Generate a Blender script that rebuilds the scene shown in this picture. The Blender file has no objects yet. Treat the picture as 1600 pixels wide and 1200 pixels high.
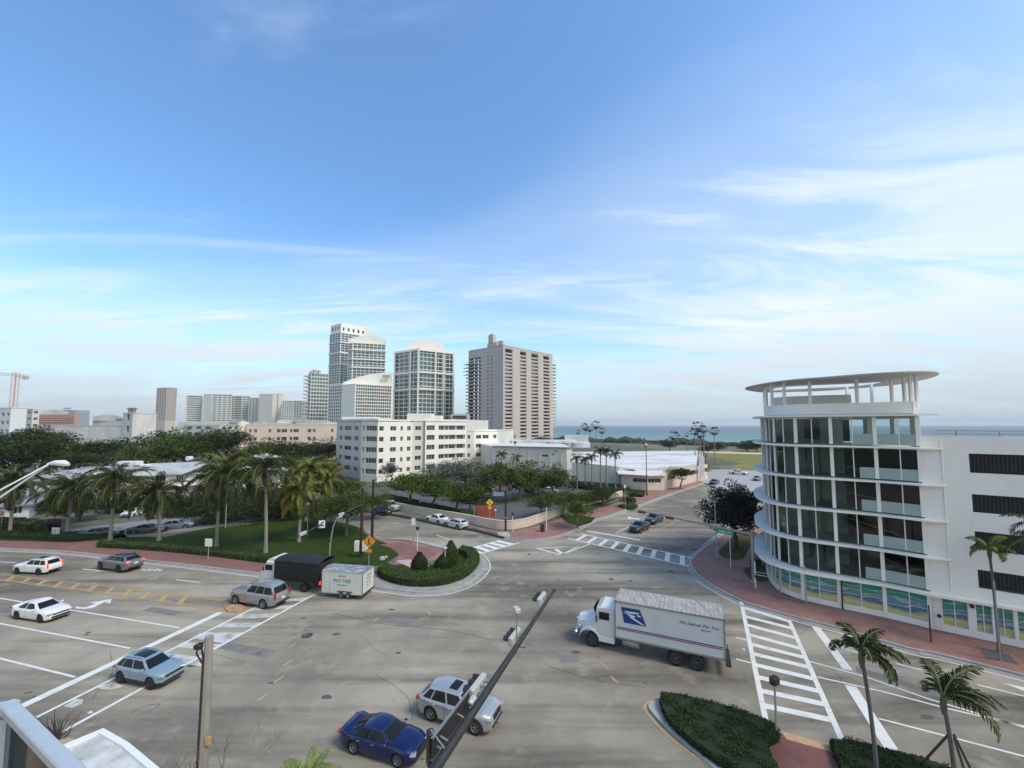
import bpy, bmesh, math, random
from mathutils import Vector, Matrix
R = math.radians
rnd = random.Random(7)
sc = bpy.context.scene
COL = sc.collection
# ------------------------------------------------------------------ camera
CAMH = 16.5
FPX = 630.0; CYP = 621.0; TH = math.atan((664.0 - CYP) / FPX)
cd = bpy.data.cameras.new('camera'); cam = bpy.data.objects.new('camera', cd); COL.objects.link(cam)
cd.sensor_width = 36.0; cd.sensor_fit = 'HORIZONTAL'; cd.lens = 36.0 * FPX / 1600.0
cd.shift_y = (CYP - 600.0) / 1600.0
cd.clip_start = 0.1; cd.clip_end = 60000
cam.location = (0, 0, CAMH); cam.rotation_euler = (R(90) + TH, 0, 0)
sc.camera = cam
# ------------------------------------------------------------------ world and sun
SUN_EL, SUN_AZ = 50.0, 118.0          # azimuth clockwise from +Y
w = bpy.data.worlds.new('World'); sc.world = w; w.use_nodes = True
N = w.node_tree.nodes; L = w.node_tree.links; N.clear()
def wn(t, **k):
    n = N.new(t)
    for a, b in k.items(): setattr(n, a, b)
    return n
def wmath(op, a, b=None, clamp=False):
    n = wn('ShaderNodeMath', operation=op, use_clamp=clamp)
    for i, v in enumerate((a, b)):
        if v is None: continue
        if isinstance(v, (int, float)): n.inputs[i].default_value = v
        else: L.new(v, n.inputs[i])
    return n.outputs[0]
sky = wn('ShaderNodeTexSky', sky_type='NISHITA'); sky.sun_disc = False
sky.sun_elevation = R(SUN_EL); sky.sun_rotation = R(SUN_AZ); sky.air_density = 1.0; sky.dust_density = 0.6; sky.ozone_density = 2.5
CS = (31.1, 25.6, 12.9)
tc = wn('ShaderNodeTexCoord'); sep = wn('ShaderNodeSeparateXYZ'); L.new(tc.outputs['Generated'], sep.inputs[0])
dx, dy, dz = sep.outputs
zz = wmath('MAXIMUM', wmath('ADD', dz, 0.10), 0.03)
cx = wmath('DIVIDE', dx, zz); cy = wmath('DIVIDE', dy, zz)
def cloudnoise(sx, sy, rot, scale, detail, seed, rough=0.55, dist=0.0):
    comb = wn('ShaderNodeCombineXYZ'); L.new(cx, comb.inputs[0]); L.new(cy, comb.inputs[1]); comb.inputs[2].default_value = seed
    mp = wn('ShaderNodeMapping'); mp.inputs['Rotation'].default_value = (0, 0, R(rot)); mp.inputs['Scale'].default_value = (sx, sy, 1)
    L.new(comb.outputs[0], mp.inputs[0])
    nz = wn('ShaderNodeTexNoise'); nz.inputs['Scale'].default_value = scale; nz.inputs['Detail'].default_value = detail
    nz.inputs['Roughness'].default_value = rough; nz.inputs['Distortion'].default_value = dist
    L.new(mp.outputs[0], nz.inputs[0]); return nz.outputs[0]
def smooth(v, a, b):
    n = wn('ShaderNodeMapRange', interpolation_type='SMOOTHSTEP'); n.inputs[1].default_value = a; n.inputs[2].default_value = b
    L.new(v, n.inputs[0]); return n.outputs[0]
n1 = cloudnoise(0.30, 0.62, -28, 0.9, 3, CS[0], .5, .6)       # broad veils
n2 = cloudnoise(0.50, 1.9, -20, 1.1, 9, CS[1], .62, .9)       # wisps
n3 = cloudnoise(1.0, 1.3, -20, 1.5, 8, CS[2], .62, .5)          # small puffs
# the veil grows towards the right-hand (seaward) side, behind the viewer and towards the horizon
az = wmath('ADD', wmath('MULTIPLY', wmath('ADD', dx, -0.05), 0.30), wmath('MULTIPLY', wmath('MAXIMUM', wmath('MULTIPLY', dy, -1.0), 0.0), 0.5))
zc_ = wmath('SUBTRACT', 0.50, dz); hz = wmath('MULTIPLY', wmath('MAXIMUM', zc_, 0.0), wmath('ADD', wmath('MULTIPLY', wmath('MAXIMUM', wmath('MULTIPLY', dx, -1.0), 0.0), 1.25), 0.50))
v1 = smooth(wmath('ADD', wmath('ADD', n1, az), hz), 0.36, 0.94)
v2 = smooth(wmath('ADD', wmath('ADD', n2, wmath('MULTIPLY', az, .5)), wmath('MULTIPLY', hz, .6)), 0.50, 0.74)
v3 = smooth(n3, 0.64, 0.82)
m1 = wmath('ADD', wmath('MULTIPLY', v1, .48), wmath('MULTIPLY', wmath('MULTIPLY', v2, wmath('ADD', wmath('MULTIPLY', v1, .6), .4)), .62))
m1 = wmath('MAXIMUM', wmath('ADD', wmath('MULTIPLY', m1, .90), .045), wmath('MULTIPLY', v3, .35))
hm = wn('ShaderNodeMapRange', interpolation_type='SMOOTHERSTEP'); hm.inputs[1].default_value = 0.24; hm.inputs[2].default_value = 0.02
L.new(dz, hm.inputs[0])
mask = wmath('MAXIMUM', m1, wmath('MULTIPLY', hm.outputs[0], 0.90), True)
tint = wn('ShaderNodeMix', data_type='RGBA', blend_type='MULTIPLY'); tint.inputs['Factor'].default_value = 1
L.new(sky.outputs[0], tint.inputs['A']); tint.inputs['B'].default_value = (.86, 1.27, 1.52, 1)
cc = wn('ShaderNodeMix', data_type='RGBA')            # cloud colour: grey-blue low, whiter high
cr = wn('ShaderNodeMapRange'); cr.inputs[1].default_value = 0.0; cr.inputs[2].default_value = 0.22
L.new(dz, cr.inputs[0]); L.new(cr.outputs[0], cc.inputs['Factor'])
cc.inputs['A'].default_value = (3.25, 3.80, 4.15, 1); cc.inputs['B'].default_value = (5.1, 5.65, 5.95, 1)
mx = wn('ShaderNodeMix', data_type='RGBA'); L.new(mask, mx.inputs['Factor']); L.new(tint.outputs['Result'], mx.inputs['A']); L.new(cc.outputs['Result'], mx.inputs['B'])
bg = wn('ShaderNodeBackground'); bg.inputs[1].default_value = 0.10; L.new(mx.outputs['Result'], bg.inputs[0])
wo = wn('ShaderNodeOutputWorld'); L.new(bg.outputs[0], wo.inputs[0])
sd = bpy.data.lights.new('sun', 'SUN'); sd.energy = 1.75; sd.angle = R(22); sd.color = (1.0, .90, .76)
so = bpy.data.objects.new('sun', sd); COL.objects.link(so)
sdir = Vector((math.sin(R(SUN_AZ)) * math.cos(R(SUN_EL)), math.cos(R(SUN_AZ)) * math.cos(R(SUN_EL)), math.sin(R(SUN_EL))))
so.rotation_euler = sdir.to_track_quat('Z', 'Y').to_euler(); so.location = (0, 0, 60)
sc.view_settings.view_transform = 'Standard'; sc.view_settings.look = 'None'; sc.view_settings.gamma = 1
sc.view_settings.use_curve_mapping = False; sc.view_settings.exposure = 0.84
sc.render.resolution_x = 1024; sc.render.resolution_y = 768
# ------------------------------------------------------------------ surveying: where a sight line meets a level plane
def G(px, py, z=0.0):
    a = (px - 800) / FPX; b = -(py - CYP) / FPX
    d = (a, math.cos(TH) - b * math.sin(TH), math.sin(TH) + b * math.cos(TH))
    t = (z - CAMH) / d[2]
    return (d[0] * t, d[1] * t)
def GL(pts, z=0.0): return [G(x, y, z) for x, y in pts]
def PX(px, Y): return (px - 800) / FPX * Y            # world x of a sight line at distance Y
def ZY(py, Y): return CAMH + (664 - py) / FPX * Y     # world z of a sight line at distance Y
U = Vector((.756, -.655)); V = Vector((.655, .756))   # along the avenue / towards the sea
# ------------------------------------------------------------------ materials
MAT = {}
def mat(name, col, rough=0.8, metal=0.0, noise=None, bump=None, spec=0.5, emit=None, coat=0.0, island=0.0, trans=0.0):
    """noise: list of (scale, colour2, lo, hi, stretch) layers; bump: (scale, strength, distance)"""
    if name in MAT: return MAT[name]
    m = bpy.data.materials.new(name); m.use_nodes = True; MAT[name] = m
    nt = m.node_tree; b = nt.nodes['Principled BSDF']
    b.inputs['Roughness'].default_value = rough; b.inputs['Metallic'].default_value = metal
    b.inputs['Specular IOR Level'].default_value = spec; b.inputs['Coat Weight'].default_value = coat
    b.inputs['Base Color'].default_value = (*col, 1)
    geo = nt.nodes.new('ShaderNodeNewGeometry'); cur = None
    for (scl, c2, lo, hi, st) in (noise or []):
        mp = nt.nodes.new('ShaderNodeMapping'); mp.inputs['Scale'].default_value = st
        if len(st) == 3 and st[0] != st[1] : mp.inputs['Rotation'].default_value = (0, 0, 0.28)
        nt.links.new(geo.outputs['Position'], mp.inputs[0])
        nz = nt.nodes.new('ShaderNodeTexNoise'); nz.inputs['Scale'].default_value = scl; nz.inputs['Detail'].default_value = 6; nz.inputs['Roughness'].default_value = .62
        nt.links.new(mp.outputs[0], nz.inputs[0])
        mr = nt.nodes.new('ShaderNodeMapRange'); mr.inputs[1].default_value = lo; mr.inputs[2].default_value = hi
        nt.links.new(nz.outputs[0], mr.inputs[0])
        mi = nt.nodes.new('ShaderNodeMix'); mi.data_type = 'RGBA'
        if cur is None: mi.inputs['A'].default_value = (*col, 1)
        else: nt.links.new(cur, mi.inputs['A'])
        mi.inputs['B'].default_value = (*c2, 1); nt.links.new(mr.outputs[0], mi.inputs['Factor']); cur = mi.outputs['Result']
    if island:
        hs = nt.nodes.new('ShaderNodeHueSaturation'); mr = nt.nodes.new('ShaderNodeMapRange')
        mr.inputs[3].default_value = 1 - island; mr.inputs[4].default_value = 1 + island
        nt.links.new(geo.outputs['Random Per Island'], mr.inputs[0]); nt.links.new(mr.outputs[0], hs.inputs['Value'])
        if cur is None: hs.inputs['Color'].default_value = (*col, 1)
        else: nt.links.new(cur, hs.inputs['Color'])
        cur = hs.outputs[0]
    if cur is not None: nt.links.new(cur, b.inputs['Base Color'])
    if bump:
        nz = nt.nodes.new('ShaderNodeTexNoise'); nz.inputs['Scale'].default_value = bump[0]; nz.inputs['Detail'].default_value = 5
        nt.links.new(geo.outputs['Position'], nz.inputs[0])
        bp = nt.nodes.new('ShaderNodeBump'); bp.inputs['Strength'].default_value = bump[1]; bp.inputs['Distance'].default_value = bump[2]
        nt.links.new(nz.outputs[0], bp.inputs['Height']); nt.links.new(bp.outputs[0], b.inputs['Normal'])
    if emit:
        b.inputs['Emission Color'].default_value = (*emit[:3], 1); b.inputs['Emission Strength'].default_value = emit[3]
    if trans:
        b.inputs['Transmission Weight'].default_value = trans
    return m
I3 = (1, 1, 1)
asphalt = mat('asphalt_worn', (0.3478, 0.3152, 0.2536), .92, spec=.2, noise=[(.04, (0.1600, 0.1479, 0.1211), .42, .60, (1, 1, 1)), (.22, (0.0938, 0.0865, 0.0704), .46, .68, (.14, 1.5, 1)), (.5, (0.3753, 0.3402, 0.2742), .55, .85, I3), (2.6, (0.2209, 0.2030, 0.1655), .55, .80, (.5, 1.2, 1)), (14, (0.1656, 0.1512, 0.1241), .55, .88, I3)], bump=(22, .35, .01))
asphalt_dark = mat('asphalt_dark', (.085, .088, .088), .9, noise=[(.3, (.11, .11, .108), .45, .7, I3), (7, (.05, .05, .05), .5, .9, I3)])
gutter = mat('gutter_concrete', (.30, .295, .28), .9, noise=[(1.1, (.16, .155, .15), .45, .75, I3)])
conc = mat('concrete', (.36, .35, .33), .85, noise=[(1.3, (.22, .21, .20), .48, .8, I3), (14, (.30, .29, .27), .5, .9, I3)])
pave_red = mat('paver_red', (0.2160, 0.0978, 0.0810), .85, noise=[(.5, (0.1600, 0.0808, 0.0702), .4, .7, I3), (6, (0.2640, 0.1445, 0.1260), .5, .85, I3)])
pave_pink = mat('paver_pink', (0.2952, 0.1505, 0.1260), .85, noise=[(.35, (0.2050, 0.0989, 0.0810), .42, .68, I3), (.9, (0.3034, 0.2150, 0.1800), .5, .78, I3), (3.5, (0.1968, 0.1032, 0.0900), .52, .8, I3), (9, (0.1640, 0.0860, 0.0765), .55, .9, I3)])
paintw = mat('road_paint_white', (.66, .66, .63), .7, noise=[(1.6, (.47, .47, .44), .5, .75, I3), (12, (.40, .40, .38), .60, .85, I3)])
paintw_worn = mat('road_paint_white_worn', (.52, .53, .51), .75, noise=[(1.2, (.27, .27, .26), .45, .66, I3), (9, (.25, .25, .24), .55, .8, I3)])
painty = mat('road_paint_yellow', (.44, .30, .12), .7, noise=[(1.5, (.34, .25, .12), .42, .70, I3), (10, (.28, .22, .13), .55, .8, I3)])
grass = mat('lawn_grass', (0.0300, 0.0511, 0.0099), .95, spec=.08, noise=[(.25, (0.0221, 0.0450, 0.0075), .40, .66, I3), (2.2, (0.0554, 0.0852, 0.0186), .5, .8, I3), (14, (0.0238, 0.0387, 0.0075), .5, .9, I3)], bump=(9, .6, .05))
grass_dry = mat('grass_dry', (0.1700, 0.1800, 0.0500), .95, spec=.08, noise=[(.12, (0.2500, 0.2100, 0.0900), .45, .65, I3), (2.0, (0.1100, 0.1200, 0.0350), .5, .8, I3)])
grass_brown = mat('grass_brownish', (0.0650, 0.0700, 0.0220), .95, spec=.08, noise=[(.5, (0.1000, 0.0850, 0.0350), .42, .66, I3), (6, (0.0400, 0.0450, 0.0150), .5, .85, I3)])
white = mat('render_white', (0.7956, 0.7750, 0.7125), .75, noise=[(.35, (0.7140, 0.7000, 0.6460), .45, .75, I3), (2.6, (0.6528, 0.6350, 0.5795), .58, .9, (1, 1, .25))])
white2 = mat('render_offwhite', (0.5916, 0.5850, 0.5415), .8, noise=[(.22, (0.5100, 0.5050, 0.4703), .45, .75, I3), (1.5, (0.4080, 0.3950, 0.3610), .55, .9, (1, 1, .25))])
stucco_dirty = mat('stucco_stained', (.68, .68, .66), .85, noise=[(.6, (.5, .5, .48), .48, .75, (1, 1, .18)), (.25, (.57, .56, .54), .4, .7, I3)])
peach = mat('render_peach', (.60, .50, .42), .85, noise=[(.15, (.52, .43, .36), .4, .7, I3)])
cream = mat('render_cream', (.62, .53, .43), .8, noise=[(.5, (.52, .43, .34), .42, .72, I3), (3, (.45, .38, .31), .6, .85, (1, 1, .3))])
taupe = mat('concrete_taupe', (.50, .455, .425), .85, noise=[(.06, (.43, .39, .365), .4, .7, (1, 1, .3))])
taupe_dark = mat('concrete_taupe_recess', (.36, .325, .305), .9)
greyroof = mat('roof_grey', (.40, .41, .42), .85, noise=[(.18, (.26, .27, .28), .40, .64, (1, 2.5, 1)), (1.2, (.52, .53, .53), .5, .8, I3)])
greyroof2 = mat('roof_grey_dark', (.20, .21, .22), .9, noise=[(.3, (.33, .34, .35), .45, .7, (2.5, 1, 1))])
whiteroof = mat('roof_white_membrane', (.63, .64, .63), .85, noise=[(.09, (.46, .46, .45), .44, .62, (1, 3, 1)), (.8, (.40, .39, .38), .56, .80, (1, 2, 1)), (5, (.52, .52, .51), .55, .9, I3)])
glass_dark = mat('glass_dark', (.012, .022, .024), .06, spec=.8)
glass_teal = mat('glass_teal', (.045, .115, .145), .08, spec=1.0, noise=[(.035, (.02, .045, .055), .42, .58, I3), (.3, (.15, .25, .29), .50, .72, I3)])
glass_blue = mat('glass_window_blue', (.06, .075, .085), .12, spec=.9, noise=[(.7, (.02, .025, .03), .42, .6, I3), (1.7, (.20, .21, .205), .56, .66, I3)])
frost = mat('glass_frosted', (.30, .375, .35), .4, spec=.4)
frame_w = mat('frame_white', (.66, .68, .67), .5)
frame_g = mat('frame_grey', (.30, .31, .31), .5)
metal_grey = mat('metal_grey', (.32, .32, .31), .45, .6, noise=[(2, (.22, .22, .21), .45, .8, I3)])
metal_dark = mat('metal_dark', (.022, .022, .021), .55, noise=[(3, (.045, .04, .036), .5, .8, I3)])
metal_brown = mat('metal_brown', (.05, .018, .012), .6)
metal_white = mat('metal_white', (.66, .67, .67), .45)
black_rubber = mat('rubber_black', (.012, .012, .013), .8)
black_plastic = mat('plastic_black', (.018, .018, .019), .55)
chrome = mat('chrome', (.55, .56, .58), .18, 1.0)
rimm = mat('wheel_rim', (.34, .35, .36), .3, .9)
red_light = mat('lamp_red', (.35, .015, .012), .25)
red_lit = mat('lamp_red_lit', (.5, .02, .015), .3, emit=(1, .06, .04, .7))
lens = mat('lamp_clear', (.30, .32, .33), .2, spec=.6)
bark = mat('bark', (.14, .11, .085), .9, noise=[(6, (.07, .055, .045), .4, .75, I3)])
bark_dark = mat('bark_dark', (.055, .043, .033), .9)
palm_bark = mat('palm_bark', (.26, .235, .20), .9, noise=[(5, (.15, .135, .11), .4, .75, (1, 1, 6))])
leaf_mid = mat('leaf_green', (0.0529, 0.0821, 0.0147), .65, spec=.12, island=.45, noise=[(.5, (0.0308, 0.0518, 0.0093), .45, .56, I3), (.38, (0.1148, 0.1553, 0.0270), .53, .64, I3)])
leaf_dark = mat('leaf_dark_green', (0.0342, 0.0518, 0.0140), .65, spec=.12, island=.45, noise=[(.35, (0.0188, 0.0301, 0.0081), .45, .56, I3), (.38, (0.0675, 0.0918, 0.0243), .53, .64, I3)])
leaf_olive = mat('leaf_olive', (0.0726, 0.0963, 0.0215), .65, spec=.12, island=.4, noise=[(.6, (0.0385, 0.0586, 0.0134), .45, .56, I3), (.38, (0.1755, 0.1958, 0.0405), .53, .64, I3)])
leaf_grey = mat('leaf_grey_brown', (0.1300, 0.1350, 0.1150), .8, spec=.12, island=.4)
leaf_black = mat('leaf_blackish', (0.0220, 0.0260, 0.0220), .7, spec=.12, island=.45)
leaf_hedge = mat('leaf_hedge', (0.0600, 0.1001, 0.0188), .7, spec=.12, island=.4, noise=[(.8, (0.0336, 0.0589, 0.0114), .42, .7, I3)])
leaf_hedge_dark = mat('leaf_hedge_dark', (0.0227, 0.0446, 0.0108), .7, spec=.12, island=.5)
frond_m = mat('palm_frond', (0.0400, 0.0513, 0.0114), .7, spec=.12, island=.45, noise=[(.8, (0.0189, 0.0271, 0.0069), .40, .62, I3), (.5, (0.0800, 0.0713, 0.0200), .56, .7, I3)])
frond_y = mat('palm_frond_yellowish', (0.1408, 0.1472, 0.0258), .6, spec=.12, island=.35, noise=[(.8, (0.0751, 0.0920, 0.0221), .42, .66, I3)])
frond_o = mat('palm_frond_dry', (0.2530, 0.1495, 0.0575), .7, spec=.12, island=.35)
rachis = mat('palm_rachis', (.17, .17, .06), .6)
sand = mat('sand', (.50, .44, .34), .95)
# ------------------------------------------------------------------ mesh helpers
class MB:
    def __init__(s): s.v = []; s.f = []; s.m = []; s.sm = []
    def add(s, vs, fs, mi=0, smooth=False):
        o = len(s.v); s.v += [tuple(v) for v in vs]
        for f in fs: s.f.append(tuple(i + o for i in f)); s.m.append(mi); s.sm.append(smooth)
    def box(s, c, d, rz=0.0, mi=0, ry=0.0, rx=0.0):
        hx, hy, hz = d[0] / 2, d[1] / 2, d[2] / 2
        M = Matrix.Rotation(rz, 3, 'Z') @ Matrix.Rotation(ry, 3, 'Y') @ Matrix.Rotation(rx, 3, 'X'); C = Vector(c)
        vs = [C + M @ Vector((x, y, z)) for z in (-hz, hz) for x, y in ((-hx, -hy), (hx, -hy), (hx, hy), (-hx, hy))]
        s.add(vs, [(3, 2, 1, 0), (4, 5, 6, 7), (0, 1, 5, 4), (1, 2, 6, 5), (2, 3, 7, 6), (3, 0, 4, 7)], mi)
    def bbox(s, c, d, b=.03, rz=0.0, mi=0, ry=0.0, rx=0.0):      # box with chamfered edges
        hx, hy, hz = d[0] / 2, d[1] / 2, d[2] / 2; b = min(b, hx * .9, hy * .9, hz * .9)
        M = Matrix.Rotation(rz, 3, 'Z') @ Matrix.Rotation(ry, 3, 'Y') @ Matrix.Rotation(rx, 3, 'X'); C = Vector(c)
        def ring(z, i):
            X, Y = hx - i, hy - i
            return [C + M @ Vector(q) for q in ((-X + b, -Y, z), (X - b, -Y, z), (X, -Y + b, z), (X, Y - b, z), (X - b, Y, z), (-X + b, Y, z), (-X, Y - b, z), (-X, -Y + b, z))]
        rs = [ring(-hz, b * .7), ring(-hz + b, 0), ring(hz - b, 0), ring(hz, b * .7)]
        vs = sum(rs, []); fs = [tuple(range(7, -1, -1)), tuple(range(24, 32))]
        for k in range(3):
            for i in range(8): fs.append((k * 8 + i, k * 8 + (i + 1) % 8, k * 8 + 8 + (i + 1) % 8, k * 8 + 8 + i))
        s.add(vs, fs, mi)
    def prism(s, poly, z0, z1, mi=0, mtop=None, bottom=True):
        a = sum(poly[i][0] * poly[(i + 1) % len(poly)][1] - poly[(i + 1) % len(poly)][0] * poly[i][1] for i in range(len(poly)))
        if a < 0: poly = poly[::-1]
        n = len(poly)
        vs = [(x, y, z0) for x, y in poly] + [(x, y, z1) for x, y in poly]
        s.add(vs, [(i, (i + 1) % n, n + (i + 1) % n, n + i) for i in range(n)], mi)
        s.add(vs[n:], [tuple(range(n))], mi if mtop is None else mtop)
        if bottom: s.add(vs[:n], [tuple(range(n - 1, -1, -1))], mi)
    def tube(s, pts, rad, n=8, mi=0, cap=True, smooth=True):
        pts = [Vector(p) for p in pts]; k = len(pts)
        if not isinstance(rad, (list, tuple)): rad = [rad] * k
        vs = []; prev = None
        for i, p in enumerate(pts):
            t = (pts[min(i + 1, k - 1)] - pts[max(i - 1, 0)]).normalized()
            if prev is None:
                a = Vector((0, 0, 1)) if abs(t.z) < .9 else Vector((1, 0, 0)); u = t.cross(a).normalized()
            else: u = (prev - t * prev.dot(t)).normalized()
            prev = u; v = t.cross(u)
            vs += [p + (u * math.cos(2 * math.pi * j / n) + v * math.sin(2 * math.pi * j / n)) * rad[i] for j in range(n)]
        fs = [(i * n + j, i * n + (j + 1) % n, (i + 1) * n + (j + 1) % n, (i + 1) * n + j) for i in range(k - 1) for j in range(n)]
        s.add(vs, fs, mi, smooth)
        if cap: s.add(vs[:n], [tuple(range(n - 1, -1, -1))], mi); s.add(vs[-n:], [tuple(range(n))], mi)
    def lathe(s, prof, c=(0, 0, 0), n=16, mi=0, axis='Z', smooth=True):
        vs = []
        for r, h in prof:
            for j in range(n):
                a = 2 * math.pi * j / n; x, y = r * math.cos(a), r * math.sin(a)
                q = (x, y, h) if axis == 'Z' else (x, h, y)
                vs.append((c[0] + q[0], c[1] + q[1], c[2] + q[2]))
        k = len(prof)
        s.add(vs, [(i * n + j, i * n + (j + 1) % n, (i + 1) * n + (j + 1) % n, (i + 1) * n + j) for i in range(k - 1) for j in range(n)], mi, smooth)
    def sheet(s, poly, z, mi=0):
        a = sum(poly[i][0] * poly[(i + 1) % len(poly)][1] - poly[(i + 1) % len(poly)][0] * poly[i][1] for i in range(len(poly)))
        if a < 0: poly = poly[::-1]
        s.add([(x, y, z) for x, y in poly], [tuple(range(len(poly)))], mi)
    def mesh(s, name, mats):
        me = bpy.data.meshes.new(name); me.from_pydata(s.v, [], s.f)
        for m in (mats if isinstance(mats, (list, tuple)) else [mats]): me.materials.append(m)
        me.polygons.foreach_set('material_index', s.m); me.polygons.foreach_set('use_smooth', s.sm)
        me.update(); return me
    def obj(s, name, mats, parent=None, **k): return link(name, s.mesh(name, mats), parent, **k)
def link(name, me, parent=None, loc=None, rz=None, label=None, kind=None, rot=None, scale=None):
    o = bpy.data.objects.new(name, me); COL.objects.link(o)
    if parent is not None: o.parent = parent
    if loc is not None: o.location = loc
    if rz is not None: o.rotation_euler = (0, 0, rz)
    if rot is not None: o.rotation_euler = rot
    if scale is not None: o.scale = scale if isinstance(scale, (tuple, list)) else (scale,) * 3
    if label: o['label'] = label
    if kind: o['kind'] = kind
    return o
def tag(o, label, cat, group=None, kind=None):
    o['label'] = label; o['category'] = cat
    if group: o['group'] = group
    if kind: o['kind'] = kind
    return o
def thing(name, label, cat, loc=(0, 0, 0), rz=0.0, group=None, scale=1.0):
    o = bpy.data.objects.new(name, None); COL.objects.link(o); o.empty_display_size = .2
    o.location = loc; o.rotation_euler = (0, 0, rz); o.scale = (scale,) * 3
    return tag(o, label, cat, group)
def dup(root, loc, rz=None, label=None, group=None, scale=None):
    r = root.copy(); COL.objects.link(r); r.location = loc
    if rz is not None: r.rotation_euler = (0, 0, rz)
    if scale is not None: r.scale = scale if isinstance(scale, tuple) else (scale,) * 3
    if label: r['label'] = label
    if group: r['group'] = group
    for ch in list(root.children):
        c = ch.copy(); COL.objects.link(c); c.parent = r
        for g in ch.children:
            d = g.copy(); COL.objects.link(d); d.parent = c
    return r
def offset_line(pts, d):
    out = []
    for i, p in enumerate(pts):
        a = Vector(pts[max(i - 1, 0)]); b = Vector(pts[min(i + 1, len(pts) - 1)]); t = (b - a).normalized()
        out.append((p[0] - t.y * d, p[1] + t.x * d))
    return out
def smoothpts(pts, n=6, closed=False):
    P = [Vector(p) for p in pts]; out = []; k = len(P)
    for i in range(k if closed else k - 1):
        g = (lambda j: P[j % k]) if closed else (lambda j: P[max(0, min(k - 1, j))])
        p0, p1, p2, p3 = g(i - 1), g(i), g(i + 1), g(i + 2)
        for j in range(n):
            t = j / n
            out.append(tuple(.5 * ((2 * p1) + (p2 - p0) * t + (2 * p0 - 5 * p1 + 4 * p2 - p3) * t * t + (3 * p1 - p0 - 3 * p2 + p3) * t ** 3)))
    if not closed: out.append(tuple(P[-1]))
    return out
def ribbon(mb, pts, wdt, z, mi=0):
    a = offset_line(pts, wdt / 2); b = offset_line(pts, -wdt / 2)
    for i in range(len(pts) - 1):
        mb.add([(*b[i], z), (*b[i + 1], z), (*a[i + 1], z), (*a[i], z)], [(0, 1, 2, 3)], mi)
def struct(name, mb, m, label=None, kind='structure', parent=None):
    o = mb.obj(name, m, parent); o['kind'] = kind
    if label: o['label'] = label
    return o
def text_mesh(s, size, m, name='lettering', depth=.004, shear=0.0, bold=0.0):
    cu = bpy.data.curves.new(name, 'FONT'); cu.body = s; cu.size = size; cu.extrude = depth; cu.shear = shear; cu.offset = bold
    cu.align_x = 'CENTER'; cu.align_y = 'CENTER'; cu.resolution_u = 2
    t = bpy.data.objects.new('t', cu); COL.objects.link(t)
    me = bpy.data.meshes.new_from_object(t.evaluated_get(bpy.context.evaluated_depsgraph_get()))
    bpy.data.objects.remove(t); me.name = name; me.materials.clear(); me.materials.append(m); return me
# ================================================================== ground, sea, roads
S0 = Vector((165, 385))
def uv(u, v): p = S0 + U * u + V * v; return (p.x, p.y)
mb = MB(); mb.sheet([uv(-6000, 0), uv(3000, 0), uv(3000, -2500), uv(-6000, -2500)], -.03); 
land = mat('ground_mixed', (.13, .14, .10), .95, noise=[(.02, (.20, .19, .17), .45, .6, I3), (.15, (.07, .09, .035), .45, .65, I3)])
struct('ground', mb, land)
mb = MB(); mb.add([(*uv(-6000, -26), -.02), (*uv(3000, -26), -.02), (*uv(3000, 12), -1.9), (*uv(-6000, 12), -1.9)], [(0, 1, 2, 3)]); struct('beach', mb, sand)
# sea: water that is shallow turquoise near the shore and deep further out
sm = mat('sea_water', (.02, .1, .12), .35, spec=.25)
nt = sm.node_tree; b = nt.nodes['Principled BSDF']; geo = nt.nodes.new('ShaderNodeNewGeometry')
vm = nt.nodes.new('ShaderNodeVectorMath'); vm.operation = 'DOT_PRODUCT'; vm.inputs[1].default_value = (V.x, V.y, 0)
nt.links.new(geo.outputs['Position'], vm.inputs[0])
sub = nt.nodes.new('ShaderNodeMath'); sub.operation = 'SUBTRACT'; sub.inputs[1].default_value = S0.dot(V); nt.links.new(vm.outputs['Value'], sub.inputs[0])
nz = nt.nodes.new('ShaderNodeTexNoise'); nz.inputs['Scale'].default_value = .012; nz.inputs['Detail'].default_value = 4
mp = nt.nodes.new('ShaderNodeMapping'); mp.inputs['Rotation'].default_value = (0, 0, R(41)); mp.inputs['Scale'].default_value = (.4, 2.2, 1)
nt.links.new(geo.outputs['Position'], mp.inputs[0]); nt.links.new(mp.outputs[0], nz.inputs[0])
ma = nt.nodes.new('ShaderNodeMath'); ma.operation = 'MULTIPLY_ADD'; ma.inputs[1].default_value = 260; ma.inputs[2].default_value = -130
nt.links.new(nz.outputs[0], ma.inputs[0])
ad = nt.nodes.new('ShaderNodeMath'); ad.operation = 'ADD'; nt.links.new(sub.outputs[0], ad.inputs[0]); nt.links.new(ma.outputs[0], ad.inputs[1])
lg = nt.nodes.new('ShaderNodeMapRange'); lg.inputs[1].default_value = 0; lg.inputs[2].default_value = 2600; nt.links.new(ad.outputs[0], lg.inputs[0])
rp = nt.nodes.new('ShaderNodeValToRGB'); nt.links.new(lg.outputs[0], rp.inputs[0]); cr_ = rp.color_ramp
cr_.elements[0].position = 0; cr_.elements[0].color = (.13, .27, .25, 1)
cr_.elements[1].position = 1; cr_.elements[1].color = (.055, .075, .10, 1)
for p, c in ((.05, (.06, .20, .19, 1)), (.13, (.035, .14, .15, 1)), (.28, (.03, .085, .11, 1)), (.5, (.035, .06, .085, 1))):
    e = cr_.elements.new(p); e.color = c
n2_ = nt.nodes.new('ShaderNodeTexNoise'); n2_.inputs['Scale'].default_value = .05; n2_.inputs['Detail'].default_value = 6
nt.links.new(mp.outputs[0], n2_.inputs[0])
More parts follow.
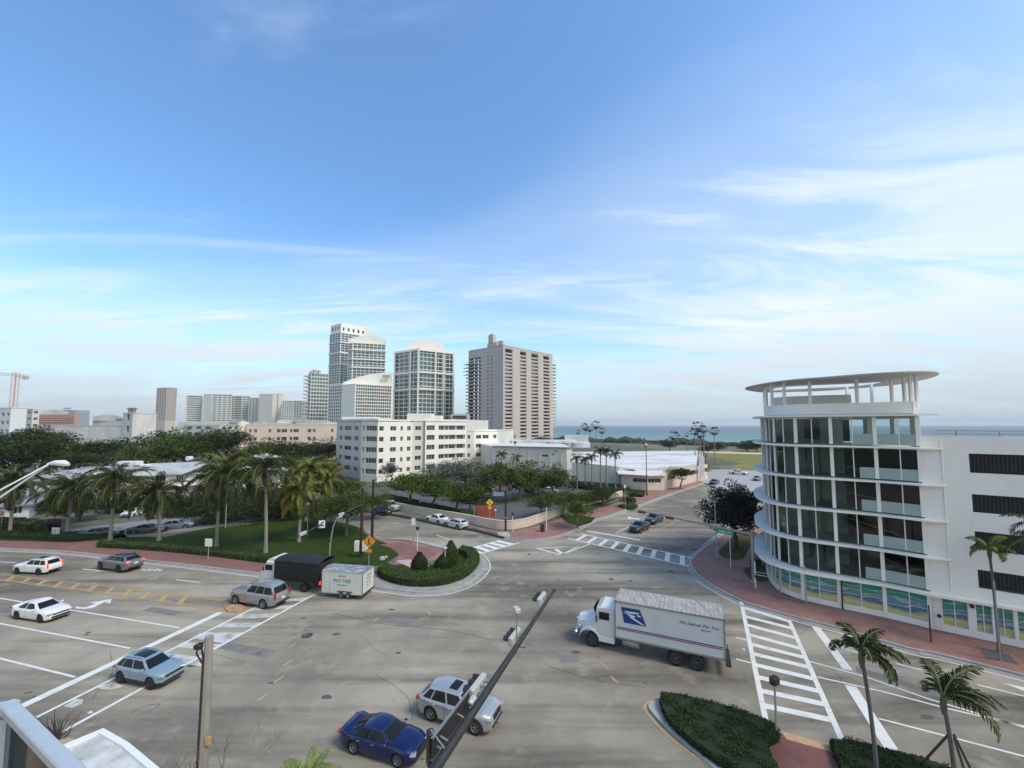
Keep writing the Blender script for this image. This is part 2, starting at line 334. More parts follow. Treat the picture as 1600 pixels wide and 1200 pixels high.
mr = nt.nodes.new('ShaderNodeMapRange'); mr.inputs[1].default_value = .62; mr.inputs[2].default_value = .74; mr.inputs[4].default_value = .35; nt.links.new(n2_.outputs[0], mr.inputs[0])
mi = nt.nodes.new('ShaderNodeMix'); mi.data_type = 'RGBA'; nt.links.new(mr.outputs[0], mi.inputs['Factor']); nt.links.new(rp.outputs[0], mi.inputs['A']); mi.inputs['B'].default_value = (.30, .45, .45, 1)
nt.links.new(mi.outputs['Result'], b.inputs['Base Color'])
n3_ = nt.nodes.new('ShaderNodeTexNoise'); n3_.inputs['Scale'].default_value = .25; n3_.inputs['Detail'].default_value = 6; nt.links.new(mp.outputs[0], n3_.inputs[0])
bp = nt.nodes.new('ShaderNodeBump'); bp.inputs['Strength'].default_value = .8; bp.inputs['Distance'].default_value = 1.2
nt.links.new(n3_.outputs[0], bp.inputs['Height']); nt.links.new(bp.outputs[0], b.inputs['Normal'])
mb = MB(); mb.sheet([uv(-9000, 0), uv(9000, 0), uv(9000, 14000), uv(-9000, 14000)], -1.5); struct('sea', mb, sm)
mb = MB()
foam = mat('surf_foam', (.7, .73, .72), .8)
for k, (v, wd) in enumerate(((9, 2.5), (24, 1.6), (42, 1.2))):
    u = -300
    while u < 500:
        l = rnd.uniform(20, 70); pts = [uv(u + l * j / 5, v + rnd.uniform(-1.2, 1.2)) for j in range(6)]
        ribbon(mb, pts, wd * rnd.uniform(.5, 1.1), -1.42 + k * .004); u += l + rnd.uniform(10, 60)
struct('surf', mb, foam)

# road surface: one broad sheet, blocks and islands stand on it with real kerbs
mb = MB(); mb.sheet([(-320, 14), (320, -120), (320, 40), (60, 60), (46, 78), (160, 210), (140, 240), (20, 108), (-3, 70), (-62, 122), (-80, 104), (-320, 130)], 0.0)
struct('road', mb, asphalt)
KZ = .13
def block(name, outline, top_mat, kerb_w=.22, z=KZ, kmat=None):
    """a kerb-edged piece of raised pavement; outline in world coordinates"""
    mb = MB(); mb.prism(outline, -.02, z, 0); struct(name, mb, top_mat)
kerbN = smoothpts([(-150, 73.5), (-115, 65.5), (-88, 59.4)] + GL([(0, 858), (100, 863), (200, 874), (300, 885), (400, 897), (500, 908), (600, 921), (650, 927), (700, 924), (735, 911), (755, 893), (757, 880), (748, 868), (730, 862), (690, 857), (640, 845), (590, 841), (572, 829)]), 5)
kerbC = smoothpts(GL([(592, 791), (650, 804), (700, 814), (737, 824), (780, 838), (815, 845), (850, 843), (885, 835), (905, 825), (930, 813), (980, 797), (1040, 775), (1100, 755)]) + [(64, 126), (92, 158)], 5)
kerbR = smoothpts([(100, 142), (70, 106), (46, 78)] + GL([(1135, 832), (1098, 858), (1080, 874), (1079, 885), (1087, 897), (1110, 915), (1157, 940), (1200, 954), (1247, 967), (1317, 985), (1423, 1016), (1600, 1058)]) + [(60, 4), (110, -42)], 5)
blockL = kerbN + [(-38, 78), (-62, 100), (-150, 170), (-300, 170), (-300, 105)]
blockC = kerbC + [(120, 200), (90, 330), (-200, 420), (-260, 300), (-62, 112)]
blockR = kerbR + [(200, -60), (200, 60), (150, 190)]
yard = mat('yard_ground', (.10, .10, .075), .95, noise=[(.15, (.05, .065, .03), .42, .62, I3), (.6, (.19, .18, .16), .52, .72, I3)])
block('block_left', blockL, yard); block('block_centre', blockC, yard); block('sidewalk_right', blockR, pave_pink)
mb = MB(); ribbon(mb, offset_line(kerbN[:-60], 2.6), 5.2, KZ + .003); struct('sidewalk_left', mb, pave_red)
mb = MB(); ribbon(mb, offset_line(kerbN[-62:-20], 1.6), 3.2, KZ + .0045); struct('sidewalk_nose_edge', mb, gutter)
mb = MB(); mb.sheet(kerbC[12:66] + GL([(1088, 752), (1035, 766), (1012, 768), (985, 776), (972, 784), (947, 792), (905, 802), (875, 812), (840, 823), (800, 831), (760, 828)]), KZ + .004); struct('sidewalk_centre', mb, pave_pink)
mb = MB(); ribbon(mb, offset_line(kerbC[:14], 1.3), 2.6, KZ + .003); struct('sidewalk_wall_side', mb, gutter)
def kerb(name, line, side):
    mb = MB(); a = offset_line(line, 0.0); bq = offset_line(line, side * .20); g = offset_line(line, -side * .45)
    for i in range(len(line) - 1):
        mb.add([(*a[i], KZ + .012), (*a[i + 1], KZ + .012), (*bq[i + 1], KZ + .012), (*bq[i], KZ + .012)], [(0, 1, 2, 3)])
        mb.add([(a[i][0], a[i][1], .0), (a[i + 1][0], a[i + 1][1], .0), (*a[i + 1], KZ + .012), (*a[i], KZ + .012)], [(0, 1, 2, 3)])
        mb.add([(*a[i], .008), (*a[i + 1], .008), (*g[i + 1], .006), (*g[i], .006)], [(0, 1, 2, 3)], 1)
    struct(name, mb, [conc, gutter])
kerb('kerb_left', offset_line(kerbN, -.004), 1); kerb('kerb_centre', offset_line(kerbC, -.004), 1); kerb('kerb_right', offset_line(kerbR, -.004), 1)
# south corner (own side of the street)
bs = [(-150, 48), (-31, 24.6), (-26.5, 23.6)] + GL([(60, 1141), (95, 1152), (128, 1163)]) + [(-20, 18), (-14, 12), (10, 9), (60, 0), (60, -30), (-150, -30)]
block('sidewalk_near', bs, mat('paver_tan', (.40, .30, .22), .9, noise=[(1.2, (.25, .18, .13), .45, .7, I3), (7, (.30, .25, .2), .5, .8, I3)]))
# ---- lawns and planted areas on the left block
def lawn(name, pts, z, m): mb = MB(); mb.sheet(pts, z); return struct(name, mb, m)
lawnA = GL([(-60, 842), (0, 846), (110, 849), (150, 846), (200, 841), (190, 834), (110, 838), (0, 833), (-60, 830)])
lawn('lawn_by_driveway', lawnA, KZ + .006, grass)
lawnB = GL([(150, 857), (250, 862), (330, 871), (400, 880), (470, 889), (540, 894), (600, 884), (624, 868), (612, 854), (580, 842), (556, 824), (480, 806), (420, 818), (330, 826), (260, 840), (200, 841), (150, 850)])
lawn('lawn_front', lawnB, KZ + .010, grass)
lawnC = smoothpts(GL([(590, 898), (612, 886), (650, 882), (690, 884), (716, 868), (736, 868), (747, 882), (728, 902), (690, 914), (640, 914), (600, 908)]), 4, True)
lawn('lawn_nose', lawnC, KZ + .010, grass)
mb = MB(); mb.sheet(GL([(572, 832), (592, 843), (645, 848), (690, 859), (728, 866), (700, 872), (655, 883), (614, 884), (625, 868), (612, 853), (585, 843)]), KZ + .014); struct('paving_nose', mb, pave_pink)
mb = MB(); mb.sheet(GL([(592, 853), (628, 849), (668, 858), (684, 868), (660, 880), (628, 872), (610, 857)]), KZ + .018); struct('paving_nose_dark', mb, pave_red)
mb = MB(); mb.sheet(GL([(618, 878), (640, 876), (672, 886), (650, 893)]), KZ + .022); struct('ramp_paving', mb, mat('paver_pale_pink', (.46, .33, .31), .85))
# driveway and parking court behind the left palms
mb = MB(); mb.sheet(GL([(195, 843), (330, 826), (470, 800), (540, 792), (500, 786), (360, 800), (250, 812), (120, 826), (60, 832), (130, 840)]), KZ + .006)
struct('driveway', mb, mat('driveway_asphalt', (.20, .19, .18), .9, noise=[(.6, (.27, .26, .25), .45, .7, I3)]))
# ---- centre block: parking lot, planted strips
mb = MB(); mb.sheet(GL([(610, 776), (700, 797), (800, 812), (868, 802), (930, 778), (905, 762), (880, 748), (760, 744), (690, 752), (640, 762)]), KZ + .012)
struct('parking_lot', mb, asphalt_dark)
mb = MB()
for pts in ([(700, 768), (760, 762), (800, 768), (745, 776)], [(742, 790), (800, 780), (850, 770), (858, 773), (806, 784), (750, 795)], [(905, 770), (965, 758), (985, 770), (950, 786), (880, 800)]):
    mb.prism(GL(pts), KZ, KZ + .12)
struct('planting_strips', mb, grass_brown)
mb = MB(); mb.sheet(GL([(874, 807), (905, 806), (930, 810), (925, 816), (905, 824), (885, 818)]), KZ + .012); mb.sheet(smoothpts(GL([(965, 790), (985, 787), (997, 791), (990, 797), (972, 796)]), 4, True), KZ + .012)
mb.sheet(GL([(950, 772), (990, 764), (1010, 768), (990, 774)]), KZ + .012)
struct('planting_beds', mb, grass)
# ---- right corner: grass squares
mb = MB(); mb.sheet(GL([(1122, 864), (1139, 846), (1150, 832), (1172, 826), (1190, 840), (1174, 850), (1163, 874), (1150, 877), (1130, 873)]), KZ + .012)
mb.sheet(GL([(1160, 891), (1175, 886), (1200, 884), (1216, 905), (1192, 911), (1176, 911)]), KZ + .012)
mb.sheet(GL([(1219, 927), (1240, 925), (1258, 935), (1309, 950), (1300, 951), (1262, 943), (1245, 937), (1232, 935)]), KZ + .012)
struct('planting_beds_right', mb, grass_brown)
mb = MB(); mb.sheet(GL([(1531, 1015), (1577, 1026), (1592, 1042), (1540, 1031)]), KZ + .012); struct('tree_pit', mb, asphalt_dark)
# far park lawn and beach road
mb = MB(); mb.sheet([(78, 150), (98, 174), (104, 250), (80, 262), (200, 262), (235, 215), (128, 128)], .02 + KZ); struct('park_lawn', mb, grass_dry)
mb = MB(); mb.sheet(GL([(1094, 752), (1110, 735), (1140, 733), (1190, 728), (1420, 742), (1300, 770), (1190, 770), (1150, 776)]), KZ + .006); mb.sheet(GL([(1100, 705), (1250, 709), (1250, 712), (1100, 708)]), KZ + .03, 1)
struct('beach_road', mb, [mat('asphalt_pale', (.33, .33, .33), .9), sand])

# ---- median island, bottom right
med_out = smoothpts(GL([(1130, 1215), (1052, 1150), (1018, 1115), (1014, 1103), (1026, 1096), (1052, 1095), (1105, 1108), (1177, 1127), (1217, 1146), (1299, 1168), (1325, 1168), (1455, 1202)]) + [(24, 17.5), (40, 4)], 5)
mb = MB(); mb.prism(med_out + [(34, 0), (14, 14), (12, 17)], -.02, KZ); struct('median_island', mb, conc)
mb = MB(); mb.sheet(GL([(1212, 1147), (1305, 1172), (1330, 1215), (1190, 1215), (1180, 1180)]), KZ + .01); struct('median_paving', mb, mat('paver_brick', (.21, .085, .07), .85, noise=[(1.5, (.15, .065, .055), .4, .7, I3)]))
mb = MB(); mb.sheet(GL([(1219, 1146), (1300, 1169), (1302, 1180), (1230, 1160)]), KZ + .016); struct('median_ramp', mb, mat('ramp_orange', (.50, .33, .19), .85, noise=[(3, (.38, .24, .13), .4, .7, I3)]))
mb = MB()
ribbon(mb, smoothpts(GL([(1120, 1206), (1048, 1153), (1010, 1112), (1010, 1100), (1024, 1091), (1052, 1091), (1105, 1103), (1177, 1122)]), 5), .13, .012)
ribbon(mb, smoothpts(GL([(1128, 1200), (1056, 1150), (1014, 1111), (1014, 1102), (1026, 1094)]), 5), .10, .012)
ribbon(mb, GL([(1322, 1163), (1460, 1198), (1490, 1206)]), .22, KZ + .008)
struct('median_yellow_lines', mb, painty)

# ---- painted markings
wl = MB(); ww = MB(); yl = MB(); yw = MB()
def line(mbx, pts, wdt, z=.012): ribbon(mbx, GL(pts), wdt, z)
def extend(a, b, t): return (a[0] + (b[0] - a[0]) * t, a[1] + (b[1] - a[1]) * t)
for (a, b) in (((0, 1029), (117, 1058)), ((0, 974.5), (203, 1013)), ((0, 935), (280, 981))):
    A = Vector(G(*a)); B = Vector(G(*b)); D = (A - B).normalized()
    ribbon(wl, [tuple(A + D * 60), tuple(A), tuple(B)], .16, .012)
ribbon(wl, offset_line(kerbN[:94], -.62), .12, .012)
for a, b in (((0, 878), (24, 879)), ((130, 889), (157, 892)), ((275, 906), (312, 910)), ((-60, 873), (-30, 875))): line(wl, [a, b], .15)
line(wl, [(25, 1108), (345, 957)], .60)                       # stop bar
line(wl, [(57, 1121), (397, 950), (440, 929)], .22); line(wl, [(95, 1145), (502, 923)], .24)
cwA = [Vector(G(57, 1121)), Vector(G(432, 932))]; cwB = [Vector(G(95, 1145)), Vector(G(502, 923))]
for i, (t, full) in enumerate([(x / 100, 1) for x in (21, 38, 47, 56, 65, 74, 83, 92)]):
    if i == 0: continue
    da = (cwA[1] - cwA[0]); db = (cwB[1] - cwB[0]); h = .021
    q = [cwA[0] + da * (t - h), cwB[0] + db * (t - h - .02), cwB[0] + db * (t + h - .02), cwA[0] + da * (t + h)]
    ww.sheet([tuple(x) for x in q], .010)
for patch in ([(150, 1073), (178, 1066), (212, 1079), (192, 1073), (175, 1078), (158, 1077)], [(100, 1104), (118, 1092), (130, 1093), (128, 1100), (112, 1106)], [(136, 1113), (144, 1110), (146, 1114), (138, 1116)], [(283, 1030), (332, 1033), (318, 1042), (270, 1035)], [(312, 989), (360, 998), (352, 1006), (304, 998)]):
    ww.sheet(GL(patch), .009)
# turn arrow, left
wl.sheet(GL([(118, 948), (133, 949), (150, 943), (140, 942), (174, 936), (172, 943), (163, 941), (145, 950), (132, 952), (118, 951)]), .012)
# blurred SCHOOL-like worn marking near grey SUV
for k in range(9):
    x = 222 + k * 3.6; ww.sheet(GL([(x, 888 + (k % 3)), (x + 2.6, 888 + (k % 2)), (x + 2.2, 892 + (k % 2)), (x - 1, 892)]), .010)
# yellow median hatching, left
up = [(-30, 895), (0, 898.5), (149, 915), (250, 927), (355, 940)]; lo = [(-30, 904), (0, 907), (142, 924.5), (250, 940), (348, 956)]
for pts in (up, lo):
    g = GL(pts); D = (Vector(g[0]) - Vector(g[1])).normalized(); g = [tuple(Vector(g[0]) + D * 60)] + g
    ribbon(yl, g, .11, .012); ribbon(yl, offset_line(g, .26), .11, .012)
ga, gb = [Vector(p) for p in GL(up)], [Vector(p) for p in GL(lo)]
def along(g, s):
    for i in range(len(g) - 1):
        l = (g[i + 1] - g[i]).length
        if s <= l: return g[i] + (g[i + 1] - g[i]) * (s / l)
        s -= l
    return g[-1]
for s in [x * 2.35 + 1 for x in range(11)]:
    a, b_ = along(ga, s + 4.0), along(gb, s + 2.4)
    yl.sheet([tuple(a), tuple(b_), tuple(b_ + Vector((.55, -.13))), tuple(a + Vector((.55, -.13)))], .014)
mb = MB(); mb.prism(GL([(350, 950), (362, 946), (376, 946), (384, 950), (382, 955), (372, 958), (355, 957)]), -.01, .11); struct('median_tip', mb, mat('kerb_red_yellow', (.42, .26, .17), .85, noise=[(3, (.3, .17, .1), .4, .7, I3)]))
# dashed yellow guide marks through the junction
for (x, y) in ((437, 966), (450, 983), (455, 998), (455, 1010), (449, 1036), (436, 1061), (411, 1089), (945, 1040), (960, 1062), (670, 958), (702, 954), (588, 968)):
    g = G(x, y); yw.box((g[0], g[1], .006), (.14, .75, .004), rz=R(-18 if x < 600 else 25))
# right-hand crosswalk
line(wl, [(1158, 940), (1197, 1128)], .30); line(wl, [(1232, 967), (1317, 1160)], .30)
rA = [Vector(G(1158, 940)), Vector(G(1197, 1128))]; rB = [Vector(G(1232, 967)), Vector(G(1317, 1160))]
for yl_, yr_ in zip((450, 490, 530, 575, 620, 665, 717, 775, 838, 908), (512, 545, 590, 640, 682, 727, 782, 840, 902, 975)):
    y0, y1 = 800 + yl_ / 3, 800 + yr_ / 3
    x0 = 1158 + (y0 - 940) * 39 / 188.; x1 = 1232 + (y1 - 967) * 85 / 193.
    line(wl, [(x0 + 2, y0), (x1 - 2, y1)], .50, .010)
line(wl, [(1275, 980), (1325, 1047)], .58); line(wl, [(1329, 1072), (1400, 1182)], .62)
for pts in ([(1263, 1033), (1353, 1058), (1450, 1092), (1600, 1137)], [(1277, 1058), (1376, 1080), (1483, 1108), (1600, 1135)], [(1307, 1010), (1360, 1026)], [(1400, 1037), (1440, 1047)], [(1527, 1070), (1600, 1088)], [(1373, 1123), (1600, 1182)], [(1150, 1030), (1173, 1036)], [(1150, 996), (1168, 1001)], [(1160, 1014), (1165, 1015.5)]):
    g = GL(pts)
    if pts[-1][0] == 1600: D = (Vector(g[-1]) - Vector(g[-2])).normalized(); g.append(tuple(Vector(g[-1]) + D * 60))
    ribbon(wl, g, .15, .014)
ribbon(wl, offset_line(kerbR[38:], -.7), .13, .012)
wl.sheet(GL([(1567, 1067), (1600, 1074), (1600, 1080)]), .012)
# NE street
line(wl, [(907, 834), (1082, 872)], .28); line(wl, [(887, 841), (1077, 885)], .28); line(wl, [(917, 829.5), (1000, 844)], .5)
nA = [Vector(G(907, 834)), Vector(G(1082, 872))]; nB = [Vector(G(887, 841)), Vector(G(1077, 885))]
for k in range(9):
    t = .06 + k * .108
    a = nA[0].lerp(nA[1], t); b_ = nB[0].lerp(nB[1], t + .03); d = (nA[1] - nA[0]).normalized() * .30
    wl.sheet([tuple(a - d), tuple(a + d), tuple(b_ + d), tuple(b_ - d)], .010)
for off in (-.12, .12): ribbon(yl, offset_line(GL([(1000, 842), (1062, 812)]), off), .10, .012)
ribbon(yl, [G(1066, 810), tuple(Vector(G(1062, 812)) + V * 70)], .10, .012)
line(wl, [(962, 833), (981, 824), (1000, 813)], .13)
wl.sheet(GL([(980, 809), (985, 807), (985, 809), (1000, 810.5), (999, 812), (984, 810.5), (984, 812)]), .012)
ribbon(wl, offset_line(kerbC[38:62], -.6), .10, .012); ribbon(wl, offset_line(kerbR[:20], -.6), .10, .012)
# painted triangle
for pts, wd in (([(838, 857), (870, 855), (905, 853), (877, 867)], .22), ([(838, 857), (877, 867)], .3), ([(877, 867), (925, 849)], .22), ([(868, 858), (878, 865)], .5)): line(wl, pts, wd)
# NW street
line(wl, [(727, 859), (782, 844)], .25); line(wl, [(745, 867), (800, 851), (812, 848)], .25)
qA = [Vector(G(727, 859)), Vector(G(782, 844))]; qB = [Vector(G(745, 867)), Vector(G(806, 849))]
for k in range(5):
    t = .1 + k * .2; a = qA[0].lerp(qA[1], t); b_ = qB[0].lerp(qB[1], t); d = (qA[1] - qA[0]).normalized() * .42
    wl.sheet([tuple(a - d), tuple(a + d), tuple(b_ + d), tuple(b_ - d)], .010)
line(wl, [(617, 816), (626, 817.5)], .14); line(wl, [(682, 836), (702, 843)], .16)
ww2 = MB()
struct('lane_markings', wl, paintw); struct('worn_markings', ww, paintw_worn); struct('yellow_markings', yl, painty); struct('yellow_guide_marks', yw, painty)
# sealed cracks, manholes, patches
mb = MB()
def mh(x, y, r):
    g = G(x, y); mb.lathe([(r, .0), (r, .010), (r * .86, .010), (r * .86, .006), (.02, .006)], (g[0], g[1], 0), 20)
for x, y, r in ((480, 993, .42), (1048, 893, .35), (955, 905, .25), (985, 908, .2), (827, 866, .25), (1480, 1005, .3)): mh(x, y, r)
struct('manhole_covers', mb, mat('cast_iron', (.07, .065, .06), .7))
mb = MB()
for pts in ([(700, 935), (740, 938), (800, 958), (850, 965)], [(735, 925), (790, 905), (850, 872)], [(850, 872), (890, 858)], [(960, 900), (1010, 882)], [(860, 1042), (930, 1062), (1010, 1075)], [(520, 958), (600, 975), (700, 985), (770, 1000)], [(1280, 1046), (1305, 1052), (1315, 1062), (1306, 1068)], [(0, 955), (90, 968)], [(210, 1120), (240, 1108), (248, 1100), (225, 1104), (205, 1115)]):
    ribbon(mb, smoothpts(GL(pts), 5), .05, .004)
rc = random.Random(12)
for k in range(24):
    g0_ = Vector((rc.uniform(-34, 26), rc.uniform(21, 56))); an = rc.choice((-.27, -.27, 1.3, -.7)) + rc.uniform(-.2, .2); pts = [g0_]
    for j in range(rc.randint(4, 12)): an += rc.uniform(-.35, .35); pts.append(pts[-1] + Vector((math.cos(an), math.sin(an))) * rc.uniform(.4, .9))
    ribbon(mb, [tuple(p) for p in pts], rc.uniform(.015, .035), .0042 + k * .00004)
struct('crack_sealing', mb, mat('bitumen', (.075, .075, .07), .7))
mb = MB()
for k, (x, y, a_, b_, an) in enumerate(((-9, 35, 3.2, 1.1, -.27), (4, 30, 1.4, 1.4, .1), (-20, 31, 5.5, .9, -.27), (12, 37, 2.6, 1.0, .86), (-2, 26, .9, 2.4, .3), (25, 27, 4.5, .8, -.72), (14, 50, 1.2, 3.0, -.1), (-31, 37, 3.8, .8, -.25))):
    mb.box((x, y, .0028 + k * .0002), (a_, b_, .0024), an)
struct('asphalt_patches', mb, mat('asphalt_patch', (.17, .165, .15), .92, spec=.2, noise=[(1.3, (.22, .215, .195), .42, .7, I3), (12, (.11, .11, .10), .55, .85, I3)]))
mb = MB()
for k in range(60):
    x, y = rc.uniform(-34, 28), rc.uniform(21, 50); r_ = rc.uniform(.04, .22); mb.sheet([(x + math.cos(q * .7854) * r_ * rc.uniform(.6, 1.4) * 1.6, y + math.sin(q * .7854) * r_ * rc.uniform(.6, 1.3)) for q in range(8)], .0056 + k * .00003)
o_ = struct('oil_spots', mb, mat('oil_stain', (.085, .082, .076), .8)); o_['kind'] = 'stuff'
# dark low kerb wall dividing the NW street, concrete tip
mb = MB(); g = smoothpts(GL([(560, 800), (590, 803), (640, 811), (692, 823), (737, 830), (786, 842)]), 4); g2 = offset_line(g, .8)
mb.prism(g + g2[::-1], -.02, .26); o = tag(mb.obj('divider_kerb', mat('kerb_dark', (.045, .045, .045), .8)), 'low dark divider kerb in front of the parked white cars, concrete tip at its end', 'kerb')
mb = MB(); mb.prism(smoothpts(GL([(778, 836), (790, 834), (797, 838), (792, 842), (780, 840)]), 3, True), .0, .34); mb.obj('tip', conc, o)
# ================================================================== buildings
def facade(mb, P0, P1, z0, z1, rects, rev=.25, mi=0, mrev=None):
    """wall from P0 to P1 (outside on the right-hand side walking P0->P1) with openings rects=(s0,s1,za,zb) in metres, with reveals"""
    P0 = Vector(P0); P1 = Vector(P1); Lw = (P1 - P0).length; t = (P1 - P0) / Lw; nrm = Vector((t.y, -t.x))
    xs = sorted({0, Lw, *[r[0] for r in rects], *[r[1] for r in rects]}); zs = sorted({z0, z1, *[r[2] for r in rects], *[r[3] for r in rects]})
    P = lambda s, z, d=0: (P0.x + t.x * s - nrm.x * d, P0.y + t.y * s - nrm.y * d, z)
    for i in range(len(xs) - 1):
        k = 0
        while k < len(zs) - 1:
            xm = (xs[i] + xs[i + 1]) / 2
            op = lambda zz: any(r[0] < xm < r[1] and r[2] < zz < r[3] for r in rects)
            if op((zs[k] + zs[k + 1]) / 2): k += 1; continue
            e = k + 1
            while e < len(zs) - 1 and not op((zs[e] + zs[e + 1]) / 2): e += 1
            mb.add([P(xs[i], zs[k]), P(xs[i + 1], zs[k]), P(xs[i + 1], zs[e]), P(xs[i], zs[e])], [(0, 1, 2, 3)], mi); k = e
    mr = mi if mrev is None else mrev
    for s0, s1, a, b in rects:
        for q in ([P(s0, a), P(s1, a), P(s1, a, rev), P(s0, a, rev)], [P(s1, b), P(s0, b), P(s0, b, rev), P(s1, b, rev)], [P(s0, b), P(s0, a), P(s0, a, rev), P(s0, b, rev)], [P(s1, a), P(s1, b), P(s1, b, rev), P(s1, a, rev)]):
            mb.add(q, [(0, 1, 2, 3)], mr)
WIN = {}
def window_mesh(wd, ht, panes=2, bars=0, fm=None, gm=None, fw=.06):
    fm = fm or frame_w; gm = gm or glass_blue
    key = (round(wd, 1), round(ht, 1), panes, bars, fm.name, gm.name)
    if key in WIN: return WIN[key]
    mb = MB()
    mb.add([(0, .0, 0), (wd, .0, 0), (wd, .0, ht), (0, .0, ht)], [(0, 1, 2, 3)], 1)
    for i in range(panes + 1): mb.box((fw / 2 + (wd - fw) * i / panes, -.03, ht / 2), (fw, .05, ht), 0)
    for z in [fw / 2, ht - fw / 2] + [ht * (k + 1) / (bars + 1) for k in range(bars)]: mb.box((wd / 2, -.025, z), (wd, .04, fw), 0)
    WIN[key] = mb.mesh('window', [fm, gm]); return WIN[key]
def windows(parent, P0, P1, rects, rev=.25, **k):
    P0 = Vector(P0); P1 = Vector(P1); t = (P1 - P0).normalized(); n = Vector((t.y, -t.x)); rz = math.atan2(t.y, t.x)
    for s0, s1, a, b in rects:
        me = window_mesh(s1 - s0, b - a, **k); q = P0 + t * s0 - n * (rev - .01)
        kk = ((s1 - s0) / round(s1 - s0, 1), 1, (b - a) / round(b - a, 1))
        link('window', me, parent, loc=(q.x, q.y, a), rz=rz)
def rowrects(spans, floors, z0, fh, sill, ht): return [(a, b, z0 + f * fh + sill, z0 + f * fh + sill + ht) for f in floors for a, b in spans]
def evenspans(L_, n, frac=.6, m=0.0): p = (L_ - 2 * m) / n; return [(m + p * (i + .5 - frac / 2), m + p * (i + .5 + frac / 2)) for i in range(n)]
def dist(a, b): return (Vector(a) - Vector(b)).length

# ---------------------------------------------------------------- curved glass office building at the corner
office = thing('office_building', 'curved white corner building with dark glass storeys, fin-like slabs and a floating ring roof', 'building')
facpts = [(38.5, 56), (33.7, 52.0), (30.1, 48.6), (27.98, 45.2), (26.95, 42.8), (26.55, 40.9), (27.35, 39.0), (29.4, 37.35), (31.9, 35.6), (33.8, 33.7)]
FZ = [0.15, 3.05, 5.9, 8.85, 11.7, 14.65, 17.35]
mb = MB()
fine = smoothpts(facpts, 6)
out_slab = {}
def dense(pts, n): return smoothpts(pts, n)
# per-column positions (thick piers) = facpts; thin mullions at midpoints
clear = mat('glass_clear_top', (.75, .85, .84), .05, trans=.0)
nt = clear.node_tree; tr = nt.nodes.new('ShaderNodeBsdfTransparent'); tr.inputs[0].default_value = (.80, .90, .89, 1); gl = nt.nodes.new('ShaderNodeBsdfGlossy'); gl.inputs['Roughness'].default_value = .03
fr = nt.nodes.new('ShaderNodeFresnel'); fr.inputs[0].default_value = 1.35; mxs = nt.nodes.new('ShaderNodeMixShader'); nt.links.new(fr.outputs[0], mxs.inputs[0]); nt.links.new(tr.outputs[0], mxs.inputs[1]); nt.links.new(gl.outputs[0], mxs.inputs[2])
nt.links.new(mxs.outputs[0], nt.nodes['Material Output'].inputs[0])
tint_ = mat('glass_tinted_clear', (.3, .4, .4), .05); nt = tint_.node_tree; tr = nt.nodes.new('ShaderNodeBsdfTransparent'); tr.inputs[0].default_value = (.62, .72, .69, 1); gl = nt.nodes.new('ShaderNodeBsdfGlossy'); gl.inputs['Roughness'].default_value = .03
fr = nt.nodes.new('ShaderNodeFresnel'); fr.inputs[0].default_value = 1.45; mxs = nt.nodes.new('ShaderNodeMixShader'); nt.links.new(fr.outputs[0], mxs.inputs[0]); nt.links.new(tr.outputs[0], mxs.inputs[1]); nt.links.new(gl.outputs[0], mxs.inputs[2]); nt.links.new(mxs.outputs[0], nt.nodes['Material Output'].inputs[0])
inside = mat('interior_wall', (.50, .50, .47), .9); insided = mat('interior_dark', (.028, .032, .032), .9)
# closed tower outline: front curve + rear line
rear = [(35.6, 36.2), (37.6, 40.5), (38.4, 46), (39, 52)]
plan = [tuple(p) for p in fine] + rear
mural = {}
def muralmat(k):
    m = mat('mural_%d' % k, (.1, .4, .33), .35); nt = m.node_tree; b = nt.nodes['Principled BSDF']; geo = nt.nodes.new('ShaderNodeNewGeometry'); sp = nt.nodes.new('ShaderNodeSeparateXYZ'); nt.links.new(geo.outputs['Position'], sp.inputs[0])
    nz = nt.nodes.new('ShaderNodeTexNoise'); nz.inputs['Scale'].default_value = .8; nz.inputs['Detail'].default_value = 3; nz.noise_dimensions = '4D'; nz.inputs['W'].default_value = k * 3.1
    mp = nt.nodes.new('ShaderNodeMapping'); mp.inputs['Scale'].default_value = (.7, .7, 2.4); nt.links.new(geo.outputs['Position'], mp.inputs[0]); nt.links.new(mp.outputs[0], nz.inputs[0])
    a = nt.nodes.new('ShaderNodeMath'); a.operation = 'MULTIPLY_ADD'; a.inputs[1].default_value = 1.2; a.inputs[2].default_value = -.6; nt.links.new(nz.outputs[0], a.inputs[0])
    s = nt.nodes.new('ShaderNodeMath'); s.operation = 'ADD'; nt.links.new(sp.outputs[2], s.inputs[0]); nt.links.new(a.outputs[0], s.inputs[1])
    mr = nt.nodes.new('ShaderNodeMapRange'); mr.inputs[1].default_value = .2; mr.inputs[2].default_value = 3.0; nt.links.new(s.outputs[0], mr.inputs[0])
    rp = nt.nodes.new('ShaderNodeValToRGB'); rp.color_ramp.interpolation = 'CONSTANT'; nt.links.new(mr.outputs[0], rp.inputs[0])
    cols = [(0, (.45, .42, .17)), (.17, (.52, .48, .24)), (.30, (.34, .36, .22)), (.36, (.08, .17, .23)), (.46, (.36, .44, .46)), (.50, (.12, .24, .30)), (.58, (.30, .42, .42)), (.62, (.04, .26, .20)), (.74, (.22, .42, .36)), (.77, (.02, .23, .16)), (.90, (.03, .30, .21))]
    rp.color_ramp.elements[0].color = (*cols[0][1], 1); rp.color_ramp.elements[1].position = cols[1][0]; rp.color_ramp.elements[1].color = (*cols[1][1], 1)
    for p, c in cols[2:]: e = rp.color_ramp.elements.new(p); e.color = (*c, 1)
    nt.links.new(rp.outputs[0], b.inputs['Base Color']); return m
mur = [muralmat(0), muralmat(1), muralmat(2)]
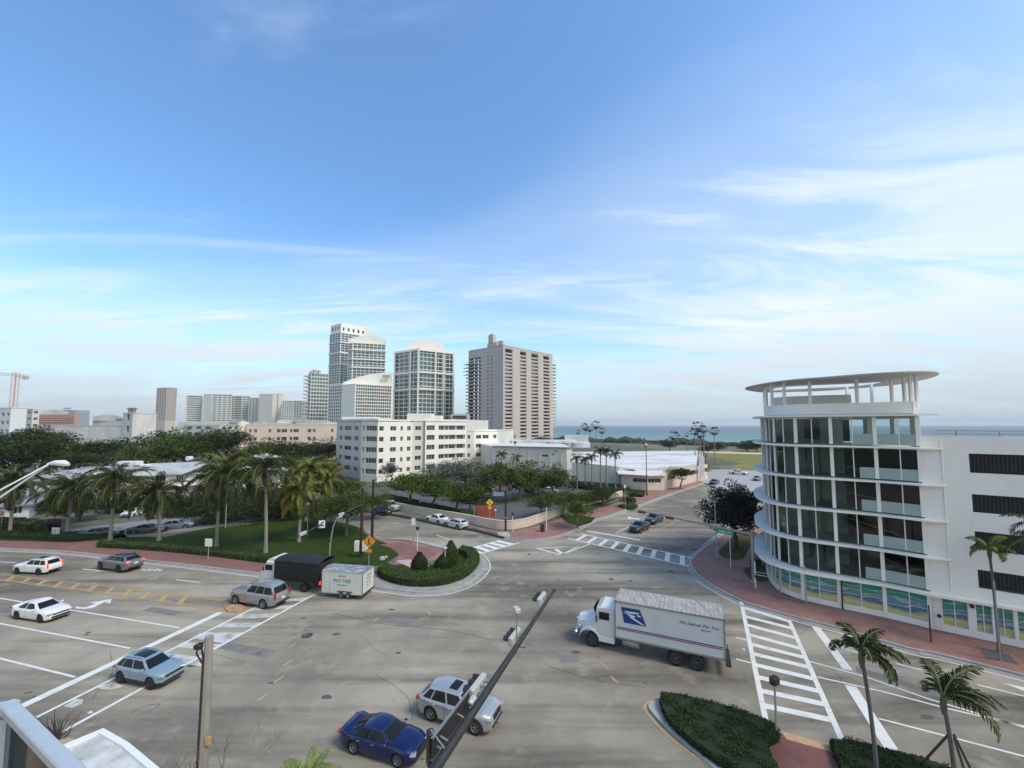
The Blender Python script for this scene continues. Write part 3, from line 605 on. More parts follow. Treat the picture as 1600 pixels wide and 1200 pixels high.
def quad_panel(name, a, b, z0, z1, m, parent, inset=0.0, th=.03):
    a = Vector(a); b = Vector(b); t = (b - a).normalized(); n = Vector((-t.y, t.x))
    mbp = MB(); c = (a + b) / 2 + n * inset * -1
    mbp.box((0, 0, 0), ((b - a).length, th, z1 - z0)); o = mbp.obj(name, m, parent, loc=(c.x, c.y, (z0 + z1) / 2), rz=math.atan2(t.y, t.x)); return o
nseg = len(facpts) - 1
for f in range(6):
    z0, z1 = FZ[f] + (.0 if f == 0 else .12), FZ[f + 1] - .13
    for i in range(nseg):
        # curve points between piers
        a, m_, b = fine[i * 6], fine[i * 6 + 3], fine[i * 6 + 6]
        for (p, q, h) in ((a, m_, 0), (m_, b, 1)):
            if f == 0:
                quad_panel('display_window', p, q, z0 + .45, z1 - .1, mur[(i + h) % 3], office)
            else:
                g = clear if (f == 5 and i >= 7) else tint_
                quad_panel('glass_pane', p, q, z0, z1, g, office, th=.02)
            if f >= 1 and i >= 7 and not (i == 7 and h == 0):
                pass
        # frosted blinds / spandrel behind lower half on right bays
        if f >= 1 and i >= 7:
            for (p, q, h) in ((a, m_, 0), (m_, b, 1)):
                if i == 7 and h == 0: continue
                t = (Vector(q) - Vector(p)).normalized(); n = Vector((-t.y, t.x))
                pp, qq = Vector(p) - n * .05, Vector(q) - n * .05
                if i == 7 and h == 1 and f < 5: pp = pp + (qq - pp) * .25
                quad_panel('frosted_panel', pp, qq, z0, z0 + .95, frost, office)
        # mullions
        mbp = MB(); mbp.box((0, 0, 0), (.075, .14, z1 - z0)); 
        mbp.obj('mullion', frame_w, office, loc=(m_[0], m_[1], (z0 + z1) / 2), rz=math.atan2(b[1] - a[1], b[0] - a[0]))
    for i in range(nseg + 1):
        p = facpts[i]; q = fine[min(i * 6 + 1, len(fine) - 1)]; r_ = fine[max(i * 6 - 1, 0)]
        mbp = MB(); mbp.box((0, 0, 0), (.26 if i > 5 else .13, .30, z1 - z0)); mbp.obj('pier', white, office, loc=(p[0], p[1], (z0 + z1) / 2), rz=math.atan2(q[1] - r_[1], q[0] - r_[0]))
# bulkhead under the display windows
for i in range(nseg * 2):
    quad_panel('plinth', fine[i * 3], fine[i * 3 + 3], .14, .60, white, office, th=.22)
# projecting curved slabs
nF = len(fine)
for k, z in enumerate(FZ[1:6] + [17.42]):
    prof = []
    for j, p in enumerate(fine):
        s = j / (nF - 1)
        o_ = (1.30 if k == 0 else 1.12 - .05 * k) * (1 - s) ** 0.0
        if s > .55: o_ = o_ + (.72 - o_) * min(1, (s - .55) / .35)
        prof.append(o_ * (1.0 if s > .15 else 1))
    outer = []
    for j, p in enumerate(fine):
        a = Vector(fine[max(j - 1, 0)]); b = Vector(fine[min(j + 1, nF - 1)]); t = (b - a).normalized()
        outer.append((p[0] + t.y * prof[j], p[1] - t.x * prof[j]))
    wt = Vector((.83, -.56)); e = Vector(fine[-1])
    tipo = e + wt * (1.45 if 0 < k else 16.0) + Vector((-wt.y * -1, -wt.x)).normalized() * 0
    nw = Vector((wt.y, -wt.x))   # outward (towards street)
    if nw.y > 0: nw = -nw
    t1 = e + wt * (1.35 if k else 16) + nw * (.40 if k else .72); t2 = e + wt * (1.35 if k else 16) + nw * .02
    if k == 5: t1 = e + wt * 1.2 + nw * .35; t2 = e + wt * 1.0 + nw * 0.0
    inner = [tuple(p) for p in fine]
    th = .15 if k else .20
    mbs = MB()
    for j in range(nF - 1):
        z_a, z_b = z - th, z
        q = [outer[j], outer[j + 1], inner[j + 1], inner[j]]
        iw = [tuple(Vector(q[2]) + (Vector(q[2]) - Vector(q[1])).normalized() * .4), tuple(Vector(q[3]) + (Vector(q[3]) - Vector(q[0])).normalized() * .4)]
        q = [q[0], q[1], iw[0], iw[1]]
        vs = [(x, y, z_a) for x, y in q] + [(x, y, z_b) for x, y in q]
        mbs.add(vs, [(3, 2, 1, 0), (4, 5, 6, 7), (0, 1, 5, 4), (2, 3, 7, 6)])
    mbs.prism([outer[-1], tuple(t1), tuple(t2), tuple(e)], z - th, z)
    mbs.obj('slab', white, office)
# floors, rear wall, interior partitions (seen through the glass)
mb = MB()
for z in FZ[1:]: mb.prism(plan, z - .28, z - .02)
mb.obj('floor_plate', white2, office)
mb = MB()
ins = offset_line(fine, 4.2)
for f in range(1, 5):
    for j in range(0, nF - 13, 3):
        a, b = ins[j], ins[j + 3]
        mb.add([(*a, FZ[f]), (*b, FZ[f]), (*b, FZ[f + 1] - .28), (*a, FZ[f + 1] - .28)], [(0, 1, 2, 3)])
mb.obj('interior_wall', mat('interior_wall_dim', (.50, .53, .50), .9), office)
mb = MB()
for f in range(0, 5):
    rl = rear if f < 5 else rear[2:]
    for a, b in zip([tuple(fine[-1])] + rear, rear + [tuple(fine[0])]):
        mb.add([(*a, FZ[f]), (*b, FZ[f]), (*b, FZ[f + 1] - .2), (*a, FZ[f + 1] - .2)], [(0, 1, 2, 3)])
for a, b in ((rear[2], rear[3]), (rear[3], tuple(fine[0]))):
    mb.add([(*a, FZ[5]), (*b, FZ[5]), (*b, FZ[6]), (*a, FZ[6])], [(0, 1, 2, 3)])
mb.obj('rear_wall', insided, office)
mb = MB()
for (x, y) in ((29.9, 43.0), (31.0, 46.8), (31.8, 40.3)):
    for f in range(1, 6): mb.box((x, y, (FZ[f] + FZ[f + 1]) / 2 - .1), (1.8, .3, 2.6), R(-40))
mb.obj('partition', inside, office)
mb = MB()
for (x, y) in ((34.9, 35.0), (36.9, 39.0), (37.8, 42.8), (33.6, 38.2)): mb.box((x, y, 16.0), (.45, .45, 2.7))
mb.obj('interior_column', inside, office)
# parapet, roof deck, penthouse, posts and the ring
mb = MB(); pf = smoothpts(facpts[2:], 6)
pe = offset_line(pf, .25)
loop = pe + [(34.6, 36.8), (36.6, 40.6), (37.2, 45.5), (33.0, 50.0)]
for i in range(len(loop)):
    a, b = loop[i], loop[(i + 1) % len(loop)]; t = (Vector(b) - Vector(a)).normalized(); n = Vector((-t.y, t.x)) * .2
    q = [a, b, tuple(Vector(b) + n), tuple(Vector(a) + n)]
    mb.prism(q, 17.42, 18.50)
mb.obj('parapet', white, office)
mb = MB(); mb.prism(loop, 17.30, 17.50); mb.obj('roof_deck', greyroof, office)
mb = MB(); pp = smoothpts([(28.6, 44.4), (28.7, 42.2), (30.6, 40.2), (33.0, 39.2), (33.5, 41.6), (32.5, 45.8), (30.6, 47)], 5, True); mb.prism(pp, 17.5, 19.45); mb.obj('penthouse', white, office)
ringo = smoothpts([(34.3, 32.4), (31.6, 32.6), (29.9, 33.9), (28.4, 35.9), (26.7, 38.2), (26.2, 41.2), (26.6, 45), (28.3, 48.6), (32.9, 52.6), (36.5, 51.5), (39, 49.8), (39.9, 47), (40.6, 44.2), (40.6, 42), (39.2, 38.6), (37.2, 35.2)], 6, True)
ringi = smoothpts([(35.7, 38.3), (34.7, 39.2), (32.3, 41.2), (30, 42.9), (29.6, 44.8), (30.5, 47.2), (32.0, 49.0), (34.2, 48), (35.8, 46.2), (37.9, 44.9), (37.5, 41.4)], 6, True)
mb = MB()
nO, nI = len(ringo), len(ringi)
cxr, cyr = 34.0, 44.0
def ringang(p): return math.atan2(p[1] - cyr, p[0] - cxr)
def ray_at(poly, ang):
    d = Vector((math.cos(ang), math.sin(ang))); best = None
    for i in range(len(poly)):
        a = Vector(poly[i]) - Vector((cxr, cyr)); b = Vector(poly[(i + 1) % len(poly)]) - Vector((cxr, cyr)); e = b - a
        den = d.x * e.y - d.y * e.x
        if abs(den) < 1e-9: continue
        t = (a.x * e.y - a.y * e.x) / den; s = (a.x * d.y - a.y * d.x) / den
        if t > 0 and -1e-6 <= s <= 1 + 1e-6 and (best is None or t > best): best = t
    return (cxr + d.x * best, cyr + d.y * best)
nA_ = 96; O_ = [ray_at(ringo, 2 * math.pi * k / nA_) for k in range(nA_)]; I_ = [ray_at(ringi, 2 * math.pi * k / nA_) for k in range(nA_)]
zr = lambda p: 20.62
for k in range(nA_):
    o0, o1, i0, i1 = O_[k], O_[(k + 1) % nA_], I_[k], I_[(k + 1) % nA_]
    vs = [(*o0, zr(o0) + .22), (*o1, zr(o1) + .22), (*i1, zr(i1) + .16), (*i0, zr(i0) + .16), (*o0, zr(o0) + .12), (*o1, zr(o1) + .12), (*i1, zr(i1) - .02), (*i0, zr(i0) - .02)]
    mb.add(vs, [(0, 1, 2, 3), (7, 6, 5, 4), (0, 4, 5, 1), (2, 6, 7, 3)])
mb.obj('ring_roof', mat('ring_concrete', (.44, .43, .41), .8, noise=[(.6, (.38, .36, .34), .48, .8, I3), (4, (.30, .28, .26), .62, .8, I3)]), office)
for j in (2, 9, 15, 21, 27, 34, 41):
    p = pf[min(j, len(pf) - 1)]; t = (Vector(pf[min(j + 1, len(pf) - 1)]) - Vector(pf[max(j - 1, 0)])).normalized(); n = Vector((-t.y, t.x)); q = Vector(p) + n * .35
    mb = MB(); mb.box((0, 0, 0), (.20, .20, 2.8)); mb.obj('post', white, office, loc=(q.x, q.y, 19.32))
for (x, y) in ((34.55, 35.4), (35.7, 37.8), (36.6, 40.9), (37.0, 44.4), (34.4, 34.2), (30.4, 48.1)):
    mb = MB(); mb.box((0, 0, 0), (.20, .20, 2.8)); mb.obj('post', white, office, loc=(x, y, 19.32))
# ---------------------------------------------------------------- parking garage with screened openings
garage = thing('parking_garage', 'white parking garage wall with four rows of dark screened openings beside the curved building', 'parking garage')
W0 = Vector((33.86, 33.66)); wd_ = Vector((.80, -.60)).normalized(); W1 = W0 + wd_ * 45; LW = 45
rows = [(3.95, 5.35), (6.85, 8.25), (9.7, 11.1), (12.75, 14.25)]
rects = []
def s_at(px, base=W0, d=wd_):
    a = (px - 800) / FPX * math.cos(TH)  # X/Y ratio near camera height
    return (a * base.y - base.x) / (d.x - a * d.y)
s0 = s_at(1510)
for a, b in rows: rects.append((s0, LW - 3, a, b))
shop = []
for a, b in ((.65, 2.03), (2.47, 3.28), (3.45, 4.35), (4.55, 6.3), (6.6, 8.4), (8.8, 11.2), (11.8, 14.4)): shop.append((a, b, .62, 2.72))
mb = MB(); facade(mb, W0, W1, .1, 15.6, rects + shop, .45)
mb.prism([tuple(W0 + Vector((.3, .35))), tuple(W1 + Vector((.3, .35))), tuple(W1 + V * 30), tuple(W0 + V * 18 + Vector((3.5, 0)))], 15.0, 15.2, 0)
mb.obj('wall', white, garage)
mb = MB()
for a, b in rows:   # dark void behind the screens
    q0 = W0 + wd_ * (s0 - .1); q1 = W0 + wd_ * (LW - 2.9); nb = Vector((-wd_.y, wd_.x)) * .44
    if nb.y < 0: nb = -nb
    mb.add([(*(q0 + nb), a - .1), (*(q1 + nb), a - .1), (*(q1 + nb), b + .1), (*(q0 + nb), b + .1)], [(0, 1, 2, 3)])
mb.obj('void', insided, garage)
bl = mat('screen_block_brown', (.055, .052, .048), .8)
rz_ = math.atan2(wd_.y, wd_.x); nb = Vector((-wd_.y, wd_.x)); nb = nb if nb.y > 0 else -nb
for a, b in rows:   # grid of block screens
    mb = MB(); n = int((LW - 3 - s0) / .21)
    for i in range(min(n, 70)): 
        q = W0 + wd_ * (s0 + .1 + i * .21) + nb * .14; mb.box((q.x, q.y, (a + b) / 2), (.035, .06, b - a), rz_)
    for k in range(9):
        q = W0 + wd_ * (s0 + 7.2) + nb * .15; mb.box((q.x, q.y, a + .02 + k * (b - a) / 8), (14.4, .05, .035), rz_)
    mb.obj('screen', bl, garage)
for i, (a, b, c, d) in enumerate(shop):
    p = W0 + wd_ * a + nb * .30; q = W0 + wd_ * b + nb * .30; quad_panel('display_window', p, q, c, d, mur[(i + 1) % 3], garage)
mb = MB()
for k in range(2): 
    q = W0 + wd_ * 22 + nb * .5; mb.box((q.x, q.y, 15.78 + k * .25), (42, .05, .05), rz_)
for i in range(18): q = W0 + wd_ * (2.2 + i * 2.3) + nb * .5; mb.box((q.x, q.y, 15.82), (.07, .07, .45), rz_)
mb.obj('railing', metal_grey, garage)
q = W0 + wd_ * .33 - nb * .03; mb = MB(); mb.bbox((0, 0, 0), (.50, .05, 2.1), .01); mb.obj('service_door', metal_white, garage, loc=(q.x, q.y, 1.35), rz=rz_)
for s_ in (1.35, 2.88, 3.9):
    q = W0 + wd_ * s_ + nb * .24; mb = MB(); mb.box((0, 0, 0), (.06, .08, 2.1)); mb.obj('mullion', frame_w, garage, loc=(q.x, q.y, 1.67), rz=rz_)
q = W0 + wd_ * 1.2 - nb * .06; mb = MB(); mb.tube([(0, 0, 3.4), (0, 0, 15.3)], .05, 6); mb.obj('downpipe', white, garage, loc=(q.x, q.y, 0))
q = W0 + wd_ * .36 - nb * .06; mb = MB(); mb.lathe([(.0, -.06), (.13, -.06), (.13, .04)], (0, 0, 0), 12, axis='Y'); mb.obj('vent_cap', metal_dark, garage, loc=(q.x, q.y - .1, 1.3), rz=rz_)
q = W0 + wd_ * 2.25 - nb * .1; mb = MB(); mb.bbox((0, 0, 0), (.22, .2, .26)); mb.obj('wall_lamp', metal_dark, garage, loc=(q.x, q.y, 2.5), rz=rz_)

# ---------------------------------------------------------------- five-storey apartment block
apt = thing('apartment_building', 'five storey white apartment block with corner balconies behind the round green trees', 'building')
A0 = (PX(527, 136), 136); A1 = (PX(563, 123), 123); A2 = (PX(591, 117), 117); A3 = (PX(602, 118.5), 118.5); A4 = (PX(643, 125), 125); A5 = (PX(665, 129), 129); A6 = (PX(683, 132), 132); A7 = (PX(729, 139), 139); A8 = (PX(741, 141), 141); A9 = (PX(777, 147), 147)
A1b = (PX(565.5, 119), 119)
HZT = 18.3; fh = 3.12; zb = 1.2
def aptwall(p, q, z1, spans, floors, ht=1.35, sill=1.1, mrev=None, m=None, panes=2, z0=0):
    rr = rowrects(spans, floors, zb, fh, sill, ht); mbx = MB(); facade(mbx, p, q, z0, z1, rr, .3); mbx.obj('wall', m or white, apt); windows(apt, p, q, rr, .3, panes=panes)
l = dist(A0, A1); aptwall(A0, A1, HZT, [(l * .13, l * .27), (l * .36, l * .66), (l * .78, l * .95)], range(5), m=white2)
aptwall(A1, A1b, HZT, [], [], m=white2)
l = dist(A1b, A2); aptwall(A1b, A2, HZT - .0, [(l * .06, l * .20), (l * .28, l * .94)], range(5), ht=1.5, panes=4, m=white2)
l = dist(A2, A3); aptwall(A2, A3, HZT, [(l * .2, l * .85)], range(5), panes=1)
l = dist(A3, A4); aptwall(A3, A4, HZT - .2, [(l * .20, l * .42), (l * .58, l * .68), (l * .84, l * .98)], range(5), panes=2)
dsh = Vector((0, 2.2))
l = dist(A4, A5); B4 = tuple(Vector(A4) + dsh); B5 = tuple(Vector(A5) + dsh * .6)
aptwall(B4, B5, HZT - .5, [(l * .15, l * .55)], range(5), m=white2)
aptwall(A4, B4, HZT - .5, [], []); aptwall(B5, A5, HZT - .2, [], [])
l = dist(A5, A6); aptwall(A5, A6, HZT + .4, [(l * .12, l * .82)], range(5), ht=1.6, panes=3)
# balcony bays: solid parapet bands in front of deep openings
l = dist(A6, A7)
rr = rowrects([(l * .06, l * .96)], range(1, 5), zb, fh, 1.15, 1.5); mb = MB(); facade(mb, A6, A7, 0, HZT, rr, 1.2); mb.obj('wall', white, apt)
for (s0_, s1_, a_, b_) in rr:
    sub_ = [(s0_ + (s1_ - s0_) * t0, s0_ + (s1_ - s0_) * t1, a_, b_) for t0, t1 in ((.02, .24), (.30, .40), (.44, .66), (.74, .97))]
    windows(apt, A6, A7, sub_, 1.19, panes=2); 
mb = MB(); P0_ = Vector(A6); t_ = (Vector(A7) - P0_).normalized(); n_ = Vector((t_.y, -t_.x))
for (s0_, s1_, a_, b_) in rr:
    c = P0_ + t_ * ((s0_ + s1_) / 2) - n_ * 1.22; mb.box((c.x, c.y, (a_ + b_) / 2), (s1_ - s0_, .04, b_ - a_), math.atan2(t_.y, t_.x))
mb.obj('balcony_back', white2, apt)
aptwall(A7, A8, HZT - 3.2, [(.5, dist(A7, A8) * .5)], range(1, 4), m=white2, panes=1)
l = dist(A8, A9); aptwall(A8, A9, HZT - 3.4, [(l * .08, l * .30), (l * .36, l * .62), (l * .82, l * .97)], range(0, 4), m=white)
mb = MB(); back = Vector((6, 22))
top = [A0, A1, A1b, A2, A3, A4, B4, B5, A5, A6, A7]; mb.prism(top + [tuple(Vector(A7) + back), tuple(Vector(A0) + back)], HZT - .9, HZT - .6, 0)
mb.prism([A7, A8, A9, tuple(Vector(A9) + back), tuple(Vector(A7) + back)], HZT - 4.2, HZT - 4.0, 0); mb.obj('roof', greyroof, apt)
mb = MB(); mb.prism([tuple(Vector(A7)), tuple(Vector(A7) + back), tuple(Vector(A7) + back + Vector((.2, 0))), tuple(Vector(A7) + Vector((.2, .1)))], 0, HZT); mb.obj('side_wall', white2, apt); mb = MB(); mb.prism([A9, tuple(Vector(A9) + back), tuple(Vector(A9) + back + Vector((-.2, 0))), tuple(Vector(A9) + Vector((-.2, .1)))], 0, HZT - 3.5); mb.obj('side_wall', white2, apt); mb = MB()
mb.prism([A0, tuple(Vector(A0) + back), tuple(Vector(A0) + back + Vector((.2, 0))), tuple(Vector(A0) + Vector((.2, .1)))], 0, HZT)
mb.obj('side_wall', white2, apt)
mb = MB()
for (px, Y, wd, h, d) in ((560, 134, 11, 1.5, 5), (655, 134, 8, 2.6, 5), (668, 137, 9, 1.9, 5), (590, 128, 7, .8, 3)):
    mb.box((PX(px, Y), Y + d / 2, HZT - .6 + h / 2), (wd, d, h))
mb.obj('roof_house', white, apt)

# ---------------------------------------------------------------- white retail building with membrane roof
ret = thing('retail_building', 'low white retail building with large flat membrane roof and cream corner by the street', 'building')
c0 = Vector(G(1012, 767)); 
def ruv(a, b): p = c0 + U * a + V * b; return (p.x, p.y)
# corner entrance pavilion (cream), then big hall behind
e0 = Vector(G(971, 764)); ca = Vector(G(1012, 767)); cb = Vector(G(1035, 766.5)); cc_ = Vector(G(1089, 753))
mb = MB(); facade(mb, e0, ca, .1, 3.7, [(dist(e0, ca) * .45, dist(e0, ca) * .98, 2.0, 3.0)], .2); facade(mb, ca, cb, .1, 3.7, [(.2, dist(ca, cb) * .9, 2.0, 3.0)], .2); facade(mb, cb, cc_, .1, 4.6, rowrects([(3 + i * 7.5, 8 + i * 7.5) for i in range(4)], [0], .1, 3, 2.2, 1.2), .2)
mb.obj('wall', cream, ret)
windows(ret, e0, ca, [(dist(e0, ca) * .45 + i * dist(e0, ca) * .53 / 3, dist(e0, ca) * .45 + (i + 1) * dist(e0, ca) * .53 / 3, 2.0, 3.0) for i in range(3)], .2, panes=2, fm=frame_g, gm=glass_dark)
windows(ret, ca, cb, [(.2 + i * (dist(ca, cb) * .9 - .2) / 2, .2 + (i + 1) * (dist(ca, cb) * .9 - .2) / 2, 2.0, 3.0) for i in range(2)], .2, panes=2, fm=frame_g, gm=glass_dark)
windows(ret, cb, cc_, rowrects([(3 + i * 7.5, 8 + i * 7.5) for i in range(4)], [0], .1, 3, 2.2, 1.2), .2, panes=4, fm=frame_g, gm=glass_dark)
hl = [(PX(893, 118), 118), (PX(966, 112), 112), (PX(1020, 113), 113)]
mb = MB()
hr = (PX(1090, 152), 152); hb = (PX(1092, 200), 200); hlb = (PX(800, 200), 200)
zf = ZY(727, 112); zr_ = ZY(706, 152)
mb = MB(); mb.add([(*hl[0], .1), (*hl[1], .1), (*hl[1], zf - .3), (*hl[0], zf + .6)], [(0, 1, 2, 3)]); mb.add([(*hl[1], .1), (*hl[2], .1), (*hl[2], 4.0), (*hl[1], zf - .3)], [(0, 1, 2, 3)])
mb.obj('hall_wall', white2, ret)
mb = MB()
for i in range(9):
    p = Vector(hl[0]).lerp(Vector(hl[1]), (i + .5) / 9); mb.box((p.x, p.y - .06, 3.0), (.10, .12, 5.6))
mb.obj('pilaster', white2, ret)
mb = MB(); n = 14; m = 10                                            # the roof sheet, gently sagging towards the street
F0, F1, F2 = Vector((*hl[0], zf + .6)), Vector((PX(990, 111), 111, zf - .9)), Vector((*cc_, 4.7))
Bk0, Bk1 = Vector((PX(820, 185), 185, ZY(706, 185))), Vector((PX(1090, 190), 190, ZY(704, 190)))
gridv = []
for j in range(m + 1):
    for i in range(n + 1):
        s = i / n; t = j / m
        f = F0.lerp(F1, s / .5) if s < .5 else F1.lerp(F2, (s - .5) / .5); bq = Bk0.lerp(Bk1, s)
        p = f.lerp(bq, t); p.z += math.sin(t * math.pi) * .5 + math.sin(s * 9) * .06; gridv.append(tuple(p))
mb.add(gridv, [(j * (n + 1) + i, j * (n + 1) + i + 1, (j + 1) * (n + 1) + i + 1, (j + 1) * (n + 1) + i) for j in range(m) for i in range(n)], 0, True)
mb.obj('hall_roof', whiteroof, ret)
mb = MB()
for i in range(n // 2, n):
    a, b = Vector(gridv[i]), Vector(gridv[i + 1]); a.z -= .02; b.z -= .02; mb.add([(a.x, a.y, 2.5), (b.x, b.y, 2.5), tuple(b), tuple(a)], [(0, 1, 2, 3)])
mb.obj('roof_fascia', white2, ret)
mb = MB(); mb.prism([tuple(e0 + Vector((-.9, -.4))), tuple(ca + Vector((0, -.9))), tuple(cb + Vector((.8, -.4))), (PX(1036, 112), 112), (PX(962, 112.5), 112.5)], 3.72, 3.95); mb.obj('pavilion_roof', whiteroof, ret)
mb = MB()
mb.prism([(PX(805, 150), 150), (PX(880, 140), 140), (PX(893, 118), 118), (PX(885, 117), 117), (PX(770, 125), 125), (PX(745, 150), 150)], 0, ZY(694, 140)); mb.obj('left_hall', white2, ret)
hp_ = [(PX(805, 150), 150), (PX(770, 125), 125), (PX(885, 117), 117), (PX(893, 118), 118), (PX(880, 140), 140)]
for a, b in zip(hp_[1:3], hp_[2:4]):
    t_ = (Vector(b) - Vector(a)); c_ = (Vector(a) + Vector(b)) / 2; zt9 = ZY(694, 140)
    mb = MB(); mb.box((c_.x, c_.y - .1, zt9 + .1), (t_.length + .3, .5, .35), math.atan2(t_.y, t_.x)); mb.obj('coping', metal_grey, ret)
t_ = (Vector(hp_[2]) - Vector(hp_[1])); n_ = 7
for k in range(n_):
    c_ = Vector(hp_[1]) + t_ * ((k + .5) / n_); mb = MB(); mb.box((c_.x, c_.y - .12, ZY(694, 140) / 2), (.16, .3, ZY(694, 140) - .6), math.atan2(t_.y, t_.x)); mb.obj('pilaster', white2, ret)
mb = MB(); mb.prism([(x * 1.0, y) for x, y in hp_], ZY(694, 140) + .02, ZY(694, 140) + .06); mb.obj('left_hall_roof', whiteroof, ret)
mb = MB()
for (px, Y, wd, d, z0_, h) in ((892, 160, 14, 8, 7.8, 2.0), (850, 165, 26, 8, 7.8, 2.6), (800, 160, 18, 8, 7.6, 1.0), (900, 175, 10, 4, 8.5, 3.6)): mb.box((PX(px, Y), Y, z0_ + h / 2), (wd, d, h), R(-6))
mb.obj('roof_housing', whiteroof, ret)
mb = MB()
for k in range(7):
    px, Y = 818 + k * 13, 150 + (k * 37 % 20); mb.bbox((PX(px, Y), Y, 9.0), (rnd.uniform(1.2, 2.6), 1.6, rnd.uniform(1.0, 1.8)), .1, R(k * 20))
mb.obj('roof_unit', metal_grey, ret)
mb = MB(); g = G(1095, 752)
for k in range(5): mb.box((PX(1090 + k * 1.8, 118), 118, 4 + (k % 2)), (.2, .2, 8.5 - k * .4))
mb.box((PX(1093, 118), 118, 5.0), (1.4, .3, .25)); mb.box((PX(1093, 118), 118, 7.0), (1.4, .3, .25)); mb.obj('frame', metal_white, ret)

# ---------------------------------------------------------------- cream retaining wall along the parking lot
cw_ = smoothpts(GL([(588, 791), (650, 804), (700, 813), (737, 820), (770, 827), (800, 828.5), (825, 824), (845, 817), (875, 806), (905, 795), (947, 784)]), 5)
wallo = thing('retaining_wall', 'curved cream wall running round the corner below the parking lot', 'wall')
th_ = offset_line(cw_, .28)
for i in range(0, len(cw_) - 1, 2):
    e_ = min(i + 2, len(cw_) - 1); a, b = cw_[i:e_ + 1], th_[i:e_ + 1]; mb = MB(); mb.prism(a + b[::-1], .0, 1.42); mb.obj('panel', cream, wallo)
mb = MB()
a, b = offset_line(cw_, -.05), offset_line(cw_, .33)
for i in range(len(cw_) - 1): mb.prism([a[i], a[i + 1], b[i + 1], b[i]], 1.423, 1.50)
mb.obj('coping', mat('coping_cream', (.58, .50, .42), .8), wallo)
wallp = thing('low_planter_wall', 'short stretch of low cream planter wall beyond the curved wall', 'wall')
for x0, x1, y0, y1 in ((930, 945, 787, 784), (950, 972, 783, 776)):
    p, q = Vector(G(x0, y0)), Vector(G(x1, y1)); c = (p + q) / 2; mb = MB(); mb.box((c.x, c.y, .75), ((q - p).length, .3, 1.3), math.atan2(q.y - p.y, q.x - p.x)); mb.obj('panel', cream, wallp)

# ---------------------------------------------------------------- towers
def tower(name, label, pts, Ztop, Zbot, nfl, cols, wallm, glassm, frac=(.86, .78), rev=.35, pier=None, cap=True, roofm=None, panes=1, cat='tower', balc=None):
    """pts: plan points left to right as seen, each face gets windows; the back is closed"""
    T = thing(name, label, cat)
    fhh = (Ztop - Zbot) / nfl
    cx_ = sum(p[0] for p in pts) / len(pts)
    for i in range(len(pts) - 1):
        l = dist(pts[i], pts[i + 1]); c = cols[i]
        if c == 0: rr = []
        else:
            fr_ = frac[0]; rr = rowrects(evenspans(l, c, fr_, l * .02), range(nfl), Zbot, fhh, fhh * (1 - frac[1]) * .5, fhh * frac[1])
        mbx = MB(); facade(mbx, pts[i], pts[i + 1], 0, Ztop, rr, rev); mbx.obj('wall', wallm, T)
        P0 = Vector(pts[i]); t = (Vector(pts[i + 1]) - P0).normalized(); nn = Vector((t.y, -t.x)); rz = math.atan2(t.y, t.x)
        if rr:
            s0, s1, a, b = rr[0]; me = window_mesh(s1 - s0, b - a, panes=panes, fm=wallm, gm=glassm, fw=.12)
            for (s0, s1, a, b) in rr:
                q = P0 + t * s0 - nn * (rev - .02); link('window', me, T, loc=(q.x, q.y, a), rz=rz)
    dd = dist(pts[0], pts[-1]) * .6; e0 = Vector(pts[0]); e1 = Vector(pts[-1]); f0 = e0 + e0.normalized() * dd + (e1 - e0).normalized() * dd * .06; f1 = e1 + e1.normalized() * dd - (e1 - e0).normalized() * dd * .06
    mbx = MB(); mbx.prism([tuple(p) for p in pts] + [tuple(f1), tuple(f0)], Ztop - .6, Ztop - .1); mbx.obj('roof', roofm or wallm, T)
    mbx = MB()
    facade(mbx, e1, f1, 0, Ztop, [], rev); mbx.obj('side_wall', wallm, T); mbx = MB(); facade(mbx, f0, e0, 0, Ztop, [], rev); mbx.obj('side_wall', wallm, T); mbx = MB(); facade(mbx, f1, f0, 0, Ztop, [], rev); mbx.obj('rear_wall', wallm, T)
    return T
def pp_(px, Y): return (PX(px, Y), Y)
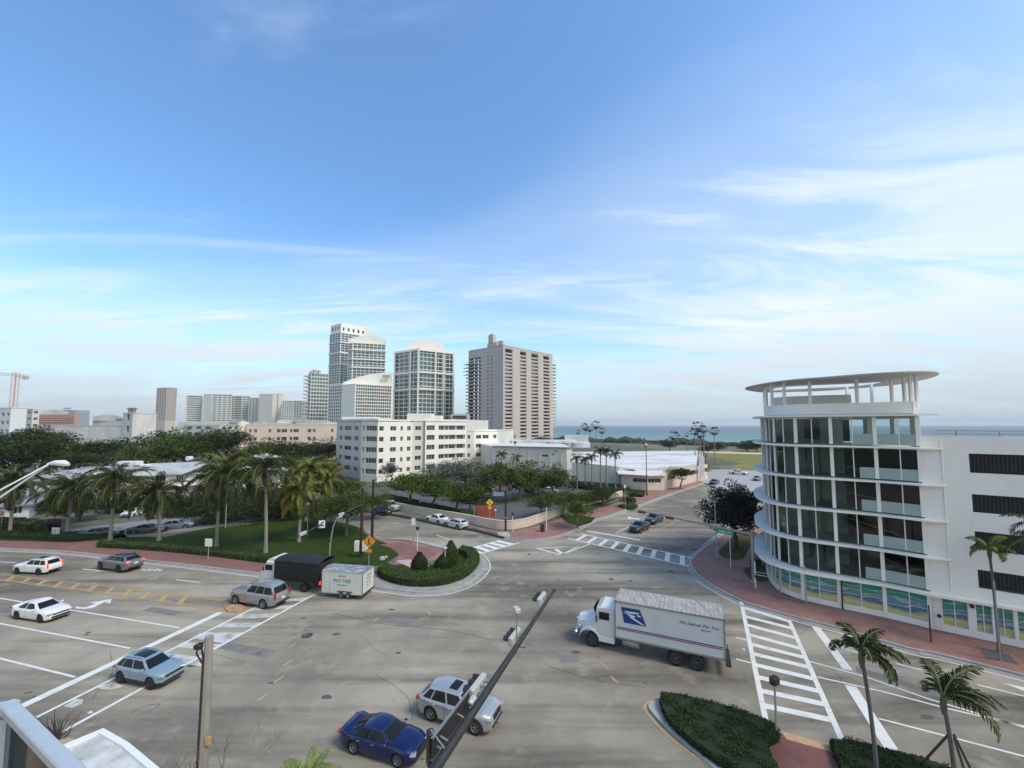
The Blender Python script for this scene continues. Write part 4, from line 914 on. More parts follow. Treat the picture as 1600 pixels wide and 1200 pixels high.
# tallest glass tower
T1 = tower('glass_tower', 'tallest glass tower with flat top, standing left behind the round topped one', [pp_(511.5, 432), pp_(529, 420), pp_(570, 440)], ZY(519, 425), 60, 21, (4, 7), white, glass_teal, (.93, .87))
mb = MB(); a, b, c = [Vector(p) for p in (pp_(513, 436), pp_(529, 424), pp_(568, 444))]; mb.prism([tuple(a), tuple(b), tuple(c), tuple(c + Vector((0, 25))), tuple(a + Vector((0, 25)))], ZY(519, 425), ZY(503, 425)); mb.obj('crown', white, T1)
mb = MB(); 
for i in range(3): p = a.lerp(b, .2 + i * .3); mb.box((p.x, p.y - .3, ZY(510, 425)), (1.5, .5, 4))
for i in range(5): p = b.lerp(c, .1 + i * .2); mb.box((p.x, p.y - .3, ZY(512, 425)), (2.2, .5, 3.4), R(15))
mb.obj('crown_window', glass_teal, T1)
def barrel_top(T, p0, p1, dep, z0, h, m, nseg_=10, skew=0.0):
    mbx = MB(); P0 = Vector(p0); P1 = Vector(p1); D = ((P0 + P1) / 2).normalized() * dep; vs = []
    for i in range(nseg_ + 1):
        s = i / nseg_; hh = h * (.52 + .48 * math.sin(math.pi * (.04 + .92 * s)) if not skew else (1 - skew * (s - 1) ** 2))
        p = P0.lerp(P1, s); vs += [(p.x, p.y, z0), (p.x, p.y, z0 + hh), (p.x + D.x, p.y + D.y, z0 + hh), (p.x + D.x, p.y + D.y, z0)]
    fs = []
    for i in range(nseg_):
        o = i * 4; fs += [(o, o + 4, o + 5, o + 1), (o + 1, o + 5, o + 6, o + 2), (o + 2, o + 6, o + 7, o + 3)]
    fs += [(3, 2, 1, 0), (nseg_ * 4, nseg_ * 4 + 1, nseg_ * 4 + 2, nseg_ * 4 + 3)]
    mbx.add(vs, fs); mbx.obj('crown', m, T)
T2 = tower('glass_tower', 'round topped glass tower partly hiding the tallest one', [pp_(541.5, 394), pp_(548, 388), pp_(601, 398)], ZY(535, 392), 50, 17, (2, 8), white, glass_teal, (.93, .87))
barrel_top(T2, pp_(541.5, 394), pp_(601, 398), 22, ZY(535, 392), (535 - 521.5) / FPX * 392, white)
T3 = tower('glass_tower', 'broad separate glass tower with white grid between the twin towers and the beige tower', [pp_(615, 338), pp_(653, 322), pp_(708.5, 340)], ZY(546, 330), 14, 19, (5, 9), white, glass_teal, (.94, .89))
barrel_top(T3, pp_(633, 345), pp_(693, 347), 16, ZY(547, 345), (546 - 528) / FPX * 345, white)
mb = MB()
for px, Y in ((615.5, 337.5), (640.5, 327), (653, 321.6), (680, 330.5), (693, 335), (708, 339.5)): mb.box((PX(px, Y), Y - .5, (14 + ZY(546, 330)) / 2), (1.3, 1.2, ZY(546, 330) - 14 + 1))
mb.obj('pier', white, T3)
mb = MB()
P = [Vector(pp_(615, 338)), Vector(pp_(653, 322)), Vector(pp_(708.5, 340))]
for i in range(2):
    t = (P[i + 1] - P[i]).normalized(); n = Vector((t.y, -t.x)); c = (P[i] + P[i + 1]) / 2 + n * .5
    for py in (549, 583, 609): mb.box((c.x, c.y, ZY(py, 332)), ((P[i + 1] - P[i]).length + .8, 1.2, 1.4), math.atan2(t.y, t.x))
mb.obj('band', white, T3)
for T, ps, pys in ((T1, ((511.5, 432), (529, 420), (570, 440)), (533, 550, 568)), (T2, ((541.5, 394), (548, 388), (601, 398)), (545, 560, 573))):
    mb = MB(); P = [Vector(pp_(*q)) for q in ps]
    for i in range(2):
        t = (P[i + 1] - P[i]).normalized(); n = Vector((t.y, -t.x)); c = (P[i] + P[i + 1]) / 2 + n * .4
        for py in pys: mb.box((c.x, c.y, ZY(py, P[1].y)), ((P[i + 1] - P[i]).length + .6, 1.0, 1.2), math.atan2(t.y, t.x))
    mb.obj('band', white, T)
# lower glass slab with blank white wall and swept roof
T4 = tower('glass_slab_block', 'lower glass block with blank white end wall and swept white roof', [pp_(512, 318), pp_(533.5, 309), pp_(554, 300), pp_(612, 316)], ZY(601, 308), 14, 13, (7, 0, 16), white, glass_teal, (.88, .82), cat='building')
barrel_top(T4, pp_(534, 309), pp_(612, 316), 16, ZY(602, 309), (602 - 580) / FPX * 312, white, skew=.8)
mb = MB(); mb.box((PX(602, 313), 313.2, ZY(588, 314)), (5.5, .6, 2.2), R(15)); mb.obj('roof_opening', taupe_dark, T4)
# grey balcony tower
T5 = tower('balcony_tower', 'grey glass tower with protruding balconies left of the tallest tower', [pp_(480, 352), pp_(484, 350), pp_(512, 358)], ZY(583, 352), 14, 15, (1, 6), white2, glass_teal, (.82, .70))
mb = MB()
for f in range(15):
    z = 14 + (ZY(583, 352) - 14) * f / 15; mb.box((PX(479, 351), 352, z), (5.0, 7, .35)); mb.box((PX(479, 351), 348.6, z + .6), (4.8, .1, 1.0))
mb.obj('balcony', white2, T5)
mb = MB(); 
for k in range(5): mb.bbox((PX(483 + k * 3.4, 356), 357, ZY(582, 352) + 1 + (k % 3) * .7), (1.6, 2.5, 2 + (k % 2) * 1.4), .3)
mb.obj('roof_unit', taupe, T5)
# ribbed beige tower
TB = thing('ribbed_tower', 'tall beige concrete tower with vertical ribs and stacked balconies near the sea', 'tower')
q0, q1, q2, q3 = Vector(pp_(731.5, 316)), Vector(pp_(752, 307)), Vector(pp_(786, 291)), Vector(pp_(864, 333))
zt0, zt = ZY(545.5, 312), ZY(538, 292)
nfl = 23; z_lo = 6; fh_ = (zt - 6 - z_lo) / nfl
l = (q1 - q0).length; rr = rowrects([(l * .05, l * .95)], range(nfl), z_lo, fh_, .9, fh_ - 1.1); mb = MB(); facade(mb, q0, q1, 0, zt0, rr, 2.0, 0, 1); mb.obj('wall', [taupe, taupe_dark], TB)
for (s0, s1, a, b) in rr: 
    t = (q1 - q0).normalized(); n = Vector((t.y, -t.x))
    for k in range(3):
        me = window_mesh(3.2, b - a, panes=2, fm=taupe, gm=glass_dark, fw=.15); q = q0 + t * (s0 + k * (s1 - s0) / 3 + .3) - n * 1.9; link('window', me, TB, loc=(q.x, q.y, a), rz=math.atan2(t.y, t.x))
mb = MB()
for f in range(nfl - 1):
    z = z_lo + f * fh_; c = q0.lerp(q1, .35) + Vector((-1.2, -1.0)); mb.box((c.x, c.y, z + .5), (l * .72, 2.0, .95 if f % 2 else .7), math.atan2((q1 - q0).y, (q1 - q0).x))
    if f > nfl - 6: mb.box((c.x - 1.5, c.y - .5, z + .1), (l * .8, 2.4, .3), math.atan2((q1 - q0).y, (q1 - q0).x))
mb.obj('balcony', taupe, TB)
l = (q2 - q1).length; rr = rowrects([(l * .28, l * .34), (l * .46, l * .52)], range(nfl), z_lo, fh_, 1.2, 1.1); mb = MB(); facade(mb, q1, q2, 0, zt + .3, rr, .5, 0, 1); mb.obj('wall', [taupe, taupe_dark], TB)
windows(TB, q1, q2, rr, .48, panes=1, fm=taupe, gm=glass_dark)
# right face: deep bays between ribs
D_ = q3 - q2; Lr = D_.length; t = D_ / Lr; n = Vector((t.y, -t.x))
ribs = [(0.0, .035), (.17, .315), (.435, .535), (.68, .79), (.925, 1.0)]
def fpos(s): 
    return s
bays = [(.035, .17), (.315, .435), (.535, .68), (.79, .925)]
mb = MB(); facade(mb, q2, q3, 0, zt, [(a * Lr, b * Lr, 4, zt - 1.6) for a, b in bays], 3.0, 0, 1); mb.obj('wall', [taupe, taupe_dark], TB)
for a, b in bays:
    c = q2 + t * ((a + b) / 2 * Lr)
    mb = MB()
    for f in range(nfl):
        z = z_lo + f * fh_; d = c - n * 1.0; mb.box((d.x, d.y, z + .5), ((b - a) * Lr - .1, 1.6, 1.25), math.atan2(t.y, t.x))
    for z in (zt - 1.9, zt - 5.6): d = c - n * .8; mb.box((d.x, d.y, z), ((b - a) * Lr - .1, 1.2, 1.0), math.atan2(t.y, t.x))
    mb.obj('balcony', taupe, TB)
    me = window_mesh((b - a) * Lr, fh_ - .2, panes=3, fm=taupe, gm=glass_dark, fw=.18)
    for f in range(nfl): q = q2 + t * (a * Lr) - n * 2.9; link('window', me, TB, loc=(q.x, q.y, z_lo + f * fh_), rz=math.atan2(t.y, t.x))
mb = MB()
for f in range(nfl):
    z = z_lo + f * fh_; mb.box((q3.x + 1.2, q3.y + 3, z + .4), (3.4, 5, .9))
mb.obj('side_balcony', taupe, TB)
mb = MB(); far = q0.normalized() * 34 + Vector((3, 1)); far3 = Vector((-10, 24)); mb.prism([tuple(q0), tuple(q1), tuple(q2), tuple(q3), tuple(q3 + far3), tuple(q0 + far)], zt0 - .8, zt0 - .3)
facade(mb, q3, q3 + far3, 0, zt0, [], .3); facade(mb, q0 + far, q0, 0, zt0, [], .3)
mb.obj('roof', taupe, TB)
mb = MB(); fz = lambda py: ZY(py, 300)
mb.prism([tuple(Vector(pp_(761, 304))), tuple(Vector(pp_(776, 297))), tuple(Vector(pp_(784, 303))), tuple(Vector(pp_(770, 311)))], zt0 - 1, fz(534))
mb.prism([tuple(Vector(pp_(762.5, 303))), tuple(Vector(pp_(770, 299))), tuple(Vector(pp_(775, 303))), tuple(Vector(pp_(768, 308)))], fz(534), fz(521))
mb.prism([tuple(Vector(pp_(765, 302.5))), tuple(Vector(pp_(769, 300))), tuple(Vector(pp_(771, 303))), tuple(Vector(pp_(768, 306)))], fz(521), fz(519.5))
mb.prism([tuple(Vector(pp_(777, 300))), tuple(Vector(pp_(785, 297))), tuple(Vector(pp_(788, 302))), tuple(Vector(pp_(780, 306)))], zt0 - 1, fz(532))
mb.prism([tuple(Vector(pp_(735, 322))), tuple(Vector(pp_(760, 310))), tuple(Vector(pp_(764, 316))), tuple(Vector(pp_(740, 328)))], zt0 - 1, fz(542)); mb.obj('rooftop', taupe, TB)
# small pavilion between the glass tower and the ribbed tower
mb = MB(); mb.prism([pp_(704, 230), pp_(732, 228), pp_(734, 240), pp_(704, 242)], 0, ZY(647, 230)); o = tag(mb.obj('pool_pavilion', white2), 'pale low roofed building between the broad glass tower and the ribbed tower', 'building')
mb = MB(); mb.box((PX(718, 228), 227.6, ZY(652, 229)), (7.5, .4, 1.6)); mb.obj('opening', glass_dark, o)
# far beige tower, left
T7 = tower('far_tower', 'slim brown striped tower standing alone on the left horizon', [pp_(243, 700), pp_(259, 694), pp_(275, 702)], ZY(606, 700), 24, 19, (4, 5), mat('concrete_brown_far', (.50, .44, .40), .9), mat('glass_far', (.10, .12, .13), .4), (.62, .55), rev=.8)
pale = mat('render_pale_far', (.62, .63, .60), .9, noise=[(.02, (.52, .54, .53), .45, .6, I3)]); palegl = mat('glass_far_blue', (.16, .20, .22), .4)
for lab, ps, py, n_, cl, fr_, wm in (
    ('leftmost white slab block with continuous balcony lines behind the trees', [(290, 560), (316, 565)], 618, 13, (1,), (.9, .5), pale),
    ('white slab block with a tall blank strip, second from the left in the row', [(317, 555), (330, 553), (362, 560)], 616, 13, (0, 4), (.8, .5), pale),
    ('long white block with strip balconies in the middle of the far row', [(352, 572), (378, 570), (390, 575)], 619, 12, (2, 2), (.9, .55), pale),
    ('white block with square windows beside the cream end wall', [(388, 560), (403, 556), (412, 558)], 622, 12, (3, 3), (.65, .55), pale),
    ('cream end wall block with one dark window strip', [(404, 540), (425, 534), (441, 538)], 616, 13, (0, 1), (.14, .6), mat('render_cream_far', (.66, .63, .56), .9)),
    ('lower grey white block next to the balcony tower', [(440, 520), (458, 524), (480, 522)], 626, 11, (5, 5), (.7, .6), pale)):
    tower('far_apartment_block', lab, [pp_(*q) for q in ps], ZY(py, ps[0][1]), 18, n_, cl, wm, palegl, fr_, rev=.7, cat='building')
# ---------------------------------------------------------------- middle distance, left
def boxbuild(name, label, pts, Zt, wm, spans=None, floors=(), fhx=3, z0=0, sill=1, ht=1.3, rm=None, gm=None, zb_=0, cat='building', depth=20, panes=2):
    T = thing(name, label, cat)
    for i in range(len(pts) - 1):
        l = dist(pts[i], pts[i + 1]); sp = spans[i] if spans else []
        rr = rowrects([(l * a, l * b) for a, b in sp], floors, zb_, fhx, sill, ht); mbx = MB(); facade(mbx, pts[i], pts[i + 1], z0, Zt, rr, .3); mbx.obj('wall', wm, T)
        windows(T, pts[i], pts[i + 1], rr, .3, panes=panes, gm=gm or glass_blue)
    e0_, e1_ = Vector(pts[0]), Vector(pts[-1]); ii = (e1_ - e0_).normalized() * depth * .05; F0_ = e0_ + e0_.normalized() * depth + ii; F1_ = e1_ + e1_.normalized() * depth - ii
    mbx = MB(); mbx.prism([tuple(p) for p in pts] + [tuple(F1_), tuple(F0_)], Zt - .5, Zt - .3); mbx.obj('roof', rm or greyroof, T)
    mbx = MB(); facade(mbx, pts[-1], F1_, 0, Zt, [], .3); mbx.obj('side_wall', wm, T); mbx = MB(); facade(mbx, F0_, pts[0], 0, Zt, [], .3); mbx.obj('side_wall', wm, T)
    return T
PB = boxbuild('peach_apartment_house', 'peach three storey building with dark loggias left of the white apartment block', [pp_(377, 188), pp_(386, 180), pp_(527, 196)], ZY(663, 186), peach, [[], [(.03, .055), (.08, .11), (.23, .26), (.32, .36), (.37, .43), (.46, .49), (.50, .56), (.66, .70), (.72, .75), (.93, .96)]], (1, 2, 3), 3.6, sill=1.2, ht=1.6, zb_=1, depth=30)
mb = MB(); mb.lathe([(2.4, 0), (2.4, 17.2), (1.4, 18.0), (0, 18.2)], (PX(381, 182), 182, 0), 20); mb.obj('round_corner', cream, PB)
boxbuild('grey_apartment_house', 'long pale grey building half hidden by trees left of the peach building', [pp_(288, 230), pp_(345, 222), pp_(378, 226)], ZY(664, 228), white2, [[(.1, .25), (.35, .5), (.6, .75)], [(.1, .25), (.4, .55), (.7, .85)]], (2, 3, 4), 3.3, ht=1.5, zb_=0)
o = thing('flat_roofed_row', 'row of low flat roofs with white and grey rooftop sheds above the peach building', 'building'); mb = MB()
for (p0, p1, Y, pt, hh) in ((395, 440, 240, 661, 6), (432, 470, 250, 657, 7), (462, 520, 245, 660, 7), (345, 400, 260, 660, 6), (280, 350, 300, 659, 5), (500, 530, 240, 662, 6)): mb.box(((PX(p0, Y) + PX(p1, Y)) / 2, Y + 8, ZY(pt, Y) / 2), (PX(p1, Y) - PX(p0, Y), 16, ZY(pt, Y)), R(6))
mb.obj('walls', white2, o); mb = MB()
for (p0, Y, pt) in ((405, 250, 659), (450, 258, 656), (470, 250, 655), (486, 250, 657), (505, 250, 658), (372, 262, 657)): mb.bbox((PX(p0, Y), Y, ZY(pt, Y) - .8), (7, 5, 2.2), .2, R(10))
mb.obj('roof_shed', greyroof, o)
# white warehouse with square tower
WH = boxbuild('white_warehouse', 'long blank white stained warehouse wall above the left trees', [pp_(64, 148), pp_(193, 140)], ZY(664.5, 144), stucco_dirty, depth=18, rm=greyroof2)
ST = boxbuild('stair_tower', 'square white stained tower block with two stacked windows at the end of the warehouse', [pp_(192.5, 139), pp_(208, 136), pp_(245, 139)], ZY(645, 137), stucco_dirty, [[(.40, .72)], []], (0, 1, 2, 3, 4), 3.9, sill=1.2, ht=2.2, zb_=1.2, depth=9, gm=glass_dark)
mb = MB(); mb.bbox((PX(202, 139), 140, ZY(641, 139)), (1.7, 1.5, 1.8), .1); mb.box((PX(202, 139), 140, ZY(638, 139)), (2.2, 2.0, .3)); mb.obj('roof_vent', greyroof2, ST)
boxbuild('white_office_block', 'white four storey block with small square windows at the far left edge', [pp_(-30, 170), pp_(17, 164), pp_(42, 168)], ZY(637, 166), mat('render_bluish', (.62, .66, .69), .85), [[(.1, .2), (.3, .4), (.5, .6), (.7, .8), (.88, .96)], []], (1, 2, 3, 4, 5), 3.4, sill=1, ht=1.5, zb_=2, depth=14)
boxbuild('white_side_block', 'narrow white building with paired windows between the left block and the peach mural hall', [pp_(34, 215), pp_(51, 210), pp_(62, 212)], ZY(639, 212), white2, [[(.1, .45), (.55, .9)], [(.2, .8)]], (3, 4, 5, 6), 3.4, sill=1, ht=1.4, zb_=1, depth=14)
MH = boxbuild('mural_hall', 'peach hall with a perforated red pattern and white barrel roof', [pp_(45, 262), pp_(126, 255)], ZY(647, 258), mat('render_peach_pink', (.62, .47, .40), .85), depth=20)
mb = MB()
for r_ in range(4):
    for k in range(20):
        x = 50 + k * 3.4 + (r_ % 2) * 1.6; Y = 261.5 - (x - 45) * 7 / 81
        mb.box((PX(x, Y), Y - .35, ZY(650 + r_ * 3.6, Y)), (.75, .25, .8), R(-3), ry=R(25 * (k % 3)))
mb.obj('perforation', mat('pattern_brick_red', (.30, .12, .09), .8), MH)
barrel_top(MH, pp_(64, 266), pp_(108, 262), 14, ZY(648, 260), 3.4, whiteroof); MH.children[-1].name = 'barrel_roof'
mb = MB(); mb.box((PX(115, 280), 282, ZY(641, 280) / 2), (9, 9, ZY(641, 280))); mb.box((PX(112, 280), 277, ZY(638.5, 280)), (5, .5, 1)); mb.box((PX(117, 280), 277.2, ZY(645, 280)), (6, .5, 2)); tag(mb.obj('grey_plant_tower', mat('render_bluegrey', (.30, .35, .39), .8)), 'blue grey rooftop block right behind the mural hall', 'building')
GH = boxbuild('white_gymnasium', 'white hall with shallow domed roof between mural hall and square tower', [pp_(146, 240), pp_(193, 236)], ZY(657, 238), white2, depth=16)
barrel_top(GH, pp_(146, 239), pp_(191, 237), 14, ZY(657.5, 238), 3.8, whiteroof); mb = MB(); mb.box((PX(186, 232), 233, ZY(656, 232)), (4, 1, 1.6)); mb.obj('roof_rail', metal_grey, GH)
# tower crane
cr = thing('tower_crane', 'pinkish lattice tower crane at the far left edge', 'crane'); cm = mat('crane_orange_pale', (.60, .36, .28), .7)
cxx, cyy = PX(20, 300), 300
mb = MB()
for s in (-1, 1):
    for q in (-1, 1): mb.tube([(cxx + s * 1.3, cyy + q * 1.3, 0), (cxx + s * 1.3, cyy + q * 1.3, ZY(582, 300))], .22, 5)
k = 0; z = 10
while z < ZY(584, 300):
    s = 1 if k % 2 else -1; mb.tube([(cxx - s * 1.3, cyy - 1.3, z), (cxx + s * 1.3, cyy - 1.3, z + 2.6)], .15, 4); mb.tube([(cxx + 1.3, cyy - s * 1.3, z), (cxx + 1.3, cyy + s * 1.3, z + 2.6)], .15, 4); z += 2.6; k += 1
mb.obj('mast', cm, cr)
mb = MB(); zc0 = ZY(588, 300)
for dz_ in (0, 1.8): mb.tube([(cxx - 34, cyy - 8, zc0 + 3.2 + dz_ * .6), (cxx + 7, cyy + 2, zc0 - .6 + dz_)], .2, 5)
for k in range(16):
    t0 = k / 16; mb.tube([(cxx - 34 + 41 * t0, cyy - 8 + 10 * t0, zc0 + 3.2 - 3.8 * t0), (cxx - 34 + 41 * (t0 + .06), cyy - 8 + 10 * (t0 + .06), zc0 + 3.2 - 3.8 * t0 + 1.3)], .12, 4)
mb.obj('jib', cm, cr); mb = MB(); mb.box((cxx + 5.5, cyy + 1.5, zc0 - .8), (3, 2, 2.4)); mb.obj('counterweight', taupe, cr)

# ---------------------------------------------------------------- houses behind the palms
def house(name, label, eave, ridge_h, wz, wm, rm, depth, spans, floors=(0,), fhx=2.9, ztop=None):
    T = thing(name, label, 'house'); p, q = Vector(eave[0]), Vector(eave[1]); t = (q - p).normalized(); nn = Vector((-t.y, t.x)); nn = nn if nn.y > 0 else -nn
    l = (q - p).length; rr = rowrects([(l * a, l * b) for a, b in spans], floors, .2, fhx, .9, 1.3)
    mbx = MB(); facade(mbx, p, q, 0, wz, rr, .2); facade(mbx, q, q + nn * depth, 0, wz, [], .2); facade(mbx, p + nn * depth, p, 0, wz, [], .2); mbx.obj('wall', wm, T); windows(T, p, q, rr, .2, panes=3, fm=frame_w, gm=glass_blue)
    o_ = .7; a, b = p - t * o_ - nn * o_, q + t * o_ - nn * o_; c, d = b + nn * (depth + 2 * o_), a + nn * (depth + 2 * o_)
    r0, r1 = (a + d) / 2 + t * depth * .35, (b + c) / 2 - t * depth * .35; zr2 = wz + ridge_h
    mbx = MB(); vs = [(*a, wz), (*b, wz), (*c, wz), (*d, wz), (*r0, zr2), (*r1, zr2)] + [(x, y, wz - .25) for x, y in (a, b, c, d)]
    mbx.add(vs, [(0, 1, 5, 4), (1, 2, 5), (2, 3, 4, 5), (3, 0, 4), (6, 7, 1, 0), (7, 8, 2, 1), (8, 9, 3, 2), (9, 6, 0, 3), (9, 8, 7, 6)]); mbx.obj('roof', rm, T)
    return T
house('bungalow', 'white bungalow with grey roof at the far left behind the hedge', (pp_(14, 70), pp_(58, 72)), 1.6, ZY(786, 71), mat('render_pale_blue', (.50, .55, .57), .85), greyroof2, 12, [(.28, .75)])
house('bungalow', 'light walled small house left of the bungalow and cut by the frame edge', (pp_(-40, 72), pp_(9, 74)), 1.2, 3.2, white2, greyroof, 10, [(.6, .8)])
h1 = house('motel', 'long two storey motel with wide pale grey roof behind the middle palms', (pp_(178, 86), pp_(372, 97)), 1.9, ZY(740, 90), white2, greyroof, 15, [(.05, .12), (.2, .26), (.34, .42), (.5, .56), (.66, .74), (.82, .9)], (0, 1))
mb = MB(); p, q = Vector(pp_(178, 86)), Vector(pp_(372, 97)); c = (p + q) / 2 + Vector((.3, -1.0)); mb.box((c.x, c.y, 3.1), ((q - p).length, 1.6, .2), math.atan2((q - p).y, (q - p).x)); mb.box((c.x + .1, c.y - .8, 3.6), ((q - p).length, .08, .9), math.atan2((q - p).y, (q - p).x)); mb.obj('gallery', white, h1)
for q_ in (((PX(203, 93), 94, 7.7), (4.5, 1.8, .9)), ((PX(300, 100), 100, 8.3), (1.2, 1.0, 1.0)), ((PX(226, 91), 92, 7.4), (1.8, 1.2, .5))): mb = MB(); mb.bbox(*q_, .1); mb.obj('roof_unit', metal_white, h1)
h2 = house('cottage', 'shorter house with patched grey roof between the bungalow and the motel', (pp_(52, 82), pp_(176, 84)), 1.8, ZY(748, 82), white2, mat('roof_patched', (.33, .34, .35), .85, noise=[(.35, (.15, .155, .16), .42, .6, I3), (.9, (.62, .63, .63), .55, .66, I3)]), 15, [(.1, .2), (.32, .42), (.6, .72), (.8, .9)], (0,))
house('cottage', 'small white house under the trees right of the motel', (pp_(374, 96), pp_(448, 102)), 1.2, 5.4, white, greyroof, 10, [(.2, .4), (.6, .8)])
house('cottage', 'pale roofed house glimpsed through the trees below the peach building', (pp_(408, 128), pp_(440, 132)), 1.0, 6.2, white, whiteroof, 10, [])
# ================================================================== vehicles
def paint(name, col, metal=0.0, rough=.28): return mat('car_paint_' + name, col, rough, metal, coat=.6)
car_glass = mat('car_glass', (.010, .014, .016), .10, spec=.22)
def lerp(a, b, t): return a + (b - a) * t
def interp(xs, x):
    if x <= xs[0][0]: return xs[0][1]
    for (a, va), (b, vb) in zip(xs, xs[1:]):
        if x <= b: s = (x - a) / (b - a); s = s * s * (3 - 2 * s) * .5 + s * .5; return va + (vb - va) * s
    return xs[-1][1]
WHEELS = {}
def wheel_parts(parent, x, side, y, r, rim=None, wd=.22):
    rim = rim or rimm; key = (round(r, 2), rim.name, round(wd, 2))
    if key not in WHEELS:
        mt = MB(); mt.lathe([(r * .62, -wd / 2), (r * .94, -wd / 2), (r, -wd * .32), (r, wd * .32), (r * .94, wd / 2), (r * .62, wd / 2)], n=22, axis='Y')
        mr_ = MB(); mr_.lathe([(0, wd * .30), (r * .60, wd * .30)], n=18, axis='Y', mi=1); mr_.lathe([(r * .55, wd * .30), (r * .56, wd * .50), (r * .645, wd * .50), (r * .645, wd * .2)], n=22, axis='Y')
        for k in range(5):
            a = 2 * math.pi * k / 5; mr_.box((r * .33 * math.cos(a), wd * .43, r * .33 * math.sin(a)), (r * .56, wd * .12, r * .15), ry=-a)
        mr_.lathe([(0, wd * .52), (r * .12, wd * .50), (r * .12, wd * .3)], n=10, axis='Y')
        WHEELS[key] = (mt.mesh('tyre', black_rubber), mr_.mesh('rim', [rim, black_plastic]))
    a, b = WHEELS[key]
    w_ = link('wheel', a, parent, loc=(x, y * side, r), rz=0 if side > 0 else math.pi)
    link('rim', b, w_)
def make_car(name, label, cat, pc, L_=4.7, W=1.85, H=1.5, wb=2.75, fo=.92, belt=.93, hood=.98, nose=.72, deck=1.0, tail=.92, cowl=.62, rf=.05, rr=-1.05, tb=-1.75,
             wheel_r=.34, rim=None, sill=.22, roofm=None, sunroof=None, cladding=None, lit=False, grille=(.9, .22), wrap_tail='side', group=None, roofw=.70, ro_rails=False, pillars=((.06, .44), (.50, .92)), rear_q=None, hoodm=None):
    T = thing(name, label, cat, group=group)
    xf = wb / 2 + fo; xr = xf - L_; hw = W / 2
    topz = [(xr, tail - .30), (xr + .05, tail - .06), (xr + .14, tail), (tb - .05, deck), (tb + .3, belt + .05), (cowl - .3, belt + .03), (cowl + .10, hood), (xf - .55, nose + .13), (xf - .20, nose + .02), (xf - .05, nose - .08), (xf, nose - .26)]
    ar = wheel_r + .055
    def arch(x):
        z = sill
        for wx in (wb / 2, -wb / 2):
            d = abs(x - wx)
            if d < ar: z = max(z, wheel_r + math.sqrt(ar * ar - d * d))
        return z
    def hwid(x):
        u = (x - (xf + xr) / 2) / (L_ / 2)
        return hw * (1 - .27 * max(0, (abs(u) - .66) / .34) ** 2.4 - .015 * abs(u))
    xs = []; x = xr
    while x < xf - 1e-6: xs.append(x); x += .055
    xs.append(xf)
    extra = [xf - .02, xr + .02]; xs = sorted(set([round(v, 3) for v in xs + extra]))
    mb = MB(); rings = []
    def ring(x):
        w_ = hwid(x); e = min(x - xr, xf - x); ins = 0.05 * max(0, 1 - e / .05); w_ -= ins
        zt = interp(topz, x); a = arch(x); lowlift = .10 * max(0, 1 - e / .35)
        zb = sill + lowlift; zl = lambda z: max(z, a + .0)
        cr = .03
        return [(x, 0, zb), (x, w_ * .74, zb), (x, w_ * .74, max(zb, a)), (x, w_ * .965, max(zb, a)), (x, w_ * .995, min(zt - .07, max(zb + .12, a + .015))), (x, w_, min(zt - .06, max(.48, a + .03))), (x, w_ * .985, max(zt - .20, min(zt - .05, a + .045))), (x, w_ * .955, zt - .045), (x, w_ * .90, zt), (x, w_ * .45, zt + cr), (x, 0, zt + cr * 1.25)]
    nr = 11
    for x in xs: rings.append(ring(x))
    vs = [p for r in rings for p in r] + [(p[0], -p[1], p[2]) for r in rings for p in r]
    off = len(rings) * nr
    for i in range(len(rings) - 1):
        for j in range(nr - 1):
            m_ = 1 if j < 3 else 0
            if cladding and j in (3, 4) : m_ = 1
            a = i * nr + j; q = (a, a + 1, a + nr + 1, a + nr)
            mb.f.append(tuple(reversed(q))); mb.m.append(m_); mb.sm.append(j >= 4)
            q2 = tuple(v + off for v in q); mb.f.append(q2); mb.m.append(m_); mb.sm.append(j >= 4)
    for i, flip in ((0, False), (len(rings) - 1, True)):
        loop = [i * nr + j for j in range(nr)] + [off + i * nr + j for j in range(nr - 2, 0, -1)]
        if flip: loop = loop[::-1]
        mb.f.append(tuple(loop)); mb.m.append(0); mb.sm.append(False)
    mb.v = vs; mb.obj('body', [pc, black_plastic], T)
    # black underbody box
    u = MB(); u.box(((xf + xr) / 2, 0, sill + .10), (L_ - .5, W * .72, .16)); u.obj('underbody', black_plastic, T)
    # cabin
    wB = hw * .915; wT = hw * roofw; bul = .10
    bz = belt - .03
    def cab(s, v, t):
        x0 = lerp(tb, rr, t ** .9); x1 = lerp(cowl, rf, t ** .92)
        xx = lerp(x0, x1, s) + bul * (1 - v * v) * (1 if s > .5 else -1) * abs(2 * s - 1) ** 4
        wl_ = lerp(wB, wT, t ** 1.15) * (1 - .10 * abs(2 * s - 1) ** 3)
        z = lerp(bz, H - .03 - .075 * abs(2 * s - 1.1) ** 2.2, t ** .93) + .035 * (1 - v * v) * t
        if t > .99: wl_ -= .0
        return (xx, v * wl_, z)
    mb = MB(); ns, nv = 10, 6
    def patch(f, na, nb, mi=0, sm=True, flip=False):
        vs = [f(i / na, j / nb) for i in range(na + 1) for j in range(nb + 1)]
        fs = [(i * (nb + 1) + j, (i + 1) * (nb + 1) + j, (i + 1) * (nb + 1) + j + 1, i * (nb + 1) + j + 1) for i in range(na) for j in range(nb)]
        if flip: fs = [tuple(reversed(q)) for q in fs]
        mb.add(vs, fs, mi, sm)
    patch(lambda a, b: cab(a, -1, b), ns, 4); patch(lambda a, b: cab(a, 1, b), ns, 4, flip=True)
    patch(lambda a, b: cab(1, a * 2 - 1, b), nv, 3); patch(lambda a, b: cab(0, a * 2 - 1, b), nv, 3, flip=True)
    mb.obj('cabin', pc, T)
    mb = MB()
